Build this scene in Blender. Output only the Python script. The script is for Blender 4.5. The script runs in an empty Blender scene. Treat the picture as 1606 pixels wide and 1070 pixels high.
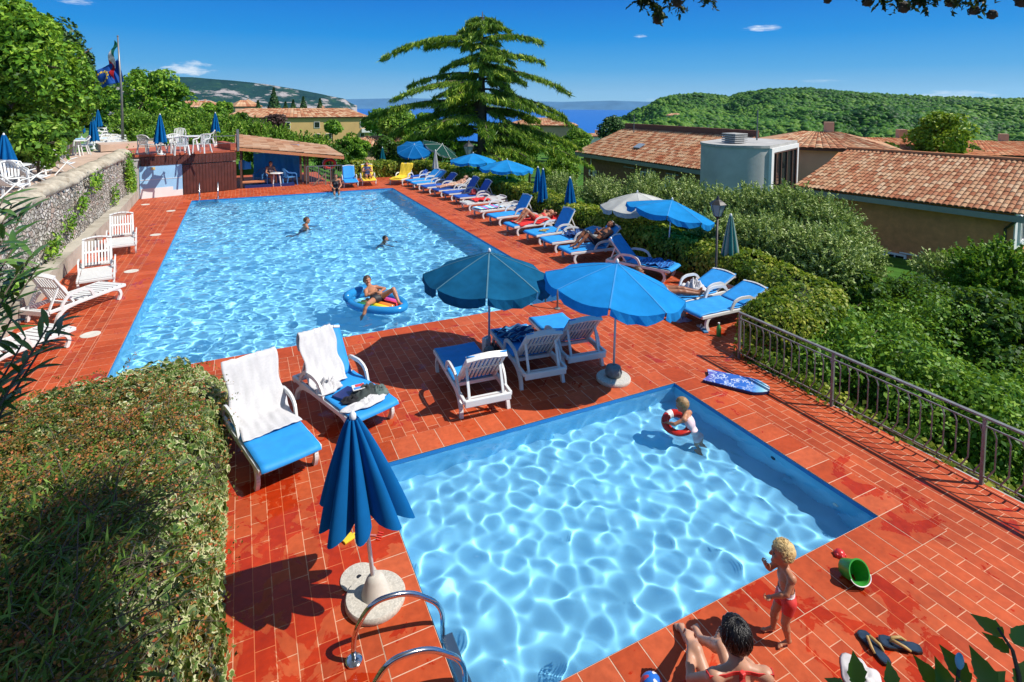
import bpy, bmesh, math, random
import numpy as np
from mathutils import Vector, Matrix, Quaternion
C = bpy.context.scene.collection
R = math.radians
PI = math.pi
random.seed(7)
rng = np.random.default_rng(7)

# ---------------------------------------------------------------- camera
CAM_Z = 4.4
PITCH, ROLL, YAW = 0.0636983670, 0.00519304358, 0.451378935
FPX, CX, CY = 877.433, 803.0, 214.305
_fw = Vector((math.sin(YAW)*math.cos(PITCH), math.cos(YAW)*math.cos(PITCH), -math.sin(PITCH)))
_r = Vector((math.cos(YAW), -math.sin(YAW), 0)); _u = _r.cross(_fw)
_r2 = _r*math.cos(ROLL) + _u*math.sin(ROLL); _u2 = -_r*math.sin(ROLL) + _u*math.cos(ROLL)
cam_data = bpy.data.cameras.new('camera'); cam = bpy.data.objects.new('camera', cam_data); C.objects.link(cam)
M4 = Matrix(((_r2.x, _u2.x, -_fw.x, 0), (_r2.y, _u2.y, -_fw.y, 0), (_r2.z, _u2.z, -_fw.z, CAM_Z), (0, 0, 0, 1)))
cam.matrix_world = M4
cam_data.sensor_fit = 'HORIZONTAL'; cam_data.sensor_width = 36.0
cam_data.lens = FPX/1606*36.0
cam_data.shift_x = 0.0
cam_data.shift_y = -(535.0-CY)/1606.0
cam_data.clip_start = 0.05; cam_data.clip_end = 60000
bpy.context.scene.camera = cam

# ---------------------------------------------------------------- light
SUN_AZ, SUN_EL = R(123.0), R(50.0)          # compass heading of the sun from +Y towards +X
sun_dir = Vector((math.sin(SUN_AZ)*math.cos(SUN_EL), math.cos(SUN_AZ)*math.cos(SUN_EL), math.sin(SUN_EL)))
sd = bpy.data.lights.new('sun', 'SUN'); sd.energy = 4.7; sd.angle = R(0.5); sd.color = (1.0, 0.955, 0.88)
sun = bpy.data.objects.new('sun', sd); C.objects.link(sun); sun.location = (0, 0, 60)
sun.rotation_euler = sun_dir.to_track_quat('Z', 'Y').to_euler()
sd.cycles.is_caustics_light = True
W = bpy.data.worlds.new('World'); bpy.context.scene.world = W; W.use_nodes = True
wt = W.node_tree
for n in list(wt.nodes): wt.nodes.remove(n)
wo = wt.nodes.new('ShaderNodeOutputWorld'); wb = wt.nodes.new('ShaderNodeBackground')
sky = wt.nodes.new('ShaderNodeTexSky'); sky.sky_type = 'NISHITA'; sky.sun_disc = False
sky.sun_elevation = SUN_EL; sky.sun_rotation = SUN_AZ
sky.altitude = 300; sky.air_density = 1.0; sky.dust_density = 0.6; sky.ozone_density = 2.5
wb.inputs[1].default_value = 0.11
# the photograph's sky is deeper and cleaner than the model's: tint by height above the horizon, with the few small clouds it shows
tcw = wt.nodes.new('ShaderNodeTexCoord'); spw = wt.nodes.new('ShaderNodeSeparateXYZ'); wt.links.new(tcw.outputs['Generated'], spw.inputs[0])
rp = wt.nodes.new('ShaderNodeValToRGB'); wt.links.new(spw.outputs[2], rp.inputs[0])
_el = rp.color_ramp.elements
for _p, _c in ((0.0, (2.0, 4.2, 6.1)), (0.012, (1.7, 3.9, 6.0)), (0.055, (0.50, 2.8, 5.7)), (0.11, (0.0, 2.0, 5.5)), (0.175, (0.0, 1.35, 4.95)), (0.32, (0.7, 2.0, 4.8)), (0.6, (1.5, 2.5, 4.6)), (1.0, (1.6, 2.5, 4.4))):
    e = _el.new(_p); e.color = (*_c, 1)
_el.remove(_el[0]); _el.remove(_el[len(_el)-1])
mw = wt.nodes.new('ShaderNodeMix'); mw.data_type = 'RGBA'; mw.inputs[0].default_value = 0.97
wt.links.new(sky.outputs[0], mw.inputs[6]); wt.links.new(rp.outputs[0], mw.inputs[7])
sky_col = mw.outputs[2]


def sky_cloud(sky_col, px, py, wx, wy, amt, seed, scale=9.0):
    d = (_r2*((px-CX)/FPX)+_u2*(-(py-CY)/FPX)+_fw).normalized()
    rt = d.cross(Vector((0, 0, 1))).normalized(); up = rt.cross(d)
    def dot(v):
        n = wt.nodes.new('ShaderNodeVectorMath'); n.operation = 'DOT_PRODUCT'; wt.links.new(tcw.outputs['Generated'], n.inputs[0]); n.inputs[1].default_value = v; return n.outputs['Value']
    def mth(op, a, b=None):
        n = wt.nodes.new('ShaderNodeMath'); n.operation = op
        for i, x in enumerate((a, b)):
            if x is None: continue
            if isinstance(x, (int, float)): n.inputs[i].default_value = x
            else: wt.links.new(x, n.inputs[i])
        return n.outputs[0]
    u = mth('MULTIPLY', dot(rt), FPX/wx); v = mth('MULTIPLY', dot(up), FPX/wy)
    cb = wt.nodes.new('ShaderNodeCombineXYZ'); wt.links.new(u, cb.inputs[0]); wt.links.new(v, cb.inputs[1]); cb.inputs[2].default_value = seed
    no = wt.nodes.new('ShaderNodeTexNoise'); wt.links.new(cb.outputs[0], no.inputs['Vector']); no.inputs['Scale'].default_value = scale; no.inputs['Detail'].default_value = 7; no.inputs['Roughness'].default_value = 0.62
    r2 = mth('ADD', mth('MULTIPLY', u, u), mth('MULTIPLY', v, v))
    f = mth('ADD', mth('SUBTRACT', 0.55, mth('MULTIPLY', r2, 0.62)), mth('MULTIPLY', mth('SUBTRACT', no.outputs[0], 0.5), 1.7))
    mr = wt.nodes.new('ShaderNodeMapRange'); wt.links.new(f, mr.inputs[0]); mr.inputs[1].default_value = 0.22; mr.inputs[2].default_value = 0.75; mr.inputs[4].default_value = amt
    fr = mth('MULTIPLY', mr.outputs[0], mth('GREATER_THAN', dot(d), 0.2))
    n = wt.nodes.new('ShaderNodeMix'); n.data_type = 'RGBA'; wt.links.new(fr, n.inputs[0]); wt.links.new(sky_col, n.inputs[6]); n.inputs[7].default_value = (6.8, 7.3, 7.8, 1)
    return n.outputs[2]


for args in ((297, 108, 42, 13, 0.95, 3.0, 1.6), (252, 116, 20, 8, 0.85, 7.0, 1.6), (1198, 44, 36, 6, 0.8, 1.0, 2.0), (120, 3, 26, 5, 0.5, 4.0, 2.0), (1500, 150, 60, 8, 0.7, 2.0, 2.2), (1285, 127, 40, 3, 0.35, 5.0, 2.0), (1005, 57, 14, 3, 0.6, 9.0, 2.0), (1030, 157, 20, 5, .4, 6., 2.)):
    sky_col = sky_cloud(sky_col, *args)
wt.links.new(sky_col, wb.inputs[0]); wt.links.new(wb.outputs[0], wo.inputs[0])
S = bpy.context.scene
S.view_settings.view_transform = 'Standard'; S.view_settings.look = 'None'
S.view_settings.exposure = 0.35; S.view_settings.gamma = 1.0
S.render.engine = 'CYCLES'
S.cycles.max_bounces = 10; S.cycles.transparent_max_bounces = 16
S.cycles.use_denoising = True
S.cycles.sample_clamp_indirect = 6.0; S.cycles.sample_clamp_direct = 0
S.cycles.caustics_reflective = True; S.cycles.caustics_refractive = True


def P(px, py, z=0.0):
    """ground position (world) that the photograph shows at a pixel, on the level z"""
    d = _r2*((px-CX)/FPX) + _u2*(-(py-CY)/FPX) + _fw
    t = (CAM_Z - z)/(-d.z)
    return Vector((d.x*t, d.y*t, z))


def PD(px, py, D):
    """point at horizontal distance D"""
    d = _r2*((px-CX)/FPX) + _u2*(-(py-CY)/FPX) + _fw
    t = D/math.hypot(d.x, d.y)
    return Vector((d.x*t, d.y*t, CAM_Z + d.z*t))
# ---------------------------------------------------------------- node helpers
def mat(name):
    m = bpy.data.materials.new(name); m.use_nodes = True
    nt = m.node_tree
    for n in list(nt.nodes): nt.nodes.remove(n)
    out = nt.nodes.new('ShaderNodeOutputMaterial')
    return m, nt, out


def N(nt, typ, ins=None, **kw):
    n = nt.nodes.new(typ)
    for k, v in kw.items(): setattr(n, k, v)
    if ins:
        for k, v in ins.items():
            if isinstance(v, bpy.types.NodeSocket): nt.links.new(v, n.inputs[k])
            else: n.inputs[k].default_value = v
    return n


def ramp(nt, fac, stops, interp='LINEAR'):
    n = nt.nodes.new('ShaderNodeValToRGB'); n.color_ramp.interpolation = interp
    e = n.color_ramp.elements
    while len(e) < len(stops): e.new(0.5)
    for k, (p, c) in enumerate(stops):
        e[k].position = p; e[k].color = (*c, 1) if len(c) == 3 else c
    nt.links.new(fac, n.inputs[0])
    return n.outputs[0]


def mix(nt, fac, a, b, blend='MIX'):
    n = nt.nodes.new('ShaderNodeMix'); n.data_type = 'RGBA'; n.blend_type = blend
    for sock, v in ((n.inputs[0], fac), (n.inputs[6], a), (n.inputs[7], b)):
        if isinstance(v, bpy.types.NodeSocket): nt.links.new(v, sock)
        else: sock.default_value = v if not isinstance(v, tuple) or len(v) == 4 else (*v, 1)
    return n.outputs[2]


def bump(nt, h, strength=0.3, dist=0.01):
    return N(nt, 'ShaderNodeBump', {'Height': h, 'Strength': strength, 'Distance': dist}).outputs[0]


def simple(name, col, rough=0.5, var=0.12, scale=6.0, bumpy=0.0, metallic=0.0, spec=0.5, sheen=0.0, trans=0.0, coat=0.0, dirt=None):
    """principled with mottled colour and optional fine bump"""
    m, nt, out = mat(name)
    tc = N(nt, 'ShaderNodeTexCoord')
    no = N(nt, 'ShaderNodeTexNoise', {'Vector': tc.outputs['Object'], 'Scale': scale, 'Detail': 5.0, 'Roughness': 0.6})
    lo = tuple(c*(1-var) for c in col); hi = tuple(min(1, c*(1+var)) for c in col)
    cc = ramp(nt, no.outputs[0], [(0.3, lo), (0.7, hi)])
    if dirt:
        n2 = N(nt, 'ShaderNodeTexNoise', {'Vector': tc.outputs['Object'], 'Scale': scale*0.35, 'Detail': 8.0, 'Roughness': 0.7})
        f = ramp(nt, n2.outputs[0], [(0.52, (0, 0, 0)), (0.72, (1, 1, 1))])
        cc = mix(nt, f, cc, dirt)
    b = N(nt, 'ShaderNodeBsdfPrincipled', {'Base Color': cc, 'Roughness': rough, 'Metallic': metallic, 'Specular IOR Level': spec})
    if sheen: b.inputs['Sheen Weight'].default_value = sheen
    if coat: b.inputs['Coat Weight'].default_value = coat
    if bumpy:
        n3 = N(nt, 'ShaderNodeTexNoise', {'Vector': tc.outputs['Object'], 'Scale': scale*8, 'Detail': 4.0})
        nt.links.new(bump(nt, n3.outputs[0], bumpy, 0.01), b.inputs['Normal'])
    sh = b.outputs[0]
    if trans:
        t = N(nt, 'ShaderNodeBsdfTranslucent', {'Color': cc})
        sh = N(nt, 'ShaderNodeMixShader', {0: trans, 1: sh, 2: t.outputs[0]}).outputs[0]
    nt.links.new(sh, out.inputs[0])
    return m


def leafmat(name, stops, trans=0.3, rough=0.5, spec=0.25, clump=0.6, cscale=0.8, gain=1.0):
    """foliage: colour per leaf (random per island) plus clumps of lighter and darker growth"""
    m, nt, out = mat(name)
    g = N(nt, 'ShaderNodeNewGeometry'); tc = N(nt, 'ShaderNodeTexCoord')
    no = N(nt, 'ShaderNodeTexNoise', {'Vector': tc.outputs['Object'], 'Scale': cscale, 'Detail': 3.0})
    a = N(nt, 'ShaderNodeMath', {0: no.outputs[0], 1: 0.5}, operation='SUBTRACT')
    a2 = N(nt, 'ShaderNodeMath', {0: a.outputs[0], 1: clump*2.0}, operation='MULTIPLY')
    f = N(nt, 'ShaderNodeMath', {0: g.outputs['Random Per Island'], 1: a2.outputs[0]}, operation='ADD')
    cc = ramp(nt, f.outputs[0], [(p_, tuple(min(.85, v_*gain) for v_ in c_)) for p_, c_ in stops])
    b = N(nt, 'ShaderNodeBsdfPrincipled', {'Base Color': cc, 'Roughness': rough, 'Specular IOR Level': spec})
    t = N(nt, 'ShaderNodeBsdfTranslucent', {'Color': mix(nt, 0.5, cc, (0.25, 0.4, 0.02, 1), 'MIX')})
    nt.links.new(N(nt, 'ShaderNodeMixShader', {0: trans, 1: b.outputs[0], 2: t.outputs[0]}).outputs[0], out.inputs[0])
    return m


# ---------------------------------------------------------------- objects
def tag(o, label=None, cat=None, group=None, kind=None):
    if label: o['label'] = label
    if cat: o['category'] = cat
    if group: o['group'] = group
    if kind: o['kind'] = kind
    return o


def thing(name, label, cat, loc=(0, 0, 0), rz=0.0, group=None, scale=1.0):
    o = bpy.data.objects.new(name, None); C.objects.link(o); o.empty_display_size = 0.2
    o.location = loc; o.rotation_euler = (0, 0, rz)
    if scale != 1.0: o.scale = (scale,)*3
    return tag(o, label, cat, group)


def kids(o): return [c for c in bpy.data.objects if c.parent == o]


def dup(root, loc=None, rz=None, label=None, group=None, skip=()):
    r = root.copy(); C.objects.link(r)
    if loc is not None: r.location = loc
    if rz is not None: r.rotation_euler = (r.rotation_euler.x, r.rotation_euler.y, rz)
    if label: r['label'] = label
    if group: r['group'] = group
    for ch in list(root.children):
        if ch.name.split('.')[0] in skip: continue
        c = ch.copy(); C.objects.link(c); c.parent = r
        for g in list(ch.children):
            d = g.copy(); C.objects.link(d); d.parent = c
    return r


class MB:
    """collects geometry and links it as one mesh object"""
    def __init__(s): s.v = []; s.f = []; s.m = []; s.k = 0; s.T = Matrix.Identity(4)

    def mesh(s, vs, fs, k=None):
        o = len(s.v); s.v += [tuple(s.T @ Vector(v)) for v in vs]
        s.f += [tuple(i+o for i in f) for f in fs]; s.m += [s.k if k is None else k]*len(fs)
        return s

    def box(s, c, d, rot=None, k=None, bev=0.0):
        x, y, z = d[0]/2, d[1]/2, d[2]/2
        if bev > 0:
            b = min(bev, x*.45, y*.45, z*.45)
            bm = bmesh.new(); bmesh.ops.create_cube(bm, size=1.0)
            bmesh.ops.scale(bm, vec=(d[0], d[1], d[2]), verts=bm.verts)
            bmesh.ops.bevel(bm, geom=list(bm.edges), offset=b, segments=2, affect='EDGES', profile=0.5)
            vs = [v.co.copy() for v in bm.verts]; bm.verts.index_update()
            fs = [tuple(v.index for v in f.verts) for f in bm.faces]; bm.free()
        else:
            vs = [Vector(p) for p in ((-x, -y, -z), (x, -y, -z), (x, y, -z), (-x, y, -z), (-x, -y, z), (x, -y, z), (x, y, z), (-x, y, z))]
            fs = [(0, 3, 2, 1), (4, 5, 6, 7), (0, 1, 5, 4), (1, 2, 6, 5), (2, 3, 7, 6), (3, 0, 4, 7)]
        if rot is not None: vs = [rot @ v for v in vs]
        c = Vector(c)
        return s.mesh([v+c for v in vs], fs, k)

    def bar(s, a, b, w, h, k=None, bev=0.0, up=(0, 0, 1)):
        """box from a to b, w wide sideways and h high"""
        a, b = Vector(a), Vector(b); d = b-a; L = d.length; y = d.normalized()
        x = y.cross(Vector(up))
        if x.length < 1e-4: x = Vector((1, 0, 0))
        x.normalize(); z = x.cross(y)
        rot = Matrix((x, y, z)).transposed()
        return s.box((a+b)/2, (w, L, h), rot, k, bev)

    def tube(s, pts, r, n=8, k=None, cap=True, closed=False):
        pts = [Vector(p) for p in pts]; L = len(pts)
        rs = r if isinstance(r, (list, tuple)) else [r]*L
        vs = []; prev = None
        for i, p in enumerate(pts):
            if closed: t = pts[(i+1) % L]-pts[i-1]
            else: t = pts[min(i+1, L-1)]-pts[max(i-1, 0)]
            t.normalize()
            if prev is None:
                a = Vector((0, 0, 1)) if abs(t.z) < 0.9 else Vector((1, 0, 0))
                x = t.cross(a).normalized()
            else:
                x = prev - t*prev.dot(t)
                x = x.normalized() if x.length > 1e-6 else t.orthogonal().normalized()
            prev = x; y = t.cross(x)
            for j in range(n):
                an = 2*PI*j/n; vs.append(p+(x*math.cos(an)+y*math.sin(an))*rs[i])
        fs = []
        for i in range(L if closed else L-1):
            for j in range(n):
                i2 = (i+1) % L
                fs.append((i*n+j, i*n+(j+1) % n, i2*n+(j+1) % n, i2*n+j))
        if cap and not closed: fs += [tuple(range(n-1, -1, -1)), tuple((L-1)*n+j for j in range(n))]
        return s.mesh(vs, fs, k)

    def lathe(s, prof, n=24, c=(0, 0, 0), k=None, cap=True):
        """prof: (radius, z) from bottom to top"""
        vs = []; c = Vector(c)
        for r, z in prof:
            for j in range(n):
                a = 2*PI*j/n; vs.append(c+Vector((r*math.cos(a), r*math.sin(a), z)))
        fs = [(i*n+j, i*n+(j+1) % n, (i+1)*n+(j+1) % n, (i+1)*n+j) for i in range(len(prof)-1) for j in range(n)]
        if cap: fs += [tuple(range(n-1, -1, -1)), tuple((len(prof)-1)*n+j for j in range(n))]
        return s.mesh(vs, fs, k)

    def prism(s, poly, z0, z1, k=None):
        n = len(poly); vs = [(x, y, z0) for x, y in poly]+[(x, y, z1) for x, y in poly]
        fs = [tuple(range(n-1, -1, -1)), tuple(range(n, 2*n))]+[(i, (i+1) % n, n+(i+1) % n, n+i) for i in range(n)]
        return s.mesh(vs, fs, k)

    def grid(s, fn, nu, nv, k=None, closed_u=False):
        """fn(u,v) with u,v in 0..1"""
        vs = [fn(i/nu, j/nv) for j in range(nv+1) for i in range(nu+1)]
        fs = [(j*(nu+1)+i, j*(nu+1)+i+1, (j+1)*(nu+1)+i+1, (j+1)*(nu+1)+i) for j in range(nv) for i in range(nu)]
        return s.mesh(vs, fs, k)

    def ball(s, c, r, k=None, nu=16, nv=10, rot=None):
        r = (r, r, r) if isinstance(r, (int, float)) else r
        c = Vector(c); vs = [Vector((0, 0, -r[2]))]
        for j in range(1, nv):
            ph = -PI/2+PI*j/nv
            for i in range(nu):
                a = 2*PI*i/nu; vs.append(Vector((r[0]*math.cos(ph)*math.cos(a), r[1]*math.cos(ph)*math.sin(a), r[2]*math.sin(ph))))
        vs.append(Vector((0, 0, r[2]))); L = len(vs)-1
        if rot is not None: vs = [rot @ v for v in vs]
        fs = [(0, 1+(i+1) % nu, 1+i) for i in range(nu)]
        for j in range(nv-2):
            for i in range(nu):
                a = 1+j*nu; fs.append((a+i, a+(i+1) % nu, a+nu+(i+1) % nu, a+nu+i))
        a = 1+(nv-2)*nu
        fs += [(a+i, a+(i+1) % nu, L) for i in range(nu)]
        return s.mesh([v+c for v in vs], fs, k)

    def build(s, name, m, parent=None, smooth=False, loc=None, solid=0.0, angle=None):
        me = bpy.data.meshes.new(name); me.from_pydata(s.v, [], s.f); me.update()
        ms = m if isinstance(m, (list, tuple)) else [m]
        for q in ms: me.materials.append(q)
        if len(ms) > 1: me.polygons.foreach_set('material_index', s.m)
        if smooth: me.polygons.foreach_set('use_smooth', [True]*len(me.polygons))
        if angle is not None:
            me.polygons.foreach_set('use_smooth', [True]*len(me.polygons)); me.set_sharp_from_angle(angle=R(angle))
        o = bpy.data.objects.new(name, me); C.objects.link(o)
        if parent is not None: o.parent = parent
        if loc is not None: o.location = loc
        if solid:
            md = o.modifiers.new('solid', 'SOLIDIFY'); md.thickness = solid; md.offset = 0
        return o


def np_mesh(name, V, F, m, parent=None, smooth=False):
    """V (n,3) float, F (k,4|3) int"""
    me = bpy.data.meshes.new(name); nf, w = F.shape
    me.vertices.add(len(V)); me.vertices.foreach_set('co', np.ascontiguousarray(V, dtype=np.float32).ravel())
    me.loops.add(nf*w); me.loops.foreach_set('vertex_index', np.ascontiguousarray(F, dtype=np.int32).ravel())
    me.polygons.add(nf); me.polygons.foreach_set('loop_start', np.arange(0, nf*w, w, dtype=np.int32))
    if smooth: me.polygons.foreach_set('use_smooth', np.ones(nf, dtype=bool))
    me.update(calc_edges=True)
    for q in (m if isinstance(m, (list, tuple)) else [m]): me.materials.append(q)
    o = bpy.data.objects.new(name, me); C.objects.link(o)
    if parent is not None: o.parent = parent
    return o


def unit(v): return v/np.maximum(np.linalg.norm(v, axis=-1, keepdims=True), 1e-9)


def leaves(pos, nrm, size, aspect=0.55, fold=0.25, axis=None, seed=0, jit=0.5):
    """diamond leaves (two folded triangles as one quad) at pos with normals nrm; returns V,F"""
    g = np.random.default_rng(seed); n = len(pos)
    nr = unit(nrm+g.normal(0, jit, (n, 3)))
    a = g.normal(0, 1, (n, 3)) if axis is None else axis+g.normal(0, 0.25, (n, 3))
    t = unit(a-nr*np.sum(a*nr, 1, keepdims=True)); b = np.cross(nr, t)
    s = (size*g.uniform(0.7, 1.3, n))[:, None] if np.isscalar(size) else (size*g.uniform(0.7, 1.3, n))[:, None]
    p0 = pos-t*s*0.5; p2 = pos+t*s*0.5-nr*s*0.12
    p1 = pos+b*s*aspect*0.5+nr*s*fold*0.3-t*s*0.08; p3 = pos-b*s*aspect*0.5+nr*s*fold*0.3-t*s*0.08
    V = np.stack([p0, p1, p2, p3], 1).reshape(-1, 3); F = np.arange(4*n).reshape(n, 4)
    return V, F


def vnoise(p, seed=0, octaves=3):
    """cheap smooth value noise on (n,3) points, about -1..1"""
    out = np.zeros(len(p)); amp = 1.0; tot = 0; f = 1.0
    for o in range(octaves):
        q = p*f+seed*17.3+o*5.1; i = np.floor(q).astype(np.int64); u = q-i; u = u*u*(3-2*u); r = 0
        for dx in (0, 1):
            for dy in (0, 1):
                for dz in (0, 1):
                    h = ((i[:, 0]+dx)*374761393+(i[:, 1]+dy)*668265263+(i[:, 2]+dz)*2147483647+seed*144665) & 0x7fffffff
                    h = (h ^ (h >> 13))*1274126177 & 0x7fffffff; h = h ^ (h >> 16)
                    w = (u[:, 0] if dx else 1-u[:, 0])*(u[:, 1] if dy else 1-u[:, 1])*(u[:, 2] if dz else 1-u[:, 2])
                    r = r+w*((h & 0xffff)/32767.5-1)
        out += amp*r; tot += amp; amp *= 0.5; f *= 2.03
    return out/tot
# ================================================================ THE SETTING
# main pool x -2.0..6.8, y 10.49..27.7 ; small pool x 1.36..6.02, y 3.41..6.53
MX0, MX1, MY0, MY1 = -2.01, 6.79, 10.47, 27.72
SX0, SX1, SY0, SY1 = 1.36, 6.02, 3.41, 6.535
WATER = -0.062


def tile_material():
    m, nt, out = mat('terracotta_paving')
    tc = N(nt, 'ShaderNodeTexCoord'); sep = N(nt, 'ShaderNodeSeparateXYZ', {0: tc.outputs['Object']})
    uv = N(nt, 'ShaderNodeCombineXYZ', {0: sep.outputs[1], 1: sep.outputs[0]})
    br = N(nt, 'ShaderNodeTexBrick', {'Vector': uv.outputs[0], 'Color1': (0.48, 0.086, 0.026, 1), 'Color2': (0.35, 0.050, 0.014, 1), 'Mortar': (0.62, 0.33, 0.20, 1),
                                      'Scale': 1.0, 'Mortar Size': 0.0038, 'Mortar Smooth': 0.15, 'Bias': 0.0, 'Brick Width': 0.30, 'Row Height': 0.155}, offset=0.5, offset_frequency=2)
    return finish_tile(m, nt, out, tc, br)


def finish_tile(m, nt, out, tc, br):
    n1 = N(nt, 'ShaderNodeTexNoise', {'Vector': tc.outputs['Object'], 'Scale': 1.1, 'Detail': 6.0, 'Roughness': 0.65})
    n2 = N(nt, 'ShaderNodeTexNoise', {'Vector': tc.outputs['Object'], 'Scale': 14.0, 'Detail': 5.0})
    c = mix(nt, 0.75, br.outputs[0], ramp(nt, n1.outputs[0], [(0.3, (0.72, 0.66, 0.62)), (0.5, (1, 1, 1)), (0.7, (1.22, 1.2, 1.25))]), 'MULTIPLY')
    c = mix(nt, 0.6, c, ramp(nt, n2.outputs[0], [(0.35, (0.82, 0.8, 0.8)), (0.65, (1.12, 1.12, 1.12))]), 'MULTIPLY')
    # splashes and trodden water: blotches, most of them around the two pools and in the near corner
    sep = N(nt, 'ShaderNodeSeparateXYZ', {0: tc.outputs['Object']})
    n3 = N(nt, 'ShaderNodeTexNoise', {'Vector': tc.outputs['Object'], 'Scale': 2.3, 'Detail': 5.0, 'Roughness': 0.62, 'Distortion': 0.6})

    def near(cx, cy, rx, ry, amt):
        a = N(nt, 'ShaderNodeMath', {0: sep.outputs[0], 1: cx}, operation='SUBTRACT'); a = N(nt, 'ShaderNodeMath', {0: a.outputs[0], 1: 1/rx}, operation='MULTIPLY')
        b = N(nt, 'ShaderNodeMath', {0: sep.outputs[1], 1: cy}, operation='SUBTRACT'); b = N(nt, 'ShaderNodeMath', {0: b.outputs[0], 1: 1/ry}, operation='MULTIPLY')
        a = N(nt, 'ShaderNodeMath', {0: a.outputs[0], 1: a.outputs[0]}, operation='MULTIPLY'); b = N(nt, 'ShaderNodeMath', {0: b.outputs[0], 1: b.outputs[0]}, operation='MULTIPLY')
        d = N(nt, 'ShaderNodeMath', {0: a.outputs[0], 1: b.outputs[0]}, operation='ADD')
        e = N(nt, 'ShaderNodeMapRange', {0: d.outputs[0], 1: 0.0, 2: 1.0, 3: amt, 4: 0.0}, interpolation_type='SMOOTHSTEP')
        return e.outputs[0]
    acc = None
    for z in ((4.3, 2.6, 1.5, 1.1, 0.135), (0.4, 5.3, 1.2, 2.4, 0.17), (-2.9, 16, 1.0, 9.0, 0.05), (7.6, 18, 1.1, 8.0, 0.05), (6.4, 3.4, 0.7, 1.2, 0.11), (1.4, 7.6, 1.2, 0.7, 0.12), (4.0, 9.9, 3, .7, .05), (2.2, 2.7, 1.5, .8, .12)):
        q = near(*z)
        acc = q if acc is None else N(nt, 'ShaderNodeMath', {0: acc, 1: q}, operation='MAXIMUM').outputs[0]
    w = N(nt, 'ShaderNodeMath', {0: n3.outputs[0], 1: acc}, operation='ADD')
    wet = ramp(nt, w.outputs[0], [(0.622, (0, 0, 0)), (0.645, (1, 1, 1))])
    n4 = N(nt, 'ShaderNodeTexNoise', {'Vector': tc.outputs['Object'], 'Scale': 7.5, 'Detail': 3.0, 'Roughness': 0.5})
    drops = ramp(nt, n4.outputs[0], [(0.70, (0, 0, 0)), (0.72, (1, 1, 1))])
    wet2 = mix(nt, 1.0, wet, drops, 'LIGHTEN')
    c2 = mix(nt, wet2, c, mix(nt, 1.0, c, (0.90, 0.42, 0.25, 1), 'MULTIPLY'))
    h = N(nt, 'ShaderNodeMath', {0: br.outputs['Fac'], 1: -1.0}, operation='MULTIPLY')
    h2 = N(nt, 'ShaderNodeMath', {0: h.outputs[0], 1: n2.outputs[0]}, operation='ADD')
    rr = ramp(nt, wet2, [(0, (0.62, 0.62, 0.62)), (1, (0.16, 0.16, 0.16))])
    b = N(nt, 'ShaderNodeBsdfPrincipled', {'Base Color': c2, 'Roughness': rr, 'Specular IOR Level': 0.22, 'Normal': bump(nt, h2.outputs[0], 0.35, 0.006)})
    nt.links.new(b.outputs[0], out.inputs[0])
    return m


def coping_material():
    """tiles separated per piece: colour varies with each tile"""
    m, nt, out = mat('terracotta_coping')
    tc = N(nt, 'ShaderNodeTexCoord'); g = N(nt, 'ShaderNodeNewGeometry')
    col = ramp(nt, g.outputs['Random Per Island'], [(0, (0.38, 0.052, 0.013)), (0.5, (0.46, 0.075, 0.021)), (1, (0.50, 0.10, 0.036))])
    br = N(nt, 'ShaderNodeMix', data_type='RGBA'); br.inputs[0].default_value = 0.0
    nt.links.new(col, br.inputs[6]); br.inputs[7].default_value = (1, 1, 1, 1)

    class F:  # same interface as the brick node
        outputs = {0: br.outputs[2], 'Fac': N(nt, 'ShaderNodeValue').outputs[0]}
    return finish_tile(m, nt, out, tc, F)


M_TILE = tile_material(); M_COPING = coping_material()
M_GROUT = simple('pale_grout', (0.60, 0.40, 0.28), 0.9, 0.2, 20)

# deck outline, counter-clockwise; the right side follows the railing, then the hedge
deck_outline = [(-4.05, -1.0), (7.66, -1.0), (7.66, 6.6), (10.2, 6.8), (11.0, 7.6), (11.2, 10.0), (11.2, 13.0), (11.0, 17.0), (11.2, 20.0), (11.2, 24.0), (10.9, 27.5), (10.2, 31.0), (8.6, 32.9), (5.0, 32.9), (4.6, 31.4), (-0.25, 30.75), (-0.25, 34.5), (-4.35, 34.5), (-4.35, 30.0)]


def polygon_with_holes(name, outer, holes, z, m):
    bm = bmesh.new(); edges = []
    for loop in [outer]+holes:
        vs = [bm.verts.new((x, y, z)) for x, y in loop]
        edges += [bm.edges.new((vs[i], vs[(i+1) % len(vs)])) for i in range(len(vs))]
    bmesh.ops.triangle_fill(bm, use_beauty=True, use_dissolve=False, edges=edges)
    for f in bm.faces:
        f.normal_update()
        if f.normal.z < 0: f.normal_flip()
    me = bpy.data.meshes.new(name); bm.to_mesh(me); bm.free(); me.materials.append(m)
    o = bpy.data.objects.new(name, me); C.objects.link(o); return o


CW = 0.43
hole_m = [(MX0-CW, MY0-CW), (MX1+CW, MY0-CW), (MX1+CW, MY1+CW), (MX0-CW, MY1+CW)]
hole_s = [(SX0-CW, SY0-CW), (SX1+CW, SY0-CW), (SX1+CW, SY1+CW), (SX0-CW, SY1+CW)]
deck = tag(polygon_with_holes('deck', deck_outline, [hole_m, hole_s], 0.0, M_TILE), 'terracotta brick paving laid around the two swimming pools', kind='structure')


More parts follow.
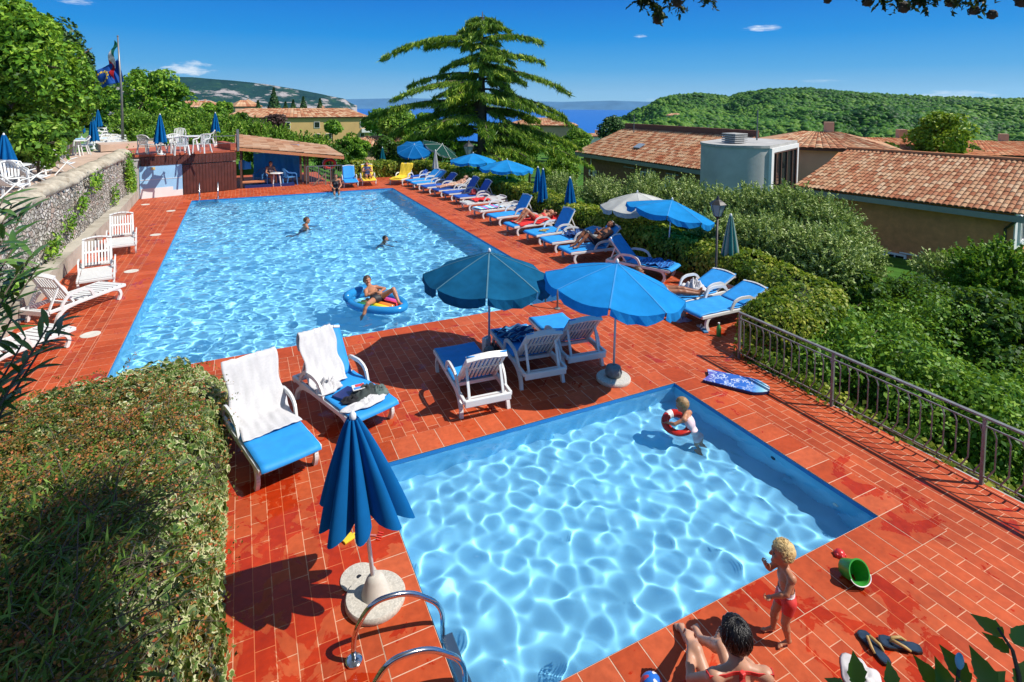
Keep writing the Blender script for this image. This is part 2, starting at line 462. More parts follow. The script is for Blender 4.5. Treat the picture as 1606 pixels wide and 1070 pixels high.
def coping(name, x0, x1, y0, y1, label):
    mb = MB(); g = 0.010; w = CW
    def tile(ax, ay, bx, by):
        z1 = 0.004
        mb.mesh([(ax+g/2, ay+g/2, z1), (bx-g/2, ay+g/2, z1), (bx-g/2, by-g/2, z1), (ax+g/2, by-g/2, z1), (ax+g/2, ay+g/2, -.03), (bx-g/2, ay+g/2, -.03), (bx-g/2, by-g/2, -.03), (ax+g/2, by-g/2, -.03)],
                [(0, 1, 2, 3), (4, 5, 1, 0), (5, 6, 2, 1), (6, 7, 3, 2), (7, 4, 0, 3)])
    nx = round((x1-x0)/0.30); ny = round((y1-y0)/0.285)
    for (ya, yb) in ((y0-w, y0), (y1, y1+w)):
        for i in range(nx): tile(x0+(x1-x0)*i/nx, ya, x0+(x1-x0)*(i+1)/nx, yb)
        tile(x0-w, ya, x0, yb); tile(x1, ya, x1+w, yb)
    for (xa, xb) in ((x0-w, x0), (x1, x1+w)):
        for i in range(ny): tile(xa, y0+(y1-y0)*i/ny, xb, y0+(y1-y0)*(i+1)/ny)
    o = mb.build(name, M_COPING); tag(o, label, kind='structure')
    gb = MB(); z = 0.0018; e = 0.0
    for r in ((x0-w, y0-w, x1+w, y0), (x0-w, y1, x1+w, y1+w), (x0-w, y0, x0, y1), (x1, y0, x1+w, y1)):
        gb.mesh([(r[0], r[1], z), (r[2], r[1], z), (r[2], r[3], z), (r[0], r[3], z)], [(0, 1, 2, 3)])
    gb.build(name+'_bed', M_GROUT)['kind'] = 'structure'
    return o


coping('main_pool_coping', MX0, MX1, MY0, MY1, 'row of large square terracotta edge tiles around the big pool')
coping('small_pool_coping', SX0, SX1, SY0, SY1, 'row of large square terracotta edge tiles around the children pool')


def liner_material(name, col, joint, size):
    m, nt, out = mat(name)
    tc = N(nt, 'ShaderNodeTexCoord')
    no = N(nt, 'ShaderNodeTexNoise', {'Vector': tc.outputs['Object'], 'Scale': 1.6, 'Detail': 4.0})
    c = ramp(nt, no.outputs[0], [(0.3, tuple(v*0.9 for v in col)), (0.7, tuple(min(1, v*1.08) for v in col))])
    nt.links.new(N(nt, 'ShaderNodeBsdfDiffuse', {'Color': c}).outputs[0], out.inputs[0])
    return m


M_LINER_S = liner_material('pale_blue_liner', (0.22, 0.57, 0.80), 0, 0)
M_LINER_M = liner_material('blue_liner', (0.26, 0.66, 0.88), 0, 0)
M_BAND = simple('blue_edge_band', (0.02, 0.20, 0.52), 0.35, 0.1, 3)
M_BLACK = simple('black_gasket', (0.01, 0.012, 0.016), 0.6)


def basin(name, x0, x1, y0, y1, depth, m, label):
    mb = MB(); zt = -0.032
    vs = [(x0, y0, -depth), (x1, y0, -depth), (x1, y1, -depth), (x0, y1, -depth), (x0, y0, zt), (x1, y0, zt), (x1, y1, zt), (x0, y1, zt)]
    mb.mesh(vs, [(0, 1, 2, 3), (0, 4, 5, 1), (1, 5, 6, 2), (2, 6, 7, 3), (3, 7, 4, 0)])
    o = mb.build(name, m); tag(o, label, kind='structure'); o.cycles.is_caustics_receiver = True
    b = MB(); e = 0.006; zb = -0.052; za = -0.002
    b.mesh([(x0+e, y0+e, zb), (x1-e, y0+e, zb), (x1-e, y1-e, zb), (x0+e, y1-e, zb), (x0+e, y0+e, za), (x1-e, y0+e, za), (x1-e, y1-e, za), (x0+e, y1-e, za)],
           [(0, 4, 5, 1), (1, 5, 6, 2), (2, 6, 7, 3), (3, 7, 4, 0)])
    b.build(name+'_edge_band', M_BAND)['kind'] = 'structure'
    return o


basin('small_pool_basin', SX0, SX1, SY0, SY1, 0.50, M_LINER_S, 'pale blue walls and floor of the children pool')
basin('main_pool_basin', MX0, MX1, MY0, MY1, 1.0, M_LINER_M, 'blue walls and floor of the big swimming pool')


def water_material(name, tint):
    m, nt, out = mat(name)
    b = N(nt, 'ShaderNodeBsdfGlass', {'Color': (1, 1, 1, 1), 'Roughness': 0.0, 'IOR': 1.33})
    nt.links.new(b.outputs[0], out.inputs[0])
    if tint:
        v = N(nt, 'ShaderNodeVolumeAbsorption', {'Color': tint[:3]+(1,), 'Density': tint[3]})
        nt.links.new(v.outputs[0], out.inputs[1])
    return m


def waves(X, Y, lams, rms, seed, patches=None):
    g = np.random.default_rng(seed); Z = np.zeros_like(X)
    for l in lams:
        th = g.uniform(0, 2*PI); k = 2*PI/l; ph = g.uniform(0, 2*PI)
        Z += l**1.35*np.cos(k*(X*math.cos(th)+Y*math.sin(th))+ph+0.6*np.sin(0.9*X+1.3*Y+ph))
    Z *= rms/Z.std()
    return Z


def water_surface(name, x0, x1, y0, y1, step, lams, rms, seed, m, label):
    nx, ny = int((x1-x0)/step), int((y1-y0)/step)
    X, Y = np.meshgrid(np.linspace(x0+.001, x1-.001, nx+1), np.linspace(y0+.001, y1-.001, ny+1))
    Z = WATER+waves(X, Y, lams, rms, seed)
    V = np.stack([X, Y, Z], -1).reshape(-1, 3)
    i = np.arange(nx*ny); a = (i//nx)*(nx+1)+i % nx
    F = np.stack([a, a+1, a+nx+2, a+nx+1], 1)
    o = np_mesh(name, V, F, m, smooth=True); tag(o, label, kind='structure')
    o.cycles.is_caustics_caster = True
    return o


g0 = np.random.default_rng(5)
water_surface('small_pool_water', SX0, SX1, SY0, SY1, 0.013, g0.uniform(0.15, 0.46, 70), 0.0063, 11, water_material('clear_water', None), 'clear rippled water of the children pool')
water_surface('main_pool_water', MX0, MX1, MY0, MY1, 0.036, g0.uniform(0.13, 0.50, 70), 0.0066, 12, water_material('pool_water', None), 'blue rippled water of the big swimming pool')
# ---------------------------------------------------------------- land, hills, lake
def ground_material():
    m, nt, out = mat('meadow_ground')
    tc = N(nt, 'ShaderNodeTexCoord')
    n1 = N(nt, 'ShaderNodeTexNoise', {'Vector': tc.outputs['Object'], 'Scale': 0.02, 'Detail': 8.0, 'Roughness': 0.65})
    n2 = N(nt, 'ShaderNodeTexNoise', {'Vector': tc.outputs['Object'], 'Scale': 1.6, 'Detail': 6.0})
    c = ramp(nt, n1.outputs[0], [(0.3, (0.03, 0.085, 0.012)), (0.5, (0.06, 0.16, 0.02)), (0.65, (0.13, 0.22, 0.035)), (0.75, (0.25, 0.21, 0.08))])
    c = mix(nt, 0.7, c, ramp(nt, n2.outputs[0], [(0.3, (0.55, 0.6, 0.5)), (0.7, (1.3, 1.25, 1.2))]), 'MULTIPLY')
    b = N(nt, 'ShaderNodeBsdfPrincipled', {'Base Color': c, 'Roughness': 0.9, 'Specular IOR Level': 0.1, 'Normal': bump(nt, n2.outputs[0], 0.6, 0.2)})
    nt.links.new(b.outputs[0], out.inputs[0]); return m


def lerp_tab(x, tab):
    return np.interp(x, [a for a, b in tab], [b for a, b in tab])


def land_z(X, Y):
    """height of the ground: low right of the deck, a terrace to the left, falling away to the lake"""
    D = np.hypot(X, Y)
    z = lerp_tab(D, [(0, -2.6), (30, -3.2), (45, -3.6), (100, -8), (200, -14), (350, -22), (600, -40), (1000, -75), (1600, -152), (9000, -170)])
    # left of the pools the slope is higher
    left = 1/(1+np.exp(np.clip((X+0.5-0.02*Y+np.clip((34-Y)*3, -8, 40)*0)/1.2, -40, 40)))
    far_left = np.clip((D-30)/60, 0, 1)
    up = lerp_tab(D, [(0, 1.5), (40, 1.5), (70, 1.7), (120, 0.0), (300, -8), (700, -30), (1600, -152), (9000, -170)])
    ang = np.degrees(np.arctan2(X, np.maximum(Y, 1e-3)))
    w = 1/(1+np.exp(np.clip((ang-6)/4.0, -40, 40)))*np.clip((D-33)/10, 0, 1)
    z = z*(1-w)+up*w
    inside = (X < -4.75) & (D < 60)
    z = np.where(inside, 1.55, z)
    pit = (X > -4.76) & (X < 14) & (Y < 34.6) & (Y > -4)
    z = np.where(pit, np.minimum(z, -2.6), z)
    return z


rad = np.concatenate([np.arange(0.5, 60, 1.0), np.geomspace(60, 9000, 90)])
ang = np.radians(np.concatenate([np.arange(-60, 110.1, 0.8), np.arange(118, 300, 8)]))
A, Dg = np.meshgrid(ang, rad)
X, Y = Dg*np.sin(A), Dg*np.cos(A); Z = land_z(X, Y)+0.15*vnoise(np.stack([X*.05, Y*.05, X*0], -1).reshape(-1, 3), 3).reshape(X.shape)*np.clip(Dg/60, 0, 4)
na, nr = len(ang), len(rad); V = np.stack([X, Y, Z], -1).reshape(-1, 3)
i = np.arange((na-1)*(nr-1)); a = (i//(na-1))*na+i % (na-1)
F = np.stack([a, a+1, a+na+1, a+na], 1)
last = np.arange(nr-1)*na
F = np.concatenate([F, np.stack([last+na-1, last, last+na, last+2*na-1], 1)])[:, ::-1]
tag(np_mesh('ground', V, F, ground_material(), smooth=True), 'green slope that falls away from the pool terrace', kind='structure')

m, nt, out = mat('lake_water')
tc = N(nt, 'ShaderNodeTexCoord')
n1 = N(nt, 'ShaderNodeTexNoise', {'Vector': tc.outputs['Object'], 'Scale': 0.02, 'Detail': 5.0})
b = N(nt, 'ShaderNodeBsdfPrincipled', {'Base Color': (0.002, 0.11, 0.44, 1), 'Roughness': 0.35, 'Specular IOR Level': 0.25, 'Normal': bump(nt, n1.outputs[0], 0.5, 6.0)})
nt.links.new(b.outputs[0], out.inputs[0])
LAKE_Z = -150
mb = MB(); mb.prism([(-6000, 900), (9000, -500), (16000, 12000), (2000, 17000), (-7000, 13000)], LAKE_Z-0.5, LAKE_Z)
tag(mb.build('lake', m), 'wide blue lake beyond the roofs', kind='structure')


def hill_mesh(name, sky_px, D_ridge, z_foot, D_foot, nd, m, rough, seed, back=400, shape=0.8, fold=0.0):
    """hill whose ridge passes over the given pixels at distance D_ridge and whose slope runs down to D_foot"""
    xs = np.linspace(sky_px[0][0], sky_px[-1][0], 170)
    ys = np.interp(xs, [a for a, b in sky_px], [b for a, b in sky_px])
    ts = np.linspace(0, 1, nd); rows = []
    for x, y in zip(xs, ys):
        top = PD(x, y, D_ridge); dx, dy = top.x/D_ridge, top.y/D_ridge
        col = [(dx*(D_ridge+back), dy*(D_ridge+back), z_foot)]
        for t in ts:
            Dd = D_ridge+(D_foot-D_ridge)*t
            col.append((dx*Dd, dy*Dd, top.z+(z_foot-top.z)*(t**shape)))
        rows.append(col)
    V = np.array(rows); nx, nn = V.shape[0], V.shape[1]
    n = vnoise(V.reshape(-1, 3)*np.array([1, 1, .3])/(D_ridge*0.11), seed, 4).reshape(nx, nn)
    n2 = vnoise(V.reshape(-1, 3)*np.array([1, 1, .3])/(D_ridge*0.028), seed+5, 3).reshape(nx, nn)
    fade = np.concatenate([[0, 0.08], np.clip(ts[1:]*4, 0.08, 1)])
    V[:, :, 2] += (n*fold+n2*rough)*fade[None, :]
    i = np.arange((nx-1)*(nn-1)); a = (i//(nn-1))*nn+i % (nn-1)
    F = np.stack([a, a+1, a+nn+1, a+nn], 1)
    o = np_mesh(name, V.reshape(-1, 3), F, m, smooth=True); o['kind'] = 'structure'
    return o, V


def hill_material(name, stops, scale, rock=None):
    m, nt, out = mat(name)
    tc = N(nt, 'ShaderNodeTexCoord')
    n1 = N(nt, 'ShaderNodeTexNoise', {'Vector': tc.outputs['Object'], 'Scale': scale, 'Detail': 9.0, 'Roughness': 0.72})
    c = ramp(nt, n1.outputs[0], stops)
    if rock:
        mp = N(nt, 'ShaderNodeMapping', {'Vector': tc.outputs['Object'], 'Scale': (0.5, 0.5, 1.8)})
        n2 = N(nt, 'ShaderNodeTexNoise', {'Vector': mp.outputs[0], 'Scale': scale*0.9, 'Detail': 8.0, 'Roughness': 0.7})
        sp = N(nt, 'ShaderNodeSeparateXYZ', {0: tc.outputs['Object']})
        hgt = N(nt, 'ShaderNodeMapRange', {0: sp.outputs[2], 1: rock[1], 2: rock[2], 3: 0.11, 4: -0.10})
        s = N(nt, 'ShaderNodeMath', {0: n2.outputs[0], 1: hgt.outputs[0]}, operation='ADD')
        f = ramp(nt, s.outputs[0], [(0.55, (0, 0, 0)), (0.60, (1, 1, 1))])
        c = mix(nt, f, c, rock[0])
    b = N(nt, 'ShaderNodeBsdfPrincipled', {'Base Color': c, 'Roughness': 0.95, 'Specular IOR Level': 0.0, 'Normal': bump(nt, n1.outputs[0], 0.9, 1.0/scale*0.25)})
    nt.links.new(b.outputs[0], out.inputs[0]); return m


M_MOUNT = hill_material('hazy_mountain_slope', [(0.3, (0.008, 0.035, 0.05)), (0.55, (0.018, 0.06, 0.06)), (0.75, (0.045, 0.11, 0.06))], 0.016, ((0.36, 0.33, 0.33, 1), -90, 190))  # blue of the distance haze is mixed into the slope colours
o, _ = hill_mesh('mountain', [(60, 124), (150, 122), (240, 120), (300, 121), (350, 125), (420, 132), (470, 141), (510, 149), (540, 155), (552, 163), (560, 166)], 2600, -160, 1500, 60, M_MOUNT, 22, 4, shape=0.75, fold=45)
tag(o, 'long wooded mountain ridge with pale rock faces')
M_FAR = simple('far_coast', (0.06, 0.16, 0.30), 1.0, 0.15, 0.002, spec=0.0)
o, _ = hill_mesh('far_coast', [(540, 156), (640, 154), (760, 157), (880, 160), (960, 158), (1060, 161), (1200, 163)], 11000, -160, 10200, 8, M_FAR, 30, 9, shape=1.0)
tag(o, 'pale far shore across the lake')
M_HILL = hill_material('hill_slope', [(0.3, (0.012, 0.06, 0.008)), (0.5, (0.03, 0.11, 0.012)), (0.7, (0.06, 0.17, 0.02))], 0.06)
HILL_PX = [(960, 198), (985, 190), (1010, 179), (1030, 163), (1040, 156), (1060, 151), (1100, 148), (1130, 151), (1142, 154), (1160, 148), (1200, 143), (1265, 140), (1300, 144), (1340, 149), (1400, 152), (1500, 155), (1606, 159), (1760, 165)]
o, HV = hill_mesh('hill', HILL_PX, 900, -30, 330, 60, M_HILL, 6, 21, shape=1.0, fold=26)
tag(o, 'long green wooded hill behind the tiled roofs')

# the wood on the hill: small rounded crowns, one mass nobody would count
icoV = []; _bm = bmesh.new(); bmesh.ops.create_icosphere(_bm, subdivisions=1, radius=1.0)
_bm.verts.index_update(); icoV = np.array([v.co[:] for v in _bm.verts]); icoF = np.array([[v.index for v in f.verts] for f in _bm.faces]); _bm.free()


def crowns(name, pts, size, m, seed, squash=0.8):
    g = np.random.default_rng(seed); n = len(pts)
    s = size*np.exp(g.normal(0, .28, (n, 1, 1))).clip(.45, 1.6)
    vv = icoV[None]*s*g.uniform(0.55, 1.4, (n, len(icoV), 1))*np.array([1, 1, squash])
    V = (vv+pts[:, None, :]+np.array([0, 0, 0.35])*s).reshape(-1, 3)
    F = (icoF[None]+(np.arange(n)*len(icoV))[:, None, None]).reshape(-1, 3)
    return np_mesh(name, V, F, m, smooth=False)


g = np.random.default_rng(3)
nx, nn = HV.shape[:2]; u = g.uniform(0, nx-1.01, 85000); v = 1+g.uniform(0, 1, 85000)**0.8*(nn-2.01)
iu, iv = u.astype(int), v.astype(int); fu, fv = (u-iu)[:, None], (v-iv)[:, None]
pts = (HV[iu, iv]*(1-fu)+HV[iu+1, iv]*fu)*(1-fv)+(HV[iu, iv+1]*(1-fu)+HV[iu+1, iv+1]*fu)*fv
M_FOREST = leafmat('hill_wood', [(0.0, (0.012, 0.05, 0.010)), (0.35, (0.03, 0.10, 0.012)), (0.7, (0.06, 0.155, 0.018)), (1.0, (0.11, 0.21, 0.03))], trans=0.0, clump=1.1, cscale=0.012, spec=0.1)
dist = np.hypot(pts[:, 0], pts[:, 1])
dens = vnoise(pts/60.0, 8); keep = dens > -0.45
keep &= ~((dens < -0.1) & (dist < 480))
o = crowns('hill_wood', pts[keep], 2.35, M_FOREST, 5); tag(o, 'dense green wood that covers the long hill', kind='stuff')
# dark conifers along the ridge
# ================================================================ WALLS AND BUILDINGS
def tile_mat(name, stops):
    m, nt, out = mat(name)
    g = N(nt, 'ShaderNodeNewGeometry'); tc = N(nt, 'ShaderNodeTexCoord')
    n1 = N(nt, 'ShaderNodeTexNoise', {'Vector': tc.outputs['Object'], 'Scale': 0.5, 'Detail': 4.0})
    n2 = N(nt, 'ShaderNodeTexNoise', {'Vector': tc.outputs['Object'], 'Scale': 18.0, 'Detail': 3.0})
    c = ramp(nt, g.outputs['Random Per Island'], stops)
    c = mix(nt, ramp(nt, n1.outputs[0], [(0.55, (0, 0, 0)), (0.75, (0.7, 0.7, 0.7))]), c, mix(nt, 1.0, c, (0.95, 0.6, 0.45, 1), 'MULTIPLY'))
    c = mix(nt, 0.5, c, ramp(nt, n2.outputs[0], [(0.35, (0.75, 0.75, 0.75)), (0.65, (1.15, 1.15, 1.15))]), 'MULTIPLY')
    b = N(nt, 'ShaderNodeBsdfPrincipled', {'Base Color': c, 'Roughness': 0.85, 'Specular IOR Level': 0.2})
    nt.links.new(b.outputs[0], out.inputs[0]); return m


M_ROOF = tile_mat('clay_roof_tile', [(0, (0.30, 0.10, 0.045)), (0.3, (0.42, 0.19, 0.10)), (0.6, (0.50, 0.29, 0.16)), (0.85, (0.56, 0.38, 0.24)), (1, (0.38, 0.13, 0.06))])
M_ROOF_RED = tile_mat('red_roof_tile', [(0, (0.42, 0.12, 0.05)), (0.5, (0.52, 0.20, 0.09)), (1, (0.55, 0.30, 0.16))])
M_CONC = simple('weathered_concrete', (0.40, 0.39, 0.37), 0.9, 0.18, 1.4, 0.3, dirt=(0.20, 0.21, 0.21, 1))
M_PLASTER_BR = simple('brown_plaster', (0.60, 0.235, 0.09), 0.95, 0.18, 3.0, 0.3)
M_PLASTER_YE = simple('yellow_plaster', (0.62, 0.40, 0.16), 0.95, 0.08, 0.6)
M_PLASTER_PK = simple('pink_plaster', (0.55, 0.34, 0.22), 0.95, 0.08, 1.0)
M_DKBROWN = simple('dark_brown_fascia', (0.10, 0.045, 0.03), 0.8, 0.1, 3)
M_FASCIA = simple('grey_green_fascia', (0.23, 0.25, 0.22), 0.7, 0.12, 3)
M_WHITEP = simple('white_paint', (0.75, 0.75, 0.73), 0.5, 0.05, 4)
M_GLASSD = simple('dark_window_glass', (0.012, 0.016, 0.02), 0.05, 0.2, 2, spec=0.8)
M_METAL_DK = simple('dark_iron', (0.045, 0.042, 0.04), 0.45, 0.25, 9, 0.15, metallic=0.3)
M_METAL_GR = simple('grey_painted_steel', (0.20, 0.20, 0.20), 0.4, 0.15, 9, metallic=0.4)
M_STEEL = simple('polished_steel', (0.62, 0.63, 0.65), 0.13, 0.05, 5, metallic=1.0)
M_WOOD_DK = simple('dark_red_wood', (0.085, 0.022, 0.014), 0.55, 0.3, 3, 0.2)
M_WOOD_GR = simple('weathered_wood', (0.22, 0.16, 0.12), 0.85, 0.25, 3, 0.2)


def roof_tiles(name, a, b, c, d, m, parent, w=0.23, l=0.36, thick=0.05):
    """barrel tiles on the slope a-b (eave), c-d above (c over b, d over a); every tile its own island"""
    a, b, c, d = map(Vector, (a, b, c, d)); mb = MB()
    nc = max(2, round((b-a).length/w)); nr = max(2, round((d-a).length/l))
    nrm = (b-a).cross(d-a).normalized()
    if nrm.z < 0: nrm = -nrm
    def at(u, v): return (a*(1-u)+b*u)*(1-v)+(d*(1-u)+c*u)*v
    base = [at(0, 0)-nrm*.02, at(1, 0)-nrm*.02, at(1, 1)-nrm*.02, at(0, 1)-nrm*.02]
    for i in range(nc):
        for j in range(nr):
            vs = []; k = 5; jit = random.uniform(-.008, .008)
            for e, (v, lift) in enumerate(((j/nr, 0.022), ((j+1.12)/nr, 0.0))):
                for q in range(k):
                    t = q/(k-1); u = (i+0.04+0.92*t)/nc
                    vs.append(at(u, min(v, 1.0))+nrm*(lift+jit+thick*math.sin(PI*t)*(1.0 if e == 0 else .85)))
            fs = [(q, q+1, k+q+1, k+q) for q in range(k-1)]
            vs += [at((i+.04)/nc, j/nr)-nrm*.0]; fs.append(tuple(range(k-1, -1, -1)))
            mb.mesh(vs[:10], fs)
    o = mb.build(name, m, parent)
    MBb = MB().mesh(base, [(0, 1, 2, 3)]); MBb.build('roof_deck', M_DKBROWN, o)
    return o


def window(parent, c, u, w, h, frame=M_WHITEP, shutter=None, depth=0.08, mull=True):
    """window in a wall through c, running along the horizontal direction u; n points out of the wall"""
    u = Vector(u).normalized(); n = Vector((u.y, -u.x, 0)); c = Vector(c); z = Vector((0, 0, 1))
    f = MB(); t = 0.09
    for s in (-1, 1):
        f.bar(c+u*s*(w/2-t/2)-z*h/2, c+u*s*(w/2-t/2)+z*h/2, t, depth*2, up=n)
        f.bar(c-u*(w/2-t)+z*s*(h/2-t/2), c+u*(w/2-t)+z*s*(h/2-t/2), depth*2-.01, t)
    fr = f.build('window', frame, parent)
    p = MB(); p.bar(c-u*(w/2-t)+n*0.012, c+u*(w/2-t)+n*0.012, 0.02, h-2*t); p.build('pane', M_GLASSD, fr)
    if mull:
        q = MB(); q.bar(c-z*(h/2-t)+n*.03, c+z*(h/2-t)+n*.03, .05, .04, up=n); q.build('mullion', frame, fr)
    return fr


# ---------------------------------------------------------------- rubble wall on the left
def rubble_material():
    m, nt, out = mat('rubble_stone')
    tc = N(nt, 'ShaderNodeTexCoord')
    n0 = N(nt, 'ShaderNodeTexNoise', {'Vector': tc.outputs['Object'], 'Scale': 3.0, 'Detail': 3.0})
    vv = N(nt, 'ShaderNodeMix', data_type='VECTOR'); vv.inputs[0].default_value = 0.08
    nt.links.new(tc.outputs['Object'], vv.inputs[4]); nt.links.new(n0.outputs['Color'], vv.inputs[5])
    mp = N(nt, 'ShaderNodeMapping', {'Vector': vv.outputs[1], 'Scale': (1, 1.0, 1.45)})
    v1 = N(nt, 'ShaderNodeTexVoronoi', {'Vector': mp.outputs[0], 'Scale': 7.5, 'Randomness': 1.0})
    v2 = N(nt, 'ShaderNodeTexVoronoi', {'Vector': mp.outputs[0], 'Scale': 7.5, 'Randomness': 1.0}, feature='DISTANCE_TO_EDGE')
    hs = N(nt, 'ShaderNodeSeparateColor', {0: v1.outputs['Color']})
    stone = ramp(nt, hs.outputs[0], [(0, (0.28, 0.25, 0.21)), (0.35, (0.46, 0.42, 0.36)), (0.6, (0.56, 0.53, 0.48)), (0.8, (0.40, 0.30, 0.24)), (1, (0.62, 0.60, 0.56))])
    n2 = N(nt, 'ShaderNodeTexNoise', {'Vector': tc.outputs['Object'], 'Scale': 22.0, 'Detail': 5.0})
    stone = mix(nt, 0.7, stone, ramp(nt, n2.outputs[0], [(0.3, (0.7, 0.7, 0.7)), (0.7, (1.2, 1.2, 1.2))]), 'MULTIPLY')
    n3 = N(nt, 'ShaderNodeTexNoise', {'Vector': tc.outputs['Object'], 'Scale': 0.7, 'Detail': 5.0})
    joint = ramp(nt, v2.outputs[0], [(0.012, (1, 1, 1)), (0.05, (0, 0, 0))])
    mortar = ramp(nt, n3.outputs[0], [(0.35, (0.16, 0.14, 0.11)), (0.6, (0.40, 0.37, 0.31))])
    c = mix(nt, joint, stone, mortar)
    moss = ramp(nt, N(nt, 'ShaderNodeTexNoise', {'Vector': tc.outputs['Object'], 'Scale': 1.5, 'Detail': 8.0, 'Roughness': 0.7}).outputs[0], [(0.60, (0, 0, 0)), (0.68, (1, 1, 1))])
    c = mix(nt, moss, c, (0.07, 0.10, 0.02, 1))
    hgt = ramp(nt, v2.outputs[0], [(0.0, (0, 0, 0)), (0.16, (1, 1, 1))])
    b = N(nt, 'ShaderNodeBsdfPrincipled', {'Base Color': c, 'Roughness': 0.95, 'Specular IOR Level': 0.1, 'Normal': bump(nt, hgt, 1.0, 0.07)})
    nt.links.new(b.outputs[0], out.inputs[0]); return m


M_RUBBLE = rubble_material()
M_BOULDER = simple('coping_stone', (0.42, 0.37, 0.29), 0.95, 0.3, 5.0, 0.6, dirt=(0.20, 0.15, 0.10, 1))
wall = thing('stone_wall', 'long rubble stone retaining wall with rounded coping beside the white loungers', 'wall', (-4.35, 0, 0))
g = np.random.default_rng(9)
ny, nz = 620, 44
yy, zz = np.meshgrid(np.linspace(-1, 29.6, ny+1), np.linspace(0, 1.98, nz+1))
pp = np.stack([yy*0, yy, zz], -1).reshape(-1, 3)
xx = vnoise(pp*4.0, 2, 3).reshape(yy.shape)*0.07+vnoise(pp*0.5, 6, 2).reshape(yy.shape)*0.10-0.05*zz
V = np.stack([xx, yy, zz], -1).reshape(-1, 3)
i = np.arange(ny*nz); a = (i//ny)*(ny+1)+i % ny
F = np.stack([a, a+1, a+ny+2, a+ny+1], 1)
nb = len(V); Vb = V.copy(); Vb[:, 0] = -0.55
top = np.arange(ny)+nz*(ny+1)
F2 = np.stack([top, top+1, top+1+nb, top+nb], 1)
endc = np.arange(nz)*(ny+1)+ny
F3 = np.stack([endc, endc+nb, endc+nb+ny+1, endc+ny+1], 1)
np_mesh('rubble_face', np.concatenate([V, Vb]), np.concatenate([F, F2, F3]), M_RUBBLE, wall)
mb = MB(); y = 8.0
while y < 29.3:
    w = random.uniform(0.28, 0.5)
    bmv = MB(); rx = random.uniform(.30, .36)
    mb.ball((-0.27+random.uniform(-.04, .04), y+w/2, 2.0+random.uniform(-.02, .05)), (rx, w*0.53, random.uniform(.14, .22)), nu=10, nv=7, rot=Matrix.Rotation(random.uniform(-.15, .15), 3, 'X'))
    y += w
mb.build('coping_stone', M_BOULDER, wall, smooth=True)
mb = MB()
mb.prism([(0.0, -1), (0.36, -1), (0.40, 10), (0.32, 18), (0.36, 24), (0.22, 29.2), (0.0, 29.2)], 0.0, 0.42)
mb.build('concrete_footing', simple('mossy_concrete', (0.42, 0.38, 0.31), 0.95, 0.22, 1.3, 0.5, dirt=(0.16, 0.13, 0.08, 1)), wall)

# upper terrace beside the wall
M_PAVE = simple('pinkish_terrace_paving', (0.52, 0.38, 0.29), 0.9, 0.14, 1.4, 0.2, dirt=(0.40, 0.28, 0.20, 1))
mb = MB(); mb.prism([(-14, 4), (-4.92, 4), (-4.92, 29.5), (-4.72, 31.5), (-5.0, 33.2), (-14, 31.0)], 1.5, 1.86)
tag(mb.build('terrace', M_PAVE), 'pinkish paved terrace above the stone wall', kind='structure')


def path_material():
    m, nt, out = mat('crazy_paving')
    tc = N(nt, 'ShaderNodeTexCoord')
    v1 = N(nt, 'ShaderNodeTexVoronoi', {'Vector': tc.outputs['Object'], 'Scale': 1.5}); v2 = N(nt, 'ShaderNodeTexVoronoi', {'Vector': tc.outputs['Object'], 'Scale': 1.5}, feature='DISTANCE_TO_EDGE')
    s = N(nt, 'ShaderNodeSeparateColor', {0: v1.outputs['Color']})
    c = mix(nt, ramp(nt, v2.outputs[0], [(0.03, (1, 1, 1)), (0.07, (0, 0, 0))]), ramp(nt, s.outputs[0], [(0, (0.45, 0.36, 0.25)), (1, (0.62, 0.54, 0.40))]), (0.14, 0.20, 0.04, 1))
    nt.links.new(N(nt, 'ShaderNodeBsdfPrincipled', {'Base Color': c, 'Roughness': 0.9}).outputs[0], out.inputs[0]); return m


mb = MB(); mb.prism([(-6.4, 31.6), (-5.0, 33.0), (-5.6, 37.0), (-7.0, 47.0), (-8.6, 56.5), (-10.2, 56.0), (-8.6, 46.0), (-7.0, 37.0)], 1.5, 1.80)
tag(mb.build('path', path_material()), 'stone paved path leading from the terrace past the flagpole', kind='structure')
M_LAWN = simple('lawn', (0.09, 0.20, 0.025), 0.95, 0.3, 2.5, 0.6)
mb = MB(); mb.prism([(-13, 30.5), (-4.6, 32.0), (-4.6, 60), (-13, 60)], 1.4, 1.70)
tag(mb.build('lawn', M_LAWN), 'strip of lawn along the stone path', kind='structure')

# ---------------------------------------------------------------- bar below the tiled terrace
A = Vector((-4.12, 29.15, 0)); B = Vector((-0.25, 30.35, 0)); U = (B-A).normalized(); NB = Vector((-U.y, U.x, 0))
LB = (B-A).length
bar = thing('bar_building', 'flat roofed pool bar of dark red boards with a tiled terrace on top', 'building', A, math.atan2(U.y, U.x))
mb = MB(); mb.box((LB/2, 2.3, 0.92), (LB-.02, 4.4, 1.84)); mb.build('wall', simple('bar_plaster', (0.45, 0.40, 0.34), 0.9, 0.2, 2), bar)
mb = MB()
n = 17
for i in range(n):
    x = 1.72+(LB-1.75)*(i+.5)/n; mb.box((x, -0.05, 0.70), ((LB-1.75)/n-.012, .06, 1.36))
for i in range(26): mb.box((0.10+(LB-.12)*(i+.5)/26, -0.06, 1.63), ((LB-.12)/26-.01, .07, .40))
mb.build('board_cladding', M_WOOD_DK, bar)
mb = MB()
M_TILED = simple('terrace_tile', (0.40, 0.085, 0.035), 0.6, 0.25, 4.0)
mb.box((LB/2+.02, 2.3, 1.90), (LB+.25, 4.75, .10)); mb.build('roof_terrace', M_TILED, bar)
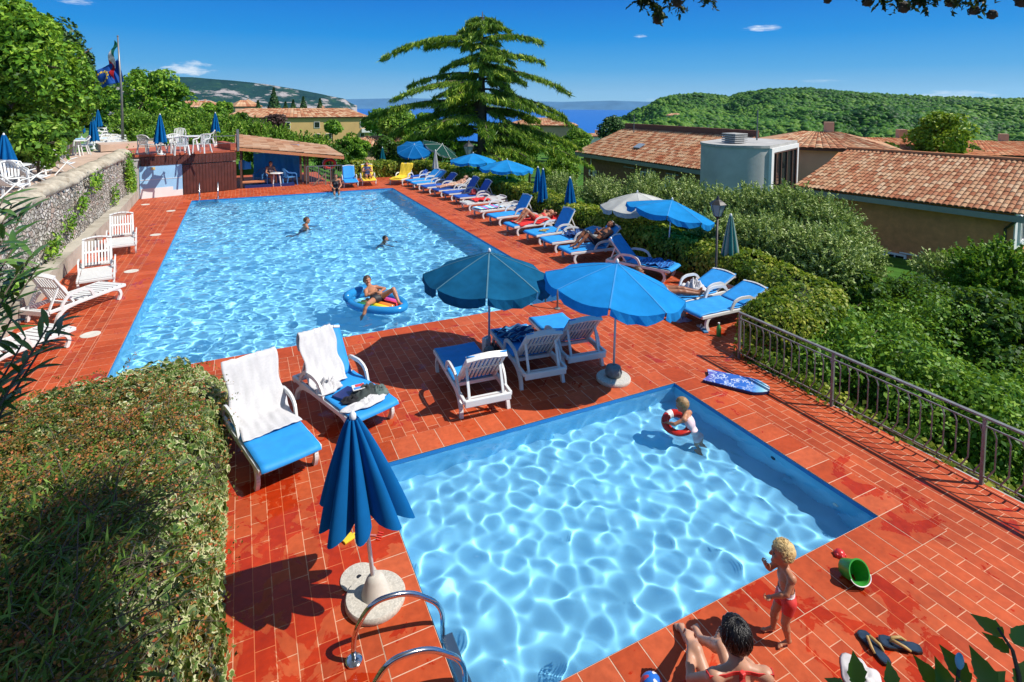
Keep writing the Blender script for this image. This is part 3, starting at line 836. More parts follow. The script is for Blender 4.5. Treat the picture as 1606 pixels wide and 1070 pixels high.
# pale blue sliding door panel with white base
mb = MB(); mb.box((0.86, -0.055, 0.74), (1.66, .05, 1.40)); mb.build('door', simple('sky_blue_panel', (0.30, 0.55, 0.78), 0.4, 0.08, 1.5), bar)
mb = MB(); mb.box((0.86, -0.086, 0.14), (1.66, .008, .28)); mb.box((0.68, -0.086, .36), (1.25, .008, .16)); mb.box((.86, -.088, .82), (1.62, .008, .02))
mb.build('white_base', M_WHITEP, bar)
mb = MB(); mb.box((0.55, -0.09, 1.31), (0.16, .01, .12)); mb.build('notice', simple('yellow_notice', (0.65, 0.5, 0.2), 0.6), bar)
mb = MB(); mb.box((-0.14, 0.25, 0.86), (0.3, .7, 1.72), bev=.03); mb.box((-.14, .25, 1.74), (.36, .76, .06)); mb.build('stone_pillar', M_CONC, bar)
mb = MB()
for x in (0.02, 1.45, 2.9, LB+.02):
    mb.bar((x, -.02, 1.95), (x, -.02, 2.65), .035, .035)
mb.bar((0, -.02, 2.64), (LB+.05, -.02, 2.64), .04, .03); mb.bar((0, -.02, 2.30), (LB+.05, -.02, 2.30), .02, .02)
mb.build('railing', M_METAL_GR, bar)
mb = MB(); mb.bar((LB+.06, -0.1, 1.9), (LB+.06, -.1, 2.95), .10, .10); mb.build('post', M_METAL_GR, bar)
mb = MB(); mb.box((LB-.12, 1.0, 2.1), (0.30, 2.2, .32)); mb.build('tiled_kerb', M_TILED, bar)
# low tiled roof edge behind the terrace (seen left of the tables)
mb = MB(); mb.prism([(-0.9, 3.4), (1.6, 4.4), (1.6, 5.2), (-.9, 5.2)], 1.9, 2.22); mb.build('planter', M_PAVE, bar)

# open shed with sloping tiled roof
shed = thing('bar_shed', 'open bar shed with sloping clay tiled roof and dark posts', 'shed', (0, 0, 0))
r0, r1, r2, r3 = (-0.30, 30.25, 2.10), (4.95, 31.0, 1.38), (4.45, 34.2, 1.72), (-0.30, 33.9, 2.52)
roof_tiles('roof', r1, r2, r3, r0, tile_mat('old_roof_tile', [(0, (0.24, 0.12, 0.07)), (0.4, (0.36, 0.20, 0.12)), (0.8, (0.42, 0.28, 0.19)), (1, (0.30, 0.17, 0.11))]), shed, w=0.25, l=0.40)
mb = MB(); z = Vector((0, 0, .10)); mb.bar(Vector(r0)-z, Vector(r1)-z, .05, .14); mb.bar(Vector(r1)-z, Vector(r2)-z, .05, .12); mb.build('fascia', M_ROOF_RED, shed)
for (x, y) in ((-0.05, 30.55), (2.75, 30.95), (2.95, 30.98), (3.1, 31.0), (4.3, 31.3), (2.9, 33.6), (0.0, 33.6)):
    zt = 2.10-(x+.3)/5.25*.72-.06+(.40 if y > 33 else 0.03)
    MB().bar((x, y, -.35), (x, y, zt), .10, .10).build('post', M_DKBROWN, shed)
mb = MB(); mb.box((1.25, 30.75, -0.02), (2.3, .5, 0.32)); mb.build('counter_base', simple('navy_panel', (0.012, 0.035, 0.15), 0.4), shed)
mb = MB(); mb.box((0.45, 30.85, 0.27), (1.1, .55, .05)); mb.build('counter_top', M_ROOF_RED, shed)
mb = MB(); mb.box((1.8, 33.4, -.02), (4.6, 5.0, .03)); mb.build('floor', M_TILED, shed)

M_CLOTH_BLUE = simple('blue_tarpaulin', (0.03, 0.32, 0.72), 0.6, 0.12, 2.5, trans=0.25)
mb = MB(); p0, p1 = Vector((0.55, 32.55, 0)), Vector((2.85, 32.8, 0))
mb.grid(lambda u, v: p0*(1-u)+p1*u+Vector((0.02*math.sin(u*40), 0.07*math.sin(u*26+v*2)+.05*math.sin(u*9), 0.12+v*1.42)), 60, 10)
tag(mb.build('curtain', M_CLOTH_BLUE, smooth=True), 'bright blue cloth curtain hung under the bar shed roof', 'curtain')
mb = MB()
for k in range(5): mb.bar(p0+Vector((0, -.1, 1.62+k*.11)), p1+Vector((0, -.1, 1.58+k*.08)), .02, .07)
tag(mb.build('awning', simple('blue_striped_awning', (0.05, 0.36, 0.75), 0.6)), 'blue slatted awning strip above the cloth curtain', 'awning')
mb = MB(); mb.grid(lambda u, v: Vector((-0.15+u*.55, 30.9+.08*math.sin(u*9), 1.35-v*.45+.12*u*(1-v)*math.sin(u*6))), 10, 8)
tag(mb.build('towel', M_CLOTH_BLUE, smooth=True, solid=.01), 'light blue towel hung from the left post of the bar shed', 'towel')

# ---------------------------------------------------------------- building with the concrete stair tower
hb = thing('brick_building', 'low brown building with clay tiled roof and rounded concrete stair tower', 'building', (0, 0, 0))
E1, E2 = Vector((28.72, 28.0, -.3)), Vector((27.84, 44.1, -.3)); DR = (E2-E1).normalized(); PR = Vector((DR.y, -DR.x, 0))
RW = 4.3
k1 = E1+PR*RW+Vector((0, 0, 2.2)); k2 = E2-DR*1.9+PR*RW+Vector((0, 0, 2.2))
roof_tiles('roof', E1, E2, k2, k1, M_ROOF, hb, w=.26, l=.42)
roof_tiles('back_roof', E2+PR*2*RW, E1+PR*2*RW, k1, k2, M_ROOF, hb, w=.5, l=.8)
mb = MB(); off = PR*.7; w0, w1 = E1+off, E2+off-DR*.5; q0, q1 = E1+PR*7.8, E2+PR*7.8-DR*.5
mb.prism([(w0.x, w0.y), (q0.x, q0.y), (q1.x, q1.y), (w1.x, w1.y)], -5, -.12); mb.build('wall', simple('dark_brick', (0.27, 0.13, 0.07), 0.95, 0.25, 5, .3), hb)
mb = MB(); dz = Vector((0, 0, -.22)); mb.bar(E1+dz+PR*.1, E2+dz+PR*.1, .12, .30); mb.build('fascia', M_FASCIA, hb)
mb = MB(); mb.bar(k1+PR*.2+Vector((0, 0, .16)), k2+PR*.2+Vector((0, 0, .16)), .25, .62); mb.build('parapet', simple('rust_parapet', (0.20, 0.075, 0.05), 0.8, .15, 2), hb)
fc = E1+off-PR*.03
for s_, w_, h_ in ((7.3, 1.0, 1.15), (4.6, .9, .9)): window(hb, fc+DR*s_+Vector((0, 0, -1.45)), -DR, w_, h_)
for s_ in (8.6, 6.1, 3.7): MB().bar(fc+DR*s_+Vector((0, 0, -.75))-PR*.03, fc+DR*(s_+1.3)+Vector((0, 0, -.75))-PR*.03, .06, .08).build('lintel', M_CONC, hb)
ac = MB(); c = fc+DR*13.9+Vector((0, 0, -1.75))-PR*.2; ac.box(c, (.35, .8, .55), bev=.03)
ao = ac.build('air_conditioner', M_WHITEP, hb); f_ = MB(); f_.lathe([(.2, 0), (.2, .02)], 16); fo = f_.build('fan_grille', M_METAL_DK, ao); fo.location = c-PR*.18; fo.rotation_euler = (0, -PI/2, math.atan2(PR.y, PR.x))
MB().bar(fc+DR*14.4+Vector((0, 0, -1.5))-PR*.06, fc+DR*14.4+Vector((0, 0, -.4))-PR*.06, .07, .07).build('pipe', M_WHITEP, hb)
mb = MB(); c = k1*.35+k2*.65-PR*2.6-Vector((0, 0, 1.33)); mb.box(c+Vector((0, 0, .14)), (.7, .8, .06), rot=Matrix.Rotation(-.47, 3, 'Y')); mb.build('skylight', simple('skylight_glass', (0.25, 0.3, 0.35), 0.1), hb)
# tower
ca, cb, cc, cd = Vector((24.75, 20.3, 0)), Vector((23.55, 23.9, 0)), Vector((28.8, 26.3, 0)), Vector((29.6, 22.4, 0))
arc = []
for i in range(15):
    t = i/14; p = ca*(1-t)+cb*t; n = (cb-ca).normalized(); n = Vector((-n.y, n.x, 0))
    arc.append(p+n*(1.35*math.sin(PI*t)**0.8))
plan = [(p.x, p.y) for p in [cd]+arc+[cc]][::-1]
mb = MB(); mb.prism(plan, -5.5, 2.0); tw = mb.build('stair_tower', simple('tower_concrete', (0.46, 0.45, 0.43), 0.9, 0.16, 0.8, 0.3, dirt=(0.27, 0.28, 0.28, 1)), hb, angle=40)
cen = sum(arc, Vector((0, 0, 0)))/15+Vector((2.2, .8, 0))
mb = MB(); mb.prism([(cen.x+(x-cen.x)*1.02, cen.y+(y-cen.y)*1.02) for x, y in plan], 2.0, 2.14); mb.build('roof_slab', M_CONC, hb)
mb = MB(); mb.prism([(cen.x+(x-cen.x)*1.005, cen.y+(y-cen.y)*1.005) for x, y in plan], -.62, -.58); mb.build('joint_line', M_CONC, hb)
gu = (cd-ca).normalized(); gn = Vector((gu.y, -gu.x, 0)); gl = (cd-ca).length
mb = MB(); mb.bar(ca+gu*.45+gn*.03+Vector((0, 0, -.35)), ca+gu*(gl-.35)+gn*.03+Vector((0, 0, -.35)), .06, 4.1); mb.build('tower_window', M_GLASSD, hb)
mb = MB()
for t in (.45, .95, 1.9, 3.0, 4.1, gl-.35): mb.bar(ca+gu*t+gn*.08+Vector((0, 0, -2.4)), ca+gu*t+gn*.08+Vector((0, 0, 1.72)), .09, .09, up=gn)
for z_ in (-.5, 1.7): mb.bar(ca+gu*.4+gn*.09+Vector((0, 0, z_)), ca+gu*(gl-.3)+gn*.09+Vector((0, 0, z_)), .06, .07)
mb.build('window_frame', M_DKBROWN, hb)
mb = MB(); mb.bar(ca+gu*.2+gn*.07+Vector((0, 0, -5)), ca+gu*.2+gn*.07+Vector((0, 0, 1.99)), .4, .14, up=gn); mb.bar(ca+gu*(gl-.12)+gn*.07+Vector((0, 0, -5)), ca+gu*(gl-.12)+gn*.07+Vector((0, 0, 1.99)), .25, .14, up=gn); mb.bar(ca+gu*.4+gn*.07+Vector((0, 0, 1.87)), ca+gu*(gl-.25)+gn*.07+Vector((0, 0, 1.87)), .14, .24); mb.build('tower_frame', M_WHITEP, hb)
vb = PD(1152, 218, 33.0); mb = MB()
for k in range(5): mb.box((vb.x, vb.y, 2.22+k*.11), (.95-.0*k, .95, .06), bev=.02)
mb.box((vb.x, vb.y, 2.42), (.7, .7, .5)); mb.build('vent_box', M_CONC, hb)
for (px_, b_, t_, D_) in ((1187, 217, 172, 34.0), (994, 205, 180, 51.0)):
    p0, p1 = PD(px_, b_+3, D_), PD(px_-2, t_, D_); MB().tube([p0, (p0.x, p0.y, p1.z)], [.045, .03], 6).build('antenna_mast', M_METAL_GR, hb)

# ---------------------------------------------------------------- wing at the right edge
wg = thing('plastered_building', 'brown plastered building with big clay tiled roof and windows in its gable', 'building', (0, 0, 0))
F1, F2 = Vector((29.75, 11.6, -.3)), Vector((27.91, 21.27, -.3)); DR = (F2-F1).normalized(); PR = Vector((DR.y, -DR.x, 0)); RW = 4.6
k1 = F1+PR*RW+Vector((0, 0, 1.93)); k2 = F2-DR*.9+PR*RW+Vector((0, 0, 1.93))
roof_tiles('roof', F1, F2, k2, k1, M_ROOF, wg, w=.225, l=.36)
roof_tiles('back_roof', F2+PR*2*RW, F1+PR*2*RW, k1, k2, M_ROOF, wg, w=.5, l=.8)
mb = MB(); mb.tube([k1+Vector((0, 0, .05)), k2+Vector((0, 0, .05))], .10, 8); mb.build('ridge_tile', M_ROOF_RED, wg)
w0, w1 = F1+PR*.55+DR*.45, F2+PR*.55-DR*.4; q0, q1 = w0+PR*(2*RW-1.1), w1+PR*(2*RW-1.1); kt = w0+PR*(RW-.55); ke = w1+PR*(RW-.55)
mb = MB(); zb, ze, zr = -6, -.24, 1.40
vs = [(w0.x, w0.y, zb), (q0.x, q0.y, zb), (q1.x, q1.y, zb), (w1.x, w1.y, zb), (w0.x, w0.y, ze), (q0.x, q0.y, ze), (q1.x, q1.y, ze), (w1.x, w1.y, ze), (kt.x, kt.y, zr), (ke.x, ke.y, zr)]
mb.mesh(vs, [(0, 1, 5, 8, 4), (1, 2, 6, 5), (2, 3, 7, 9, 6), (3, 0, 4, 7), (4, 8, 9, 7), (8, 5, 6, 9)]); mb.build('wall', M_PLASTER_BR, wg)
mb = MB(); dz = Vector((0, 0, -.24)); mb.bar(F1+dz+PR*.05, F2+dz+PR*.05, .14, .26); mb.bar(F1+dz*.6, k1+dz*.6, .10, .22); mb.build('fascia', M_FASCIA, wg)
MB().tube([F1+DR*.3+PR*.1+Vector((0, 0, -.35)), w0+DR*.25-PR*.06+Vector((0, 0, -.8)), (w0+DR*.25-PR*.06)+Vector((0, 0, -5.5))], .06, 8).build('drainpipe', M_METAL_DK, wg)
gp_ = MB(); gp_.bar(w0+PR*.06-DR*.03+Vector((0, 0, -.85)), w0+PR*7-DR*.03+Vector((0, 0, -.85)), .05, 1.75); gp_.build('white_band', M_WHITEP, wg)
for s_, hh in ((1.0, 1.2), (2.4, 1.2), (3.8, 1.2), (5.2, 1.2)):
    fr = window(wg, w0+PR*s_-DR*.07+Vector((0, 0, -.85)), PR, .85, hh)
    MB().bar(w0+PR*(s_+.62)-DR*.1+Vector((0, 0, -.85)), w0+PR*(s_+.92)-DR*.1+Vector((0, 0, -.85)), .05, hh).build('shutter', simple('rust_shutter', (0.30, 0.09, 0.04), 0.7), fr)
wf = w0*.55+w1*.45-PR*.04
wl = w0*.62+w1*.38; wl = Vector((wl.x, wl.y, 0))-PR*.03
def pix(v):
    d = Vector(v)-Vector((0, 0, CAM_Z)); q_ = d.dot(_fw); return CX+FPX*d.dot(_r2)/q_, CY-FPX*d.dot(_u2)/q_
tt_ = min([i/300 for i in range(300)], key=lambda t_: abs(pix((w0.x+(w1.x-w0.x)*t_, w0.y+(w1.y-w0.y)*t_, -3))[0]-1404)); wl = w0*(1-tt_)+w1*tt_
zw_ = min([-1.2-i*.02 for i in range(150)], key=lambda z_: abs(pix((wl.x, wl.y, z_))[1]-408)); wl = Vector((wl.x, wl.y, zw_+3.0))-PR*.03
window(wg, wl+Vector((0, 0, -3.0)), -DR, 1.0, .75)
MB().bar(wl-DR*1.0+Vector((0, 0, -2.55))-PR*.03, wl-DR*.2+Vector((0, 0, -2.55))-PR*.03, .05, .06).build('lintel', M_WHITEP, wg)
b0 = w0*.9+w1*.1; MB().bar(w0-DR*.02-PR*.0+Vector((0, 0, -5.7)), w0-DR*.02+Vector((0, 0, -3.1)), .5, .16, up=DR).build('brick_corner', M_ROOF_RED, wg)


# ---------------------------------------------------------------- houses farther away
def house(label, c, wd, dp, hgt, rise, yaw, wallm, windows=(), roofm=M_ROOF, tile=(0.9, 0.9), storeys=1):
    h = thing('house', label, 'house', c, yaw)
    MB().box((0, 0, hgt/2-1.5), (wd, dp, hgt+3)).build('wall', wallm, h)
    e = .6; x, y = wd/2+e, dp/2+e; k = max(.1, wd/2-dp/2*.8)
    rf = []
    for s in (-1, 1):
        rf.append(roof_tiles('roof', (-s*x, -s*y, hgt), (s*x, -s*y, hgt), (s*k, 0, hgt+rise), (-s*k, 0, hgt+rise), roofm, h, *tile))
        mb = MB(); mb.mesh([(s*x, -y, hgt), (s*x, y, hgt), (s*k, 0.01, hgt+rise), (s*k, -.01, hgt+rise)], [(0, 1, 2, 3)]); mb.build('hip_slope', roofm, h)
    mb = MB(); mb.box((0, 0, hgt-.12), (2*x-.2, 2*y-.2, .2)); mb.build('eaves', M_DKBROWN, h)
    for (wx, wz, ww, wh) in windows: window(h, (wx, -dp/2-.03, wz), (1, 0, 0), ww, wh, frame=M_WHITEP, mull=False)
    c_ = MB(); c_.box((k*.5, .3, hgt+rise*.9+.3), (.7, .7, 1.2)); c_.build('chimney', M_PLASTER_PK, rf[0])
    return h


c = PD(468, 208, 165.0)
yh = house('two storey yellow hotel with shallow tiled hip roof beyond the shrubs', (c.x, c.y, PD(468, 183, 165).z-7.2), 36, 12, 7.2, 2.3, R(-2), M_PLASTER_YE,
           [(4.4, 5.1, 1.5, 1.7), (7.4, 5.1, 1.5, 1.7), (4.4, 1.9, 1.5, 1.7), (7.4, 1.9, 1.5, 1.7), (-3, 5.1, 1.5, 1.7), (-8, 5.1, 1.5, 1.7), (-12, 5.1, 1.5, 1.7), (16.3, 5.1, 1.2, 1.7), (16.3, 1.9, 1.2, 1.7)], M_ROOF, (1.0, 1.0))
MB().box((17.3, -6.7, 3.4), (2.6, 1.4, 1.0)).build('balcony', M_WHITEP, yh)
for lab, (px_, py_), D_, wd, dp, hg, ri, yw, wm, wins in (
    ('far pink house with low tiled roof left of the yellow hotel', (312, 168), 260, 18, 11, 4, 2.5, -.1, M_PLASTER_PK, ()),
    ('small house half hidden in trees beneath the mountain', (385, 167), 300, 12, 9, 4, 3, .3, M_PLASTER_PK, ()),
    ('low tiled house behind the shrubs left of the cedar', (596, 226), 70, 9, 7, 1.5, 1.0, .1, M_PLASTER_PK, ()),
    ('broad villa roof showing between cedar branches and lake', (850, 195), 130, 15, 11, 2.2, 1.5, -.5, M_PLASTER_PK, ()),
    ('flat pale house with balustrade at the lake edge', (925, 212), 150, 14, 9, 2.0, .5, -.5, M_WHITEP, ()),
    ('tiled house behind the concrete stair tower', (1285, 226), 52, 9, 8, 1.3, 1.0, -.9, M_PLASTER_PK, ()),
    ('long orange tiled house beneath the hill', (1385, 235), 62, 13, 8, 1.2, 1.1, -.6, M_PLASTER_PK, ()),
    ('red tiled house with white walls at the foot of the hill', (1545, 238), 80, 13, 8, 2.0, 1.2, -.8, M_WHITEP, ((-3, 1, 1.2, 1.1), (2, 1, 1.2, 1.1))),
    ('tiny pale farmhouse on the flank of the hill', (1058, 181), 560, 14, 9, 4, 2, -.6, M_PLASTER_PK, ())):
    c = PD(px_, py_, D_); house(lab, (c.x, c.y, c.z-hg), wd, dp, hg, ri, yw, wm, wins, M_ROOF_RED if 'red' in lab or 'orange' in lab else M_ROOF, (max(.5, D_/150), max(.6, D_/120)))
# ================================================================ VEGETATION
M_BARK = simple('bark', (0.10, 0.075, 0.055), 0.95, 0.3, 6, 0.8)
L_BROAD = leafmat('broad_leaf', gain=1.75, stops=[(0.0, (0.018, 0.055, 0.006)), (0.4, (0.05, 0.13, 0.010)), (0.75, (0.11, 0.22, 0.018)), (1.0, (0.20, 0.30, 0.03))], clump=0.8, cscale=0.5)
L_LIGHT = leafmat('light_leaf', gain=1.55, stops=[(0.0, (0.04, 0.10, 0.010)), (0.4, (0.09, 0.19, 0.018)), (0.8, (0.17, 0.28, 0.03)), (1.0, (0.26, 0.34, 0.06))], clump=0.7, cscale=0.35)
L_YELLOW = leafmat('yellow_green_leaf', gain=1.35, stops=[(0.0, (0.06, 0.12, 0.01)), (0.5, (0.16, 0.26, 0.015)), (1.0, (0.32, 0.38, 0.03))], clump=0.7, cscale=0.5)
L_OLIVE = leafmat('olive_leaf', gain=1.75, stops=[(0.0, (0.06, 0.10, 0.022)), (0.4, (0.14, 0.20, 0.05)), (0.8, (0.23, 0.29, 0.09)), (1.0, (0.36, 0.40, 0.20))], clump=0.6, cscale=0.9, trans=0.2)
L_HEDGE = leafmat('hedge_leaf', gain=1.3, stops=[(0.0, (0.03, 0.075, 0.006)), (0.35, (0.09, 0.15, 0.012)), (0.7, (0.19, 0.24, 0.022)), (1.0, (0.34, 0.34, 0.05))], clump=0.9, cscale=1.1)
L_DARK = leafmat('dark_leaf', gain=1.3, stops=[(0.0, (0.012, 0.04, 0.006)), (0.5, (0.03, 0.09, 0.010)), (1.0, (0.08, 0.17, 0.02))], clump=0.7, cscale=0.8)
L_IVYB = leafmat('creeper_leaf', gain=1.5, stops=[(0.0, (0.02, 0.07, 0.008)), (0.4, (0.055, 0.14, 0.012)), (0.8, (0.11, 0.22, 0.02)), (1.0, (0.20, 0.30, 0.04))], clump=0.7, cscale=1.5)
L_CEDAR = leafmat('cedar_needle', gain=2.4, stops=[(0.0, (0.020, 0.050, 0.008)), (0.4, (0.055, 0.110, 0.010)), (0.8, (0.125, 0.185, 0.016)), (1.0, (0.22, 0.26, 0.03))], clump=0.6, cscale=0.5, trans=0.12)
L_CONIF = leafmat('conifer_needle', gain=1.5, stops=[(0.0, (0.010, 0.035, 0.012)), (0.6, (0.03, 0.075, 0.02)), (1.0, (0.06, 0.12, 0.03))], clump=0.5, trans=0.05)
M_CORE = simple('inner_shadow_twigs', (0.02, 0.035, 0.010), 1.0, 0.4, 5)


def clump_points(n, c, rad, nclump, cr, seed, flat=0.0, lower=-0.5):
    """leaf points on many small clumps spread through an ellipsoid; returns pos,normal"""
    g = np.random.default_rng(seed)
    d = unit(g.normal(0, 1, (nclump, 3))); d[:, 2] = np.where(d[:, 2] < lower, -d[:, 2], d[:, 2])
    r = g.uniform(0.25, 1.0, nclump)**0.45
    cc = d*r[:, None]*(1-cr*0.55)
    k = g.integers(0, nclump, n)
    ld = unit(g.normal(0, 1, (n, 3))+np.array([0, 0, 0.35]))
    rr = cr*g.uniform(0.35, 1.0, nclump)[k]*g.uniform(0.55, 1.0, n)**0.5
    p = cc[k]+ld*rr[:, None]*np.array([1, 1, 1-flat])
    return np.array(c)+p*np.array(rad), unit(ld+np.array([0, 0, 0.4]))


def shoot_points(n, c, rad, seed, L=.5, per=16, lower=-.9, up=.9):
    """leaves set along many thin upright shoots: feathery outline"""
    g = np.random.default_rng(seed); k = max(1, n//per)
    d = unit(g.normal(0, 1, (k, 3))); d[:, 2] = np.where(d[:, 2] < lower, -d[:, 2], d[:, 2]); r = g.uniform(.12, 1, k)**.5
    lump = 1+.22*vnoise(d*1.7+seed, 3, 2)
    s0 = d*r[:, None]*lump[:, None]*np.array(rad)*.88; dr = unit(d*np.array([1, 1, .6])+np.array([0, 0, up])+g.normal(0, .45, (k, 3))); Ls = L*g.uniform(.45, 1.25, k)
    u = np.linspace(0, 1, per); p = s0[:, None]+dr[:, None]*(u[None, :, None]*Ls[:, None, None])+g.normal(0, .012, (k, per, 3))
    ax = np.repeat(dr, per, 0)+g.normal(0, .8, (k*per, 3))
    return np.array(c)+p.reshape(-1, 3), unit(g.normal(0, 1, (k*per, 3))+np.array([.25, -.25, .6])), unit(ax)


def plant(name, label, cat, base, crown, rad, m, n, leaf, seed, nclump=40, cr=0.42, trunk=0.12, group=None, aspect=0.55, limbs=6, lower=-0.5, foliage='crown', axis=None, jit=0.55, core=True, shoots=None):
    """tree or bush: trunk and limbs, and a crown of leaf-sized faces. crown = centre of the crown"""
    base = Vector(base); crown = Vector(crown)
    t = thing(name, label, cat, base, 0, group)
    c = crown-base
    if shoots: p, nr, ax_ = shoot_points(n, (c.x, c.y, c.z), rad, seed, L=shoots, lower=lower); V, F = leaves(p, nr, leaf, aspect, seed=seed, jit=.35, axis=ax_*4)
    else:
        p, nr = clump_points(n, (c.x, c.y, c.z), rad, nclump, cr, seed, lower=lower); V, F = leaves(p, nr, leaf, aspect, seed=seed, jit=jit, axis=axis)
    np_mesh(foliage, V, F, m, t)
    if trunk:
        g = random.Random(seed); mb = MB(); bend = Vector((g.uniform(-.1, .1), g.uniform(-.1, .1), 0))*c.z
        mid = c*0.5+bend
        mb.tube([(0, 0, -.3), mid*0.5, mid, c*0.85, c+Vector((0, 0, rad[2]*.5))], [trunk*1.25, trunk, trunk*.85, trunk*.6, trunk*.15], 8)
        for i in range(limbs):
            a = g.uniform(0, 2*PI); s = mid.lerp(c, g.uniform(.0, .9)); e = c+Vector((math.cos(a)*rad[0]*.75, math.sin(a)*rad[1]*.75, g.uniform(-.3, .6)*rad[2]))
            mb.tube([s, (s+e)/2+Vector((0, 0, .12*rad[2])), e], [trunk*.5, trunk*.32, trunk*.08], 6)
        mb.build('trunk', M_BARK, t, smooth=True)
    return t


def bushy(name, label, px, py, D, rpx, m, n, leaf, seed, cat='bush', hh=0.8, ground=None, group=None, **kw):
    """crown centred on the pixel at distance D, rpx pixels in radius"""
    c = PD(px, py, D); r = rpx*D/FPX
    zb = land_z(np.array([c.x]), np.array([c.y]))[0] if ground is None else ground
    return plant(name, label, cat, (c.x, c.y, min(zb, c.z-r*.6)), c, (r, r, r*hh), m, n, leaf, seed, group=group, **kw)


# --- big trees to the left of the terrace
for i, (lab, px_, py_, D_, rp, hh, m_, n_, lf) in enumerate((
    ('tall broadleaf tree nearest the left edge, above the terrace chairs', 12, 108, 25, 84, 1.05, L_BROAD, 24000, .20),
    ('broad leafy tree between the left edge and the flag', 72, 146, 29, 56, 1.3, L_BROAD, 20000, .20),
    ('dark conifer top rising behind the leafy trees', 92, 90, 36, 44, 1.2, L_CONIF, 6000, .24),
    ('lower leafy tree beside the blue closed parasols on the lawn', 100, 168, 33, 28, .95, L_LIGHT, 9000, .24),
    ('round green tree right behind the flagpole', 232, 160, 60, 54, .85, L_BROAD, 9000, .34),
    ('green tree behind the lawn and the rail fence', 165, 170, 66, 32, .9, L_BROAD, 7000, .36))):
    bushy('broadleaf_tree' if i != 2 else 'conifer_tree', lab, px_, py_, D_, rp, m_, n_, lf, 100+i, cat='tree', hh=hh, nclump=60, cr=.36, trunk=.2, lower=-.9)
for i, (px_, py_, rp, D_, lab) in enumerate(((28, 215, 40, 24, 'dark undergrowth beneath the trees left of the iron railing'), (66, 205, 36, 28, 'dark bushes under the leafy trees behind the iron railing'), (60, 225, 36, 22.5, 'climbing plant with pale leaves over the iron railing'), (118, 186, 20, 62, 'dark bushes at the far end of the lawn'))):
    bushy('bush', lab, px_, py_, D_, rp, L_LIGHT if 'pale' in lab else L_DARK, 6000 if 'pale' not in lab else 1500, .2, 130+i, ground=1.6, trunk=.05, lower=-1, hh=.9)
# --- pale shrubs behind the tiled terrace
for i, (px_, py_, rp, D_) in enumerate(((222, 208, 30, 46), (262, 205, 32, 50), (308, 208, 32, 48), (350, 212, 30, 45), (238, 232, 24, 40), (300, 232, 28, 40), (345, 238, 24, 39), (392, 218, 30, 47), (430, 224, 28, 46), (470, 236, 26, 44), (405, 242, 22, 40), (205, 196, 22, 52), (500, 238, 22, 46))):
    bushy('shrub', 'pale green shrub in the bank behind the tiled terrace', px_, py_, D_, rp, L_LIGHT, 7000, .19, 200+i, hh=.75, shoots=.7, trunk=.05, limbs=3, group='pale shrubs behind the tiled terrace', nclump=34, lower=-1)
for i, (lab, px_, py_, rp, D_, m_, n_, lf) in enumerate((
    ('dark green tree beside the life ring, right of the bar roof', 552, 236, 28, 44, L_BROAD, 7000, .24),
    ('dark bush low behind the blue lounger at the pool end', 520, 250, 26, 38, L_DARK, 4500, .2),
    ('garden tree just left of the yellow hotel roof', 330, 185, 24, 110, L_BROAD, 3500, .5),
    ('green trees clump at the mountain foot, left', 290, 178, 20, 150, L_LIGHT, 3000, .7),
    ('leafy tree below the mountain, right of the flagpole tree', 350, 172, 14, 180, L_BROAD, 2200, .8),
    ('broad tree closing the gap left of the cedar', 622, 196, 34, 70, L_LIGHT, 6000, .34),
    ('dark round tree low behind the cedar, left side', 668, 205, 36, 62, L_BROAD, 6000, .3),
    ('tree crown below the sea, right behind the cedar', 830, 225, 34, 58, L_BROAD, 6000, .3),
    ('red leaved tree in front of the yellow hotel', 432, 197, 20, 120, simple('copper_leaf', (0.06, 0.025, 0.02), .7), 2500, .6),
    ('dark tree at the left end of the yellow hotel', 378, 190, 16, 125, L_DARK, 2500, .6),
    ('green tree close to the yellow hotel windows', 522, 200, 15, 130, L_BROAD, 2200, .6),
    ('green garden tree right of the yellow hotel', 592, 192, 24, 90, L_BROAD, 4000, .5),
    ('bushy tree under the left cedar boughs', 610, 240, 30, 50, L_DARK, 5000, .25),
    ('rounded bush at the cedar foot', 690, 232, 30, 44, L_BROAD, 5000, .22),
    ('bright green tree standing between tiled roofs at right', 1477, 215, 38, 60, L_YELLOW, 5000, .34),
    ('dark spreading tree right of the cedar, by the lake', 958, 205, 26, 90, L_CONIF, 3500, .4),
    ('pale green tree left of the brown building', 905, 225, 30, 75, L_LIGHT, 4500, .36),
    ('green tree below the lake balustrade', 880, 240, 28, 66, L_BROAD, 4500, .34),
    ('bushy green tree at the brown building corner', 880, 270, 34, 48, L_LIGHT, 6000, .24),
    ('dark tree at the foot of the red tiled house', 1525, 243, 14, 74, L_DARK, 2200, .3),
    ('dark green tree behind the tiled ridge', 1395, 238, 14, 58, L_DARK, 1800, .3))):
    bushy('garden_tree' if rp > 22 else 'bush', lab, px_, py_, D_, rp, m_, n_, lf, 240+i, cat='tree' if rp > 22 else 'bush', hh=.85, trunk=.14, lower=-.9)
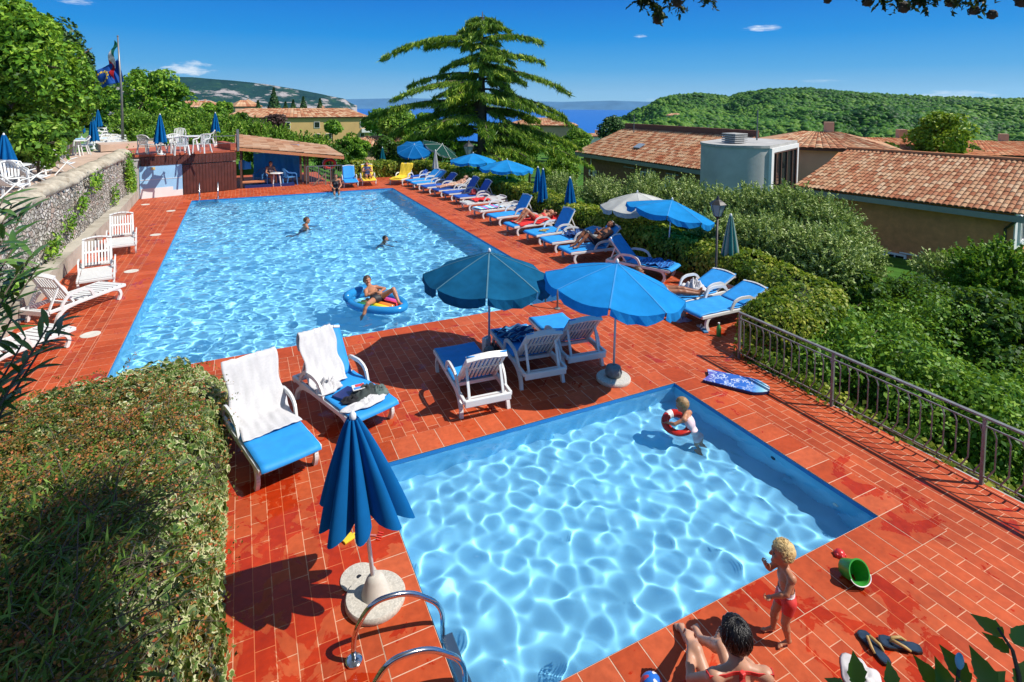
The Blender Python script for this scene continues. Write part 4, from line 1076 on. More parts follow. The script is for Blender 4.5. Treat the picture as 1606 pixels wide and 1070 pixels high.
# middle distance woods: low crowns over the slope left and centre, one mass
g = np.random.default_rng(31); pts = []
while len(pts) < 1500:
    px_, D_ = g.uniform(120, 640), g.uniform(330, 1000)
    q = PD(px_, 400, D_); pts.append((q.x, q.y, land_z(np.array([q.x]), np.array([q.y]))[0]))
for k in range(700):
    px_, D_ = g.uniform(860, 1700), g.uniform(200, 420)
    q = PD(px_, 400, D_); z_ = land_z(np.array([q.x]), np.array([q.y]))[0]; pts.append((q.x, q.y, z_))
tag(crowns('wood', np.array(pts), 4.2, M_FOREST, 6), 'scattered woodland on the slopes beyond the houses', kind='stuff')
for i, (px_, py_, t_, D_) in enumerate(((430, 172, 138, 220), (405, 172, 158, 260), (476, 170, 152, 240), (502, 168, 155, 260), (448, 170, 160, 270), (460, 171, 157, 250))):
    b_ = PD(px_, py_, D_); tp = PD(px_, t_, D_); h_ = tp.z-b_.z
    t = thing('conifer_tree', 'dark pointed conifer behind the yellow hotel roof' if i else 'tallest dark conifer behind the yellow hotel roof', 'tree', (b_.x, b_.y, b_.z-6), group='conifers behind the yellow hotel' if i else None)
    g = np.random.default_rng(300+i); k = 1500; v_ = g.uniform(0, 1, k)**1.3; a_ = g.uniform(0, 2*PI, k); r_ = (1-v_)*h_*.36*g.uniform(.4, 1, k)
    p = np.stack([np.cos(a_)*r_, np.sin(a_)*r_, 6+v_*h_-r_*.25], 1); V, F = leaves(p, np.stack([np.cos(a_), np.sin(a_), a_*0+.5], 1), .9, .5, seed=i)
    np_mesh('foliage', V, F, L_CONIF, t); MB().tube([(0, 0, 0), (0, 0, 6+h_*.8)], [.3, .06], 6).build('trunk', M_BARK, t)

# --- the cedar
cb_ = Vector((17.45, 41.5, -3.0)); cz = 11.45
cedar = thing('cedar_tree', 'great spreading cedar with drooping boughs behind the pool end', 'tree', cb_)
right = Vector((math.cos(YAW), -math.sin(YAW), 0)); away = Vector((math.sin(YAW), math.cos(YAW), 0)); SC = 45.0/FPX*1.0
mb = MB(); H_ = cz-cb_.z
mb.tube([(0, 0, -.5), (0.05, 0, H_*.3), (-.05, .05, H_*.6), (0, 0, H_*.85), (0, 0, H_)], [.55, .42, .28, .12, .03], 10)
branches = []
for (y0, tx, ty) in ((60, 590, 92), (75, 660, 75), (62, 848, 70), (110, 892, 146), (118, 636, 136), (130, 620, 158), (92, 850, 100), (150, 885, 182), (165, 560, 190), (172, 600, 215), (160, 905, 200), (200, 915, 235), (205, 640, 240), (45, 712, 52), (40, 800, 50), (30, 728, 36), (30, 786, 40), (120, 700, 150), (100, 820, 130), (170, 820, 215), (180, 690, 225), (90, 690, 112), (140, 840, 168), (215, 930, 262)):
    z0 = 4.4+(158.4-y0)*SC*1.0-cb_.z; zt = 4.4+(158.4-ty)*SC-cb_.z
    branches.append((z0, right*((tx-755)*SC)+away*random.uniform(-2, 2), zt))
gg = random.Random(4)
for i in range(84):
    f = i/84; z0 = H_*(0.16+0.80*f); a = gg.uniform(0, 2*PI) if i % 3 else gg.choice((-1, 1))*gg.uniform(1.0, 2.1)-PI/2
    L = (1-f)**0.8*7.6*gg.uniform(.55, 1.0)+.5
    branches.append((z0, right*math.cos(a)*L+away*math.sin(a)*L, z0-L*gg.uniform(.05, .28)))
cp, cn, ca_ = [], [], []
g = np.random.default_rng(12)
for z0, e, zt in branches:
    s = np.array([0, 0, z0]); E_ = np.array([e.x, e.y, zt]); L = np.linalg.norm(E_-s); mid = (s+E_)/2+np.array([0, 0, .16*L])
    ts = np.linspace(0, 1, 14); C_ = ((1-ts)**2)[:, None]*s+(2*ts*(1-ts))[:, None]*mid+(ts**2)[:, None]*E_
    mb.tube([tuple(q) for q in C_[::2]]+[tuple(C_[-1])], [max(.02, .02+.017*L*(1-t)) for t in list(ts[::2])+[1]], 5)
    dr = unit((E_-s)*np.array([1, 1, 0])[None])[0]; sd_ = np.array([-dr[1], dr[0], 0])
    nt_ = int(18+L*8)
    for k in range(nt_):
        t = g.uniform(.12, 1); q = ((1-t)**2)*s+2*t*(1-t)*mid+t*t*E_
        side = g.choice((-1, 1)); wl_ = (0.22+.34*L*math.sin(PI*min(1, t*.9+.08))**.8)*g.uniform(.25, 1.0)*(.66-.30*t)
        tip = q+sd_*side*wl_+dr*wl_*.45-np.array([0, 0, .18*wl_])
        m_ = int(13+wl_*34); u = g.uniform(0.0, 1, m_)[:, None]; pp = q+(tip-q)*u+g.normal(0, .05, (m_, 3))
        dl = g.uniform(.10, .48, m_)*(0.75+.15*t)
        cp.append(pp-np.array([0, 0, 1])*dl[:, None]*.42); cn.append(g.normal(0, 1, (m_, 3))*np.array([1, 1, .45])+np.array([0, 0, .25])); ca_.append(np.concatenate([g.normal(0, .55, (m_, 2))+dr[:2]*.35, -np.ones((m_, 1))], 1)*dl[:, None])
cp, cn, ca_ = np.concatenate(cp), np.concatenate(cn), np.concatenate(ca_); sz = np.linalg.norm(ca_, axis=1)*1.35
V, F = leaves(cp, cn, sz, .115, axis=unit(ca_)*3, seed=3, jit=.2)
np_mesh('foliage', V, F, L_CEDAR, cedar); mb.build('trunk', M_BARK, cedar, smooth=True)

# --- hedge along the right side of the deck
hedge_path = [(8.55, 6.70), (9.4, 6.85), (10.2, 7.3), (10.6, 8.6), (10.75, 10.5), (10.7, 12.5), (10.4, 14.5), (10.35, 17.0), (10.65, 20.0), (10.6, 24.0), (10.3, 27.5), (9.7, 30.6), (8.4, 32.3), (5.6, 32.5)]
hp = np.array(hedge_path); seg = np.linalg.norm(np.diff(hp, axis=0), axis=1); cum = np.concatenate([[0], np.cumsum(seg)])


def hedge_at(s): return np.stack([np.interp(s, cum, hp[:, 0]), np.interp(s, cum, hp[:, 1])], -1)


def hedge_h(s): return np.interp(s, [0, 2, 6, 12, 30, 60], [0.74, 0.76, 0.80, .85, .9, .95])


def hedge_w(s): return np.interp(s, [0, 1.2, 4, 30], [0.62, 0.64, .58, .55])


g = np.random.default_rng(17); n = 64000
s = cum[-1]*g.uniform(0, 1, n)**1.5; c0 = hedge_at(s); c1 = hedge_at(s+.05); tg = unit(c1-c0+1e-9); nn = np.stack([tg[:, 1], -tg[:, 0]], 1)
th = g.uniform(-.18*PI, 1.18*PI, n); w_ = hedge_w(s); h_ = hedge_h(s)
cs, sn = np.cos(th), np.sin(th); sx = np.sign(cs)*np.abs(cs)**.55; sz_ = np.where(sn > 0, np.abs(sn)**.6, -np.abs(sn)*2.0)
q3 = np.stack([c0[:, 0], c0[:, 1], s*0], 1)
lump = vnoise(np.concatenate([c0*1.6, (th*1.2)[:, None]], 1), 4, 3)*.15
off = sx*(w_+lump); zz_ = 0.42*h_+sz_*(0.58*h_+lump*.7)
p = np.stack([c0[:, 0]+nn[:, 0]*off, c0[:, 1]+nn[:, 1]*off, np.maximum(zz_, .02)], 1)
ep = g.uniform(0, 1, n) < .05
pe = hedge_at(s*0)[0]; a_ = g.uniform(0, 2*PI, n); ph = np.arccos(g.uniform(0, 1, n))
pend = np.stack([pe[0]+np.cos(a_)*np.sin(ph)**.6*.66, pe[1]+np.sin(a_)*np.sin(ph)**.6*.66, .80*np.cos(ph)**.6], 1)
nrm = np.stack([nn[:, 0]*cs, nn[:, 1]*cs, sn+.3], 1)
nrm = np.where(ep[:, None], np.stack([np.cos(a_)*np.sin(ph), np.sin(a_)*np.sin(ph), np.cos(ph)], 1), nrm); p = np.where(ep[:, None], pend, p)
p += g.normal(0, .025, p.shape)
D_ = np.hypot(p[:, 0], p[:, 1])
hedge = thing('hedge', 'long yellow-green clipped hedge behind the row of sun loungers', 'hedge', (0, 0, 0))
V, F = leaves(p, nrm, np.clip(.0062*D_, .055, .17), .75, seed=8, jit=.55, axis=np.array([[0, 0, -1.0]]))
np_mesh('foliage', V, F, L_HEDGE, hedge)
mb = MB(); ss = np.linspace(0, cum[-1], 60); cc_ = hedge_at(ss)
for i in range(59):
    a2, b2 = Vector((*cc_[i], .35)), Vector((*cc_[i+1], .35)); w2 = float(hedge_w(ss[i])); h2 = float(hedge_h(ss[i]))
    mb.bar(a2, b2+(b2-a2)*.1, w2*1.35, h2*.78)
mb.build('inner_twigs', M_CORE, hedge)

# --- olive trees on the slope below the hedge
for i, (px_, py_, rp, D_, n_) in enumerate(((945, 290, 34, 24, 6000), (1010, 292, 38, 22, 7000), (1070, 305, 40, 20, 8000), (1125, 318, 40, 19, 8000), (1180, 322, 44, 18.5, 9000), (1240, 330, 50, 18, 11000), (1292, 350, 48, 17.5, 11000), (1335, 396, 34, 17, 8500), (1210, 372, 44, 15.5, 9000), (1290, 392, 46, 15, 9500), (1130, 352, 34, 16, 7000), (880, 280, 30, 30, 5000))):
    bushy('olive_tree', 'grey green olive tree on the slope between hedge and brown building', px_, py_+22, D_, rp*1.02, L_OLIVE, int(n_*1.9), .105, 400+i, cat='tree', hh=1.0, trunk=.07, group='olive trees below the hedge', aspect=.30, lower=-1, shoots=.42)
for i, (lab, px_, py_, rp, D_, m_, n_, lf, kw) in enumerate((
    ('small leafy tree before the plastered building wall', 1490, 440, 35, 21, L_OLIVE, 11000, .12, {'shoots': .5, 'aspect': .35}),
    ('leafy tree at the corner under the gable windows', 1566, 440, 46, 20, L_IVYB, 11000, .13, {'shoots': .5}),
    ('dark bush in the shade below the plastered wall', 1430, 494, 40, 17, L_DARK, 8000, .14, {}),
    ('dark bush low at the right edge below the gable', 1560, 520, 60, 15, L_DARK, 9000, .14, {}),
    ('dark bush between olive trees and railing', 1350, 460, 40, 15, L_DARK, 7000, .13, {}),
    ('clipped bright bush row under the plastered wall', 1425, 468, 30, 18, L_IVYB, 6000, .12, {}))):
    bushy('leafy_tree' if 'tree' in lab.split('before')[0].split('at')[0] else 'bush', lab, px_, py_, D_, rp, m_, n_, lf, 430+i, cat='tree' if 'tree' in lab[:12] else 'bush', hh=.8, trunk=.08, lower=-1, **kw)
# --- green mass right behind the railing
for i, (x, y, z, r, h, m_, n_, lab) in enumerate((
    (9.05, 5.9, -.15, 1.2, 1.0, L_IVYB, 12000, 'leafy creeper bush behind the railing, next to the hedge end'),
    (9.45, 4.7, -.40, 1.25, 1.05, L_IVYB, 13000, 'large leafy bush behind the middle of the railing'),
    (10.0, 4.2, -.75, 1.1, 1.0, L_IVYB, 12000, 'leafy bush behind the railing beside the lawn'),
    (10.7, 6.0, -.45, 1.4, 1.1, L_IVYB, 11000, 'leafy bush down the slope behind the railing bushes'),
    (11.3, 4.4, -.95, 1.5, 1.1, L_IVYB, 9000, 'leafy bush at the right edge below the railing'),
    (8.65, 4.5, -1.3, .8, .9, L_DARK, 7000, 'shaded bush below the railing foot'),
    (10.9, 7.7, -.3, 1.2, .9, L_IVYB, 9000, 'leafy bush on the slope outside the hedge end'),
    (13.0, 6.6, -.7, 1.6, 1.2, L_IVYB, 9000, 'broad leafy bush on the slope under the olive trees'),
    (13.2, 4.6, -1.3, 1.6, 1.2, L_DARK, 9000, 'dark bush on the slope at the right edge'),
    (12.4, 8.4, -1.1, 1.4, 1.1, L_IVYB, 8000, 'leafy bush between the hedge end and the olive trees'),
    (15.0, 7.6, -1.0, 1.7, 1.2, L_DARK, 8000, 'shaded bush beneath the small leafy tree'),
    (16.2, 5.2, -1.5, 1.7, 1.3, L_DARK, 8000, 'shaded bush at the right edge beneath the gable'))):
    plant('bush', lab, 'bush', (x, y, -2.7), (x, y, z), (r, r, h), m_, n_, .085, 450+i, nclump=60, cr=.36, trunk=.06, lower=-1, limbs=5)
g = np.random.default_rng(41); n = 2600; yv = 2.9+(6.9-2.9)*g.uniform(0, 1, n)**.75; hv = g.uniform(0, 1, n)
p = np.stack([7.80+g.normal(0, .09, n), yv, -.08+hv**2*(0.10+.34*((yv-2.9)/4)**2)], 1)
creeper = thing('creeper', 'yellow-green creeper growing along the foot of the railing', 'creeper', (0, 0, 0))
V, F = leaves(p, np.tile([[-.6, -.2, .8]], (n, 1)), .07, .8, seed=5, jit=.6); np_mesh('foliage', V, F, L_HEDGE, creeper)
mb = MB(); mb.tube([(7.75, 2.9, -.02), (7.7, 4.2, .03), (7.76, 5.5, .02), (7.7, 6.8, .05)], .012, 5); mb.build('stem', M_BARK, creeper)
# weeds and creeper on the rubble wall
g = np.random.default_rng(43)
for i, (y, z, ry, rz_, n_) in enumerate(((27.9, 1.35, .55, .75, 900), (28.6, .75, .4, .6, 500), (22.0, 1.75, .7, .3, 260), (20.2, 1.3, .5, .3, 170), (17.3, .75, .6, .3, 200), (18.8, 1.0, .4, .3, 110), (14.6, .6, .5, .25, 150), (24.8, .9, .4, .4, 120))):
    t = thing('wall_plant', 'green weed growing out of the rubble wall', 'plant', (-4.3, y, z), group='weeds on the rubble wall')
    yy_ = g.normal(0, ry*.5, n_); zz_ = g.normal(0, rz_*.5, n_); p = np.stack([g.uniform(-.02, .16, n_), yy_, zz_], 1)
    V, F = leaves(p, np.tile([[1, -.2, .6]], (n_, 1)), .10, .6, seed=i, jit=.7); np_mesh('foliage', V, F, L_BROAD, t)
    MB().tube([(-.05, 0, -rz_*.3), (.05, .05, 0), (.08, -.03, rz_*.4)], .01, 5).build('stem', M_BARK, t)
# ---------------------------------------------------------------- ivy bank in the left foreground
def bank_h(x, y):
    """top of the planted bank; steep face to the paving at x=-0.25 and at y=9.5"""
    h = np.interp(y, [-2, 0.6, 2, 4, 6, 8, 9.2], [2.75, 2.6, 1.95, 1.5, 1.18, .95, .80])+.17*vnoise(np.stack([x*.9, y*.9, x*0], -1).reshape(-1, 3), 4, 3).reshape(np.shape(x))
    edge = np.clip((-0.30-x+.16*vnoise(np.stack([y*1.25, y*0+3, y*0], -1).reshape(-1, 3), 9, 3).reshape(np.shape(x)))/.55, 0, 1)**.48*np.clip((9.45+.25*np.sin(x*1.3)+np.minimum(x+.8, 0)*.62-y)/.8, 0, 1)**.55
    return h*edge


def bank_sample(n, seed, xr=(-5.5, -.26), yr=(1.0, 9.6), near=1.7):
    g = np.random.default_rng(seed)
    y = yr[0]+(yr[1]-yr[0])*g.uniform(0, 1, n)**near; x = xr[1]-(xr[1]-xr[0])*g.uniform(0, 1, n)**1.6
    e = .05; z = bank_h(x, y); nx = -(bank_h(x+e, y)-z)/e; ny = -(bank_h(x, y+e)-z)/e
    return np.stack([x, y, z], 1), unit(np.stack([nx, ny, np.ones(n)], 1)), g


xs = np.concatenate([np.linspace(-7, -1.2, 60), np.linspace(-1.15, -.26, 40)]); ys = np.concatenate([np.linspace(-1.5, 8.4, 110), np.linspace(8.45, 9.95, 40)])
X, Y = np.meshgrid(xs, ys); Z = np.maximum(bank_h(X, Y)-.05, -.02)
nx_ = len(xs)-1; ny_ = len(ys)-1; i = np.arange(nx_*ny_); a = (i//nx_)*(nx_+1)+i % nx_
tag(np_mesh('planted_bank', np.stack([X, Y, Z], -1).reshape(-1, 3), np.stack([a, a+1, a+nx_+2, a+nx_+1], 1), simple('dark_soil_and_twigs', (0.028, 0.026, 0.014), 1.0, .4, 6, .5), smooth=True), 'earth bank beneath the ivy', kind='structure')
# terrace the photographer stands on
mb = MB(); mb.prism([(-7, -4), (5.2, -4), (5.2, .15), (-.3, .35), (-7, .35)], -.2, 2.55); tag(mb.build('garden_terrace', M_CONC), 'upper garden terrace behind the viewpoint', kind='structure')

IVY = [(0, -.5), (.30, -.46), (.52, -.10), (.30, .02), (.40, .28), (.16, .26), (0, .58), (-.16, .26), (-.40, .28), (-.30, .02), (-.52, -.10), (-.30, -.46)]


def ivy_mesh(name, pos, nrm, size, mats, parent, seed, border=.72, jit=.45):
    """five-lobed leaves with a pale margin: inner and outer part of each leaf carry their own material"""
    g = np.random.default_rng(seed); n = len(pos); nr = unit(nrm+g.normal(0, jit, (n, 3)))
    a = g.normal(0, 1, (n, 3))+np.array([.3, .2, -.6]); t = unit(a-nr*np.sum(a*nr, 1, keepdims=True)); b = np.cross(nr, t)
    s = size*g.uniform(.6, 1.35, n); k = len(IVY); o = np.array(IVY); r2 = (o**2).sum(1)
    out = pos[:, None]+(b[:, None]*o[None, :, :1]+t[:, None]*o[None, :, 1:])*s[:, None, None]-nr[:, None]*(r2[None, :, None]*.35*s[:, None, None])
    bd = border+g.uniform(-.12, .12, n); inn = pos[:, None]+(out-pos[:, None])*bd[:, None, None]+nr[:, None]*.0015
    V = np.concatenate([pos[:, None], inn, out], 1).reshape(-1, 3); base = (np.arange(n)*(2*k+1))[:, None]
    F4, M = [], []
    j = np.arange(k); j2 = (j+1) % k
    tri = np.stack([base+0*j, base+1+j, base+1+j2, base+1+j2], -1).reshape(-1, 4)   # degenerate quads avoided below
    me = bpy.data.meshes.new(name)
    t3 = np.stack([base+0*j, base+1+j, base+1+j2], -1).reshape(-1, 3); q4 = np.stack([base+1+j, base+1+k+j, base+1+k+j2, base+1+j2], -1).reshape(-1, 4)
    me.vertices.add(len(V)); me.vertices.foreach_set('co', V.astype(np.float32).ravel())
    li = np.concatenate([t3.ravel(), q4.ravel()]); me.loops.add(len(li)); me.loops.foreach_set('vertex_index', li.astype(np.int32))
    st = np.concatenate([np.arange(len(t3))*3, len(t3)*3+np.arange(len(q4))*4]); me.polygons.add(len(st)); me.polygons.foreach_set('loop_start', st.astype(np.int32))
    for q in mats: me.materials.append(q)
    me.polygons.foreach_set('material_index', np.concatenate([np.zeros(len(t3)), np.ones(len(q4))]).astype(np.int32)); me.update(calc_edges=True)
    ob = bpy.data.objects.new(name, me); C.objects.link(ob)
    if parent is not None: ob.parent = parent
    return ob


IV_IN = leafmat('ivy_centre', [(0, (0.035, 0.075, 0.018)), (.5, (0.08, 0.14, 0.03)), (1, (0.15, 0.21, 0.05))], clump=.5, cscale=1.2, gain=1.35)
IV_RIM = leafmat('ivy_pale_margin', [(0, (0.16, 0.20, 0.06)), (.35, (0.40, 0.42, 0.17)), (.75, (0.60, 0.58, 0.30)), (1, (0.70, 0.68, 0.44))], clump=.6, cscale=1.2)
p, nr, g = bank_sample(26000, 51)
dens = vnoise(p*.55, 12, 3); fringe = (p[:, 0] > -1.0) | (p[:, 1] > 7.2)
keep = fringe | ((dens > .22) & (g.uniform(0, 1, len(p)) < .7)) | (g.uniform(0, 1, len(p)) < .2)
p, nr = p[keep], nr[keep]; p = p+nr*g.uniform(-.02, .12, (len(p), 1))
tag(ivy_mesh('ivy', p, nr, .082, (IV_IN, IV_RIM), None, 7), 'variegated ivy with cream leaf margins spilling over the bank edge', kind='stuff')
# reddish brown cotoneaster twigs lying over the bank
CO_LEAF = leafmat('cotoneaster_leaf', [(0, (0.04, 0.07, 0.012)), (.35, (0.10, 0.115, 0.02)), (.62, (0.25, 0.15, 0.035)), (.85, (0.38, 0.15, 0.04)), (1, (0.48, 0.12, 0.06))], clump=.6, cscale=1.6, trans=.25, gain=1.15)
CO_GRN = leafmat('grassy_leaf', [(0, (0.02, 0.05, 0.008)), (.5, (0.06, 0.12, 0.015)), (1, (0.13, 0.20, 0.03))], clump=.6, cscale=1.6, trans=.25, gain=1.7)


def twigs(name, label, n_tw, xr, yr, m, seed, leaf, L, kind, up=.5, aspect=.55, per=34, dirx=.3):
    p, nr, g = bank_sample(n_tw, seed, xr, yr, 1.25)
    az = g.uniform(0, 2*PI, n_tw); d = unit(np.stack([np.cos(az)+dirx, np.sin(az), np.full(n_tw, up)], 1)+nr*.3)
    Ls = L*g.uniform(.5, 1.3, n_tw); u = np.linspace(.08, 1, per)
    c = p[:, None]+d[:, None]*(u[None, :, None]*Ls[:, None, None])-np.array([0, 0, 1])*(u**2)[None, :, None]*(Ls*.45)[:, None, None]
    c = c.reshape(-1, 3); c = c+g.normal(0, leaf*.45, c.shape); thin = ((np.repeat(p[:, 0], per) > -.85) | (np.repeat(p[:, 1], per) > 7.3)) & (np.repeat(g.uniform(0, 1, n_tw), per) < .72)
    dd_ = np.repeat(d, per, 0); kp_ = (c[:, 0] < -.16+g.uniform(-.1, .1, len(c))) & ~thin; c, dd_ = c[kp_], dd_[kp_]
    V, F = leaves(c, np.tile([[0, 0, 1.0]], (len(c), 1)), leaf, aspect, seed=seed, jit=.8, axis=dd_ if aspect < .3 else None)
    o = np_mesh(name, V, F, m)
    mb = MB()
    for k in range(0, n_tw, 3):
        if p[k, 0] > -.7 or p[k, 1] > 7.3: continue
        q = [p[k]+d[k]*t*Ls[k]-np.array([0, 0, 1])*t*t*Ls[k]*.45 for t in (0, .4, .75, 1)]
        mb.tube(q, [.005, .004, .003, .0015], 4, cap=False)
    st = mb.build('twig', M_BARK, o)
    return tag(o, label, kind=kind)


twigs('cotoneaster', 'arching reddish brown ground cover on top of the bank', 3000, (-3.9, -.35), (2.8, 7.9), CO_LEAF, 61, .027, .60, 'stuff', up=.8)
twigs('ground_cover', 'mixed green ground cover between the ivy and brown twigs', 1500, (-5.5, -.6), (2.2, 8.8), CO_GRN, 62, .030, .5, 'stuff')
twigs('long_grass', 'long dark grass in the near corner of the bank', 900, (-4.5, -.7), (1.9, 5.0), CO_GRN, 63, .13, .75, 'stuff', up=1.2, aspect=.10, per=7)
# sprigs at the paving edge
p, nr, g = bank_sample(420, 66, (-.45, -.26), (2.3, 6.0), 1.0)
q_ = np.repeat(p, 9, 0); u = np.tile(np.linspace(.1, 1, 9), 420); c = q_+np.stack([u*.10, g.normal(0, .03, len(u)), -.12*u*u+g.normal(0, .02, len(u))], 1)*np.repeat(g.uniform(.2, 1.2, 420), 9)[:, None]
V, F = leaves(c, np.tile([[.2, 0, 1.]], (len(c), 1)), .03, .6, seed=4, jit=.8); o = np_mesh('ground_cover', V, F, CO_LEAF); tag(o, 'brown sprigs creeping over the paving edge of the bank', kind='stuff')

# ---------------------------------------------------------------- oleander at the left edge
OLE = leafmat('oleander_leaf', [(0, (0.015, 0.045, 0.012)), (.5, (0.04, 0.10, 0.02)), (1, (0.10, 0.18, 0.045))], clump=.3, trans=.15, rough=.3, spec=.6, gain=1.4)


def blade(mb, a, d, L, w, n):
    """one long pointed leaf from a in direction d"""
    d = Vector(d).normalized(); n = Vector(n); s = d.cross(n).normalized(); n = s.cross(d); pts = []
    for k in range(6):
        t = k/5; ww = w*math.sin(PI*min(.98, .08+t*.92))**.8; c = Vector(a)+d*L*t-Vector((0, 0, 1))*L*.22*t*t
        pts += [c-s*ww/2+n*ww*.18, c, c+s*ww/2+n*ww*.18]
    mb.mesh(pts, [f for k in range(5) for f in ((3*k, 3*k+1, 3*k+4, 3*k+3), (3*k+1, 3*k+2, 3*k+5, 3*k+4))])


g = random.Random(8)
for i, (lab, ends, D_, root) in enumerate((
    ('oleander with long narrow leaves reaching in at the lower left edge', ((18, 500), (75, 512), (40, 530), (5, 470), (95, 498)), 3.3, (-260, 760)),
    ('oleander shoot with long dark leaves at the left edge, middle of the wall', ((20, 390), (50, 402), (5, 375), (62, 415), (30, 425)), 4.6, (-260, 620)),
    ('oleander tip with narrow leaves at the left edge below the deck chairs', ((18, 322), (5, 312), (35, 338)), 5.2, (-240, 520)),
    ('small oleander shoot at the left edge above the ivy', ((-6, 600), (6, 615)), 3.4, (-200, 800)))):
    b0 = PD(root[0], root[1], D_*.95); b0.z = float(bank_h(np.array([max(b0.x, -6.9)]), np.array([b0.y]))[0])-.05
    t = thing('oleander', lab, 'shrub', b0); sm = MB(); lm = MB()
    for (px_, py_) in ends:
        e = PD(px_, py_, D_+g.uniform(-.15, .15))-b0; mid = e*.55+Vector((-.1, 0, .12))
        sm.tube([(0, 0, 0), mid, e], [.012, .008, .004], 5)
        for k in range(13):
            f = .66+.34*(k/12)**.7; c = mid.lerp(e, (f-.45)/.55)
            a = g.uniform(0, 2*PI); dr = (e-mid).normalized()*g.uniform(.2, .9)+Vector((math.cos(a), math.sin(a), g.uniform(-.4, .5)))*.8
            blade(lm, c, dr, g.uniform(.11, .19)*D_/3.3*.95, .024*D_/3.3, (0, -.3, 1))
    lm.build('leaf', OLE, t, smooth=True); sm.build('stem', M_BARK, t, smooth=True)

# ---------------------------------------------------------------- big leaves at the lower right edge
NEAR_LEAF = leafmat('glossy_near_leaf', [(0, (0.012, 0.05, 0.008)), (.5, (0.03, 0.12, 0.012)), (1, (0.08, 0.22, 0.02))], clump=.2, trans=.35, rough=.3, spec=.5)
t = thing('climbing_shrub', 'dark leafy shoot with large pointed leaves at the bottom right corner', 'shrub', (2.3, .05, 2.55))
sm = MB(); B0 = Vector((2.3, .05, 2.55)); g = random.Random(3)


def toothed(mb, c, d, n, L, w):
    d = Vector(d).normalized(); n = Vector(n).normalized(); s = d.cross(n).normalized(); n = s.cross(d)
    prof = [(0, 0), (.10, .30), (.18, .42), (.22, .36), (.40, .50), (.44, .42), (.62, .34), (.66, .27), (.85, .11), (1, 0)]
    mid = [c+d*L*t_-Vector((0, 0, 1))*L*.12*t_*t_ for t_, _ in prof]
    vs = []
    for (t_, ww), m_ in zip(prof, mid): vs += [m_-s*ww*w+n*ww*w*.22, m_, m_+s*ww*w+n*ww*w*.22]
    mb.mesh(vs, [f for k in range(len(prof)-1) for f in ((3*k, 3*k+1, 3*k+4, 3*k+3), (3*k+1, 3*k+2, 3*k+5, 3*k+4))])


for (px_, py_, tx, ty, D_, L) in ((1345, 1075, 1338, 1016, 2.0, .15), (1400, 1082, 1392, 1028, 2.0, .12), (1330, 1085, 1296, 1062, 2.0, .10), (1475, 1085, 1450, 1048, 1.8, .12), (1520, 1075, 1500, 1045, 1.8, .13), (1540, 1085, 1572, 1052, 1.8, .13), (1575, 1000, 1540, 972, 1.7, .10), (1590, 1010, 1606, 985, 1.7, .09), (1583, 1025, 1545, 992, 1.7, .08), (1600, 1080, 1612, 1040, 1.7, .12), (1560, 1090, 1545, 1058, 1.75, .14), (1490, 1092, 1478, 1058, 1.8, .12)):
    a, b_ = PD(px_, py_, D_)-B0, PD(tx, ty, D_+.02)-B0; lm = MB(); toothed(lm, a, b_-a, Vector((-.3, -.55, .8)), L*.72, L*.44); lm.build('leaf', NEAR_LEAF, t, smooth=True)
for pts_ in (((1600, 1130, 1.7), (1598, 1060, 1.7), (1588, 1020, 1.7), (1565, 985, 1.7)), ((1480, 1130, 1.85), (1500, 1085, 1.8), (1504, 1046, 1.8)), ((1390, 1130, 2.0), (1370, 1085, 2.0), (1345, 1074, 2.0))):
    q = [PD(*v)-B0 for v in pts_]; sm.tube([Vector((0, 0, 0)).lerp(q[0], .2)]+q, [.007, .006, .005, .004, .003][:len(q)+1], 6)
sm.build('stem', simple('dark_stem', (.02, .02, .012), .7), t, smooth=True)
bd = MB(); c = PD(1505, 1037, 1.8)-B0; bd.ball(c, (.010, .010, .022), nu=10, nv=8); bd.build('bud', simple('pale_blue_bud', (.12, .36, .55), .5), t, smooth=True)

# ---------------------------------------------------------------- cypress whose cone-bearing twigs hang into the top of the picture
CYP = leafmat('cypress_scale', [(0, (0.004, 0.012, 0.004)), (.6, (0.012, 0.03, 0.008)), (1, (0.03, 0.06, 0.015))], clump=.3, trans=.1)
cy = thing('cypress_tree', 'dark cypress with round cones whose branch tips hang in at the top', 'tree', (5.4, -1.8, 2.5))
B0 = Vector((5.4, -1.8, 2.5)); mb = MB()
mb.tube([(0, 0, -2.6), (0, 0, 2), (-.1, .1, 5), (-.1, .1, 8.5)], [.24, .2, .13, .03], 10)
cp, cn, ca_ = [], [], []; g = np.random.default_rng(77); cones = []


def spray(a, e, k, fine):
    a, e = np.array(a), np.array(e); mb.tube([tuple(a), tuple((a+e)/2+np.array([0, 0, .05])), tuple(e)], [.014, .009, .003], 5)
    for _ in range(k):
        t_ = g.uniform(.25, 1.0); q = a+(e-a)*t_; d = unit((g.normal(0, 1, 3)+np.array([0, 0, -.5])+unit((e-a)[None])[0]*.9)[None])[0]; L = g.uniform(.04, .13)*fine
        for m_ in range(7):
            u = (m_+.5)/7; side = np.array([g.normal(0, 1), g.normal(0, 1), g.normal(0, .6)]); dd = unit((d+side*.55)[None])[0]
            cp.append(q+d*L*u+dd*.012*fine); cn.append(g.normal(0, 1, 3)); ca_.append(dd)


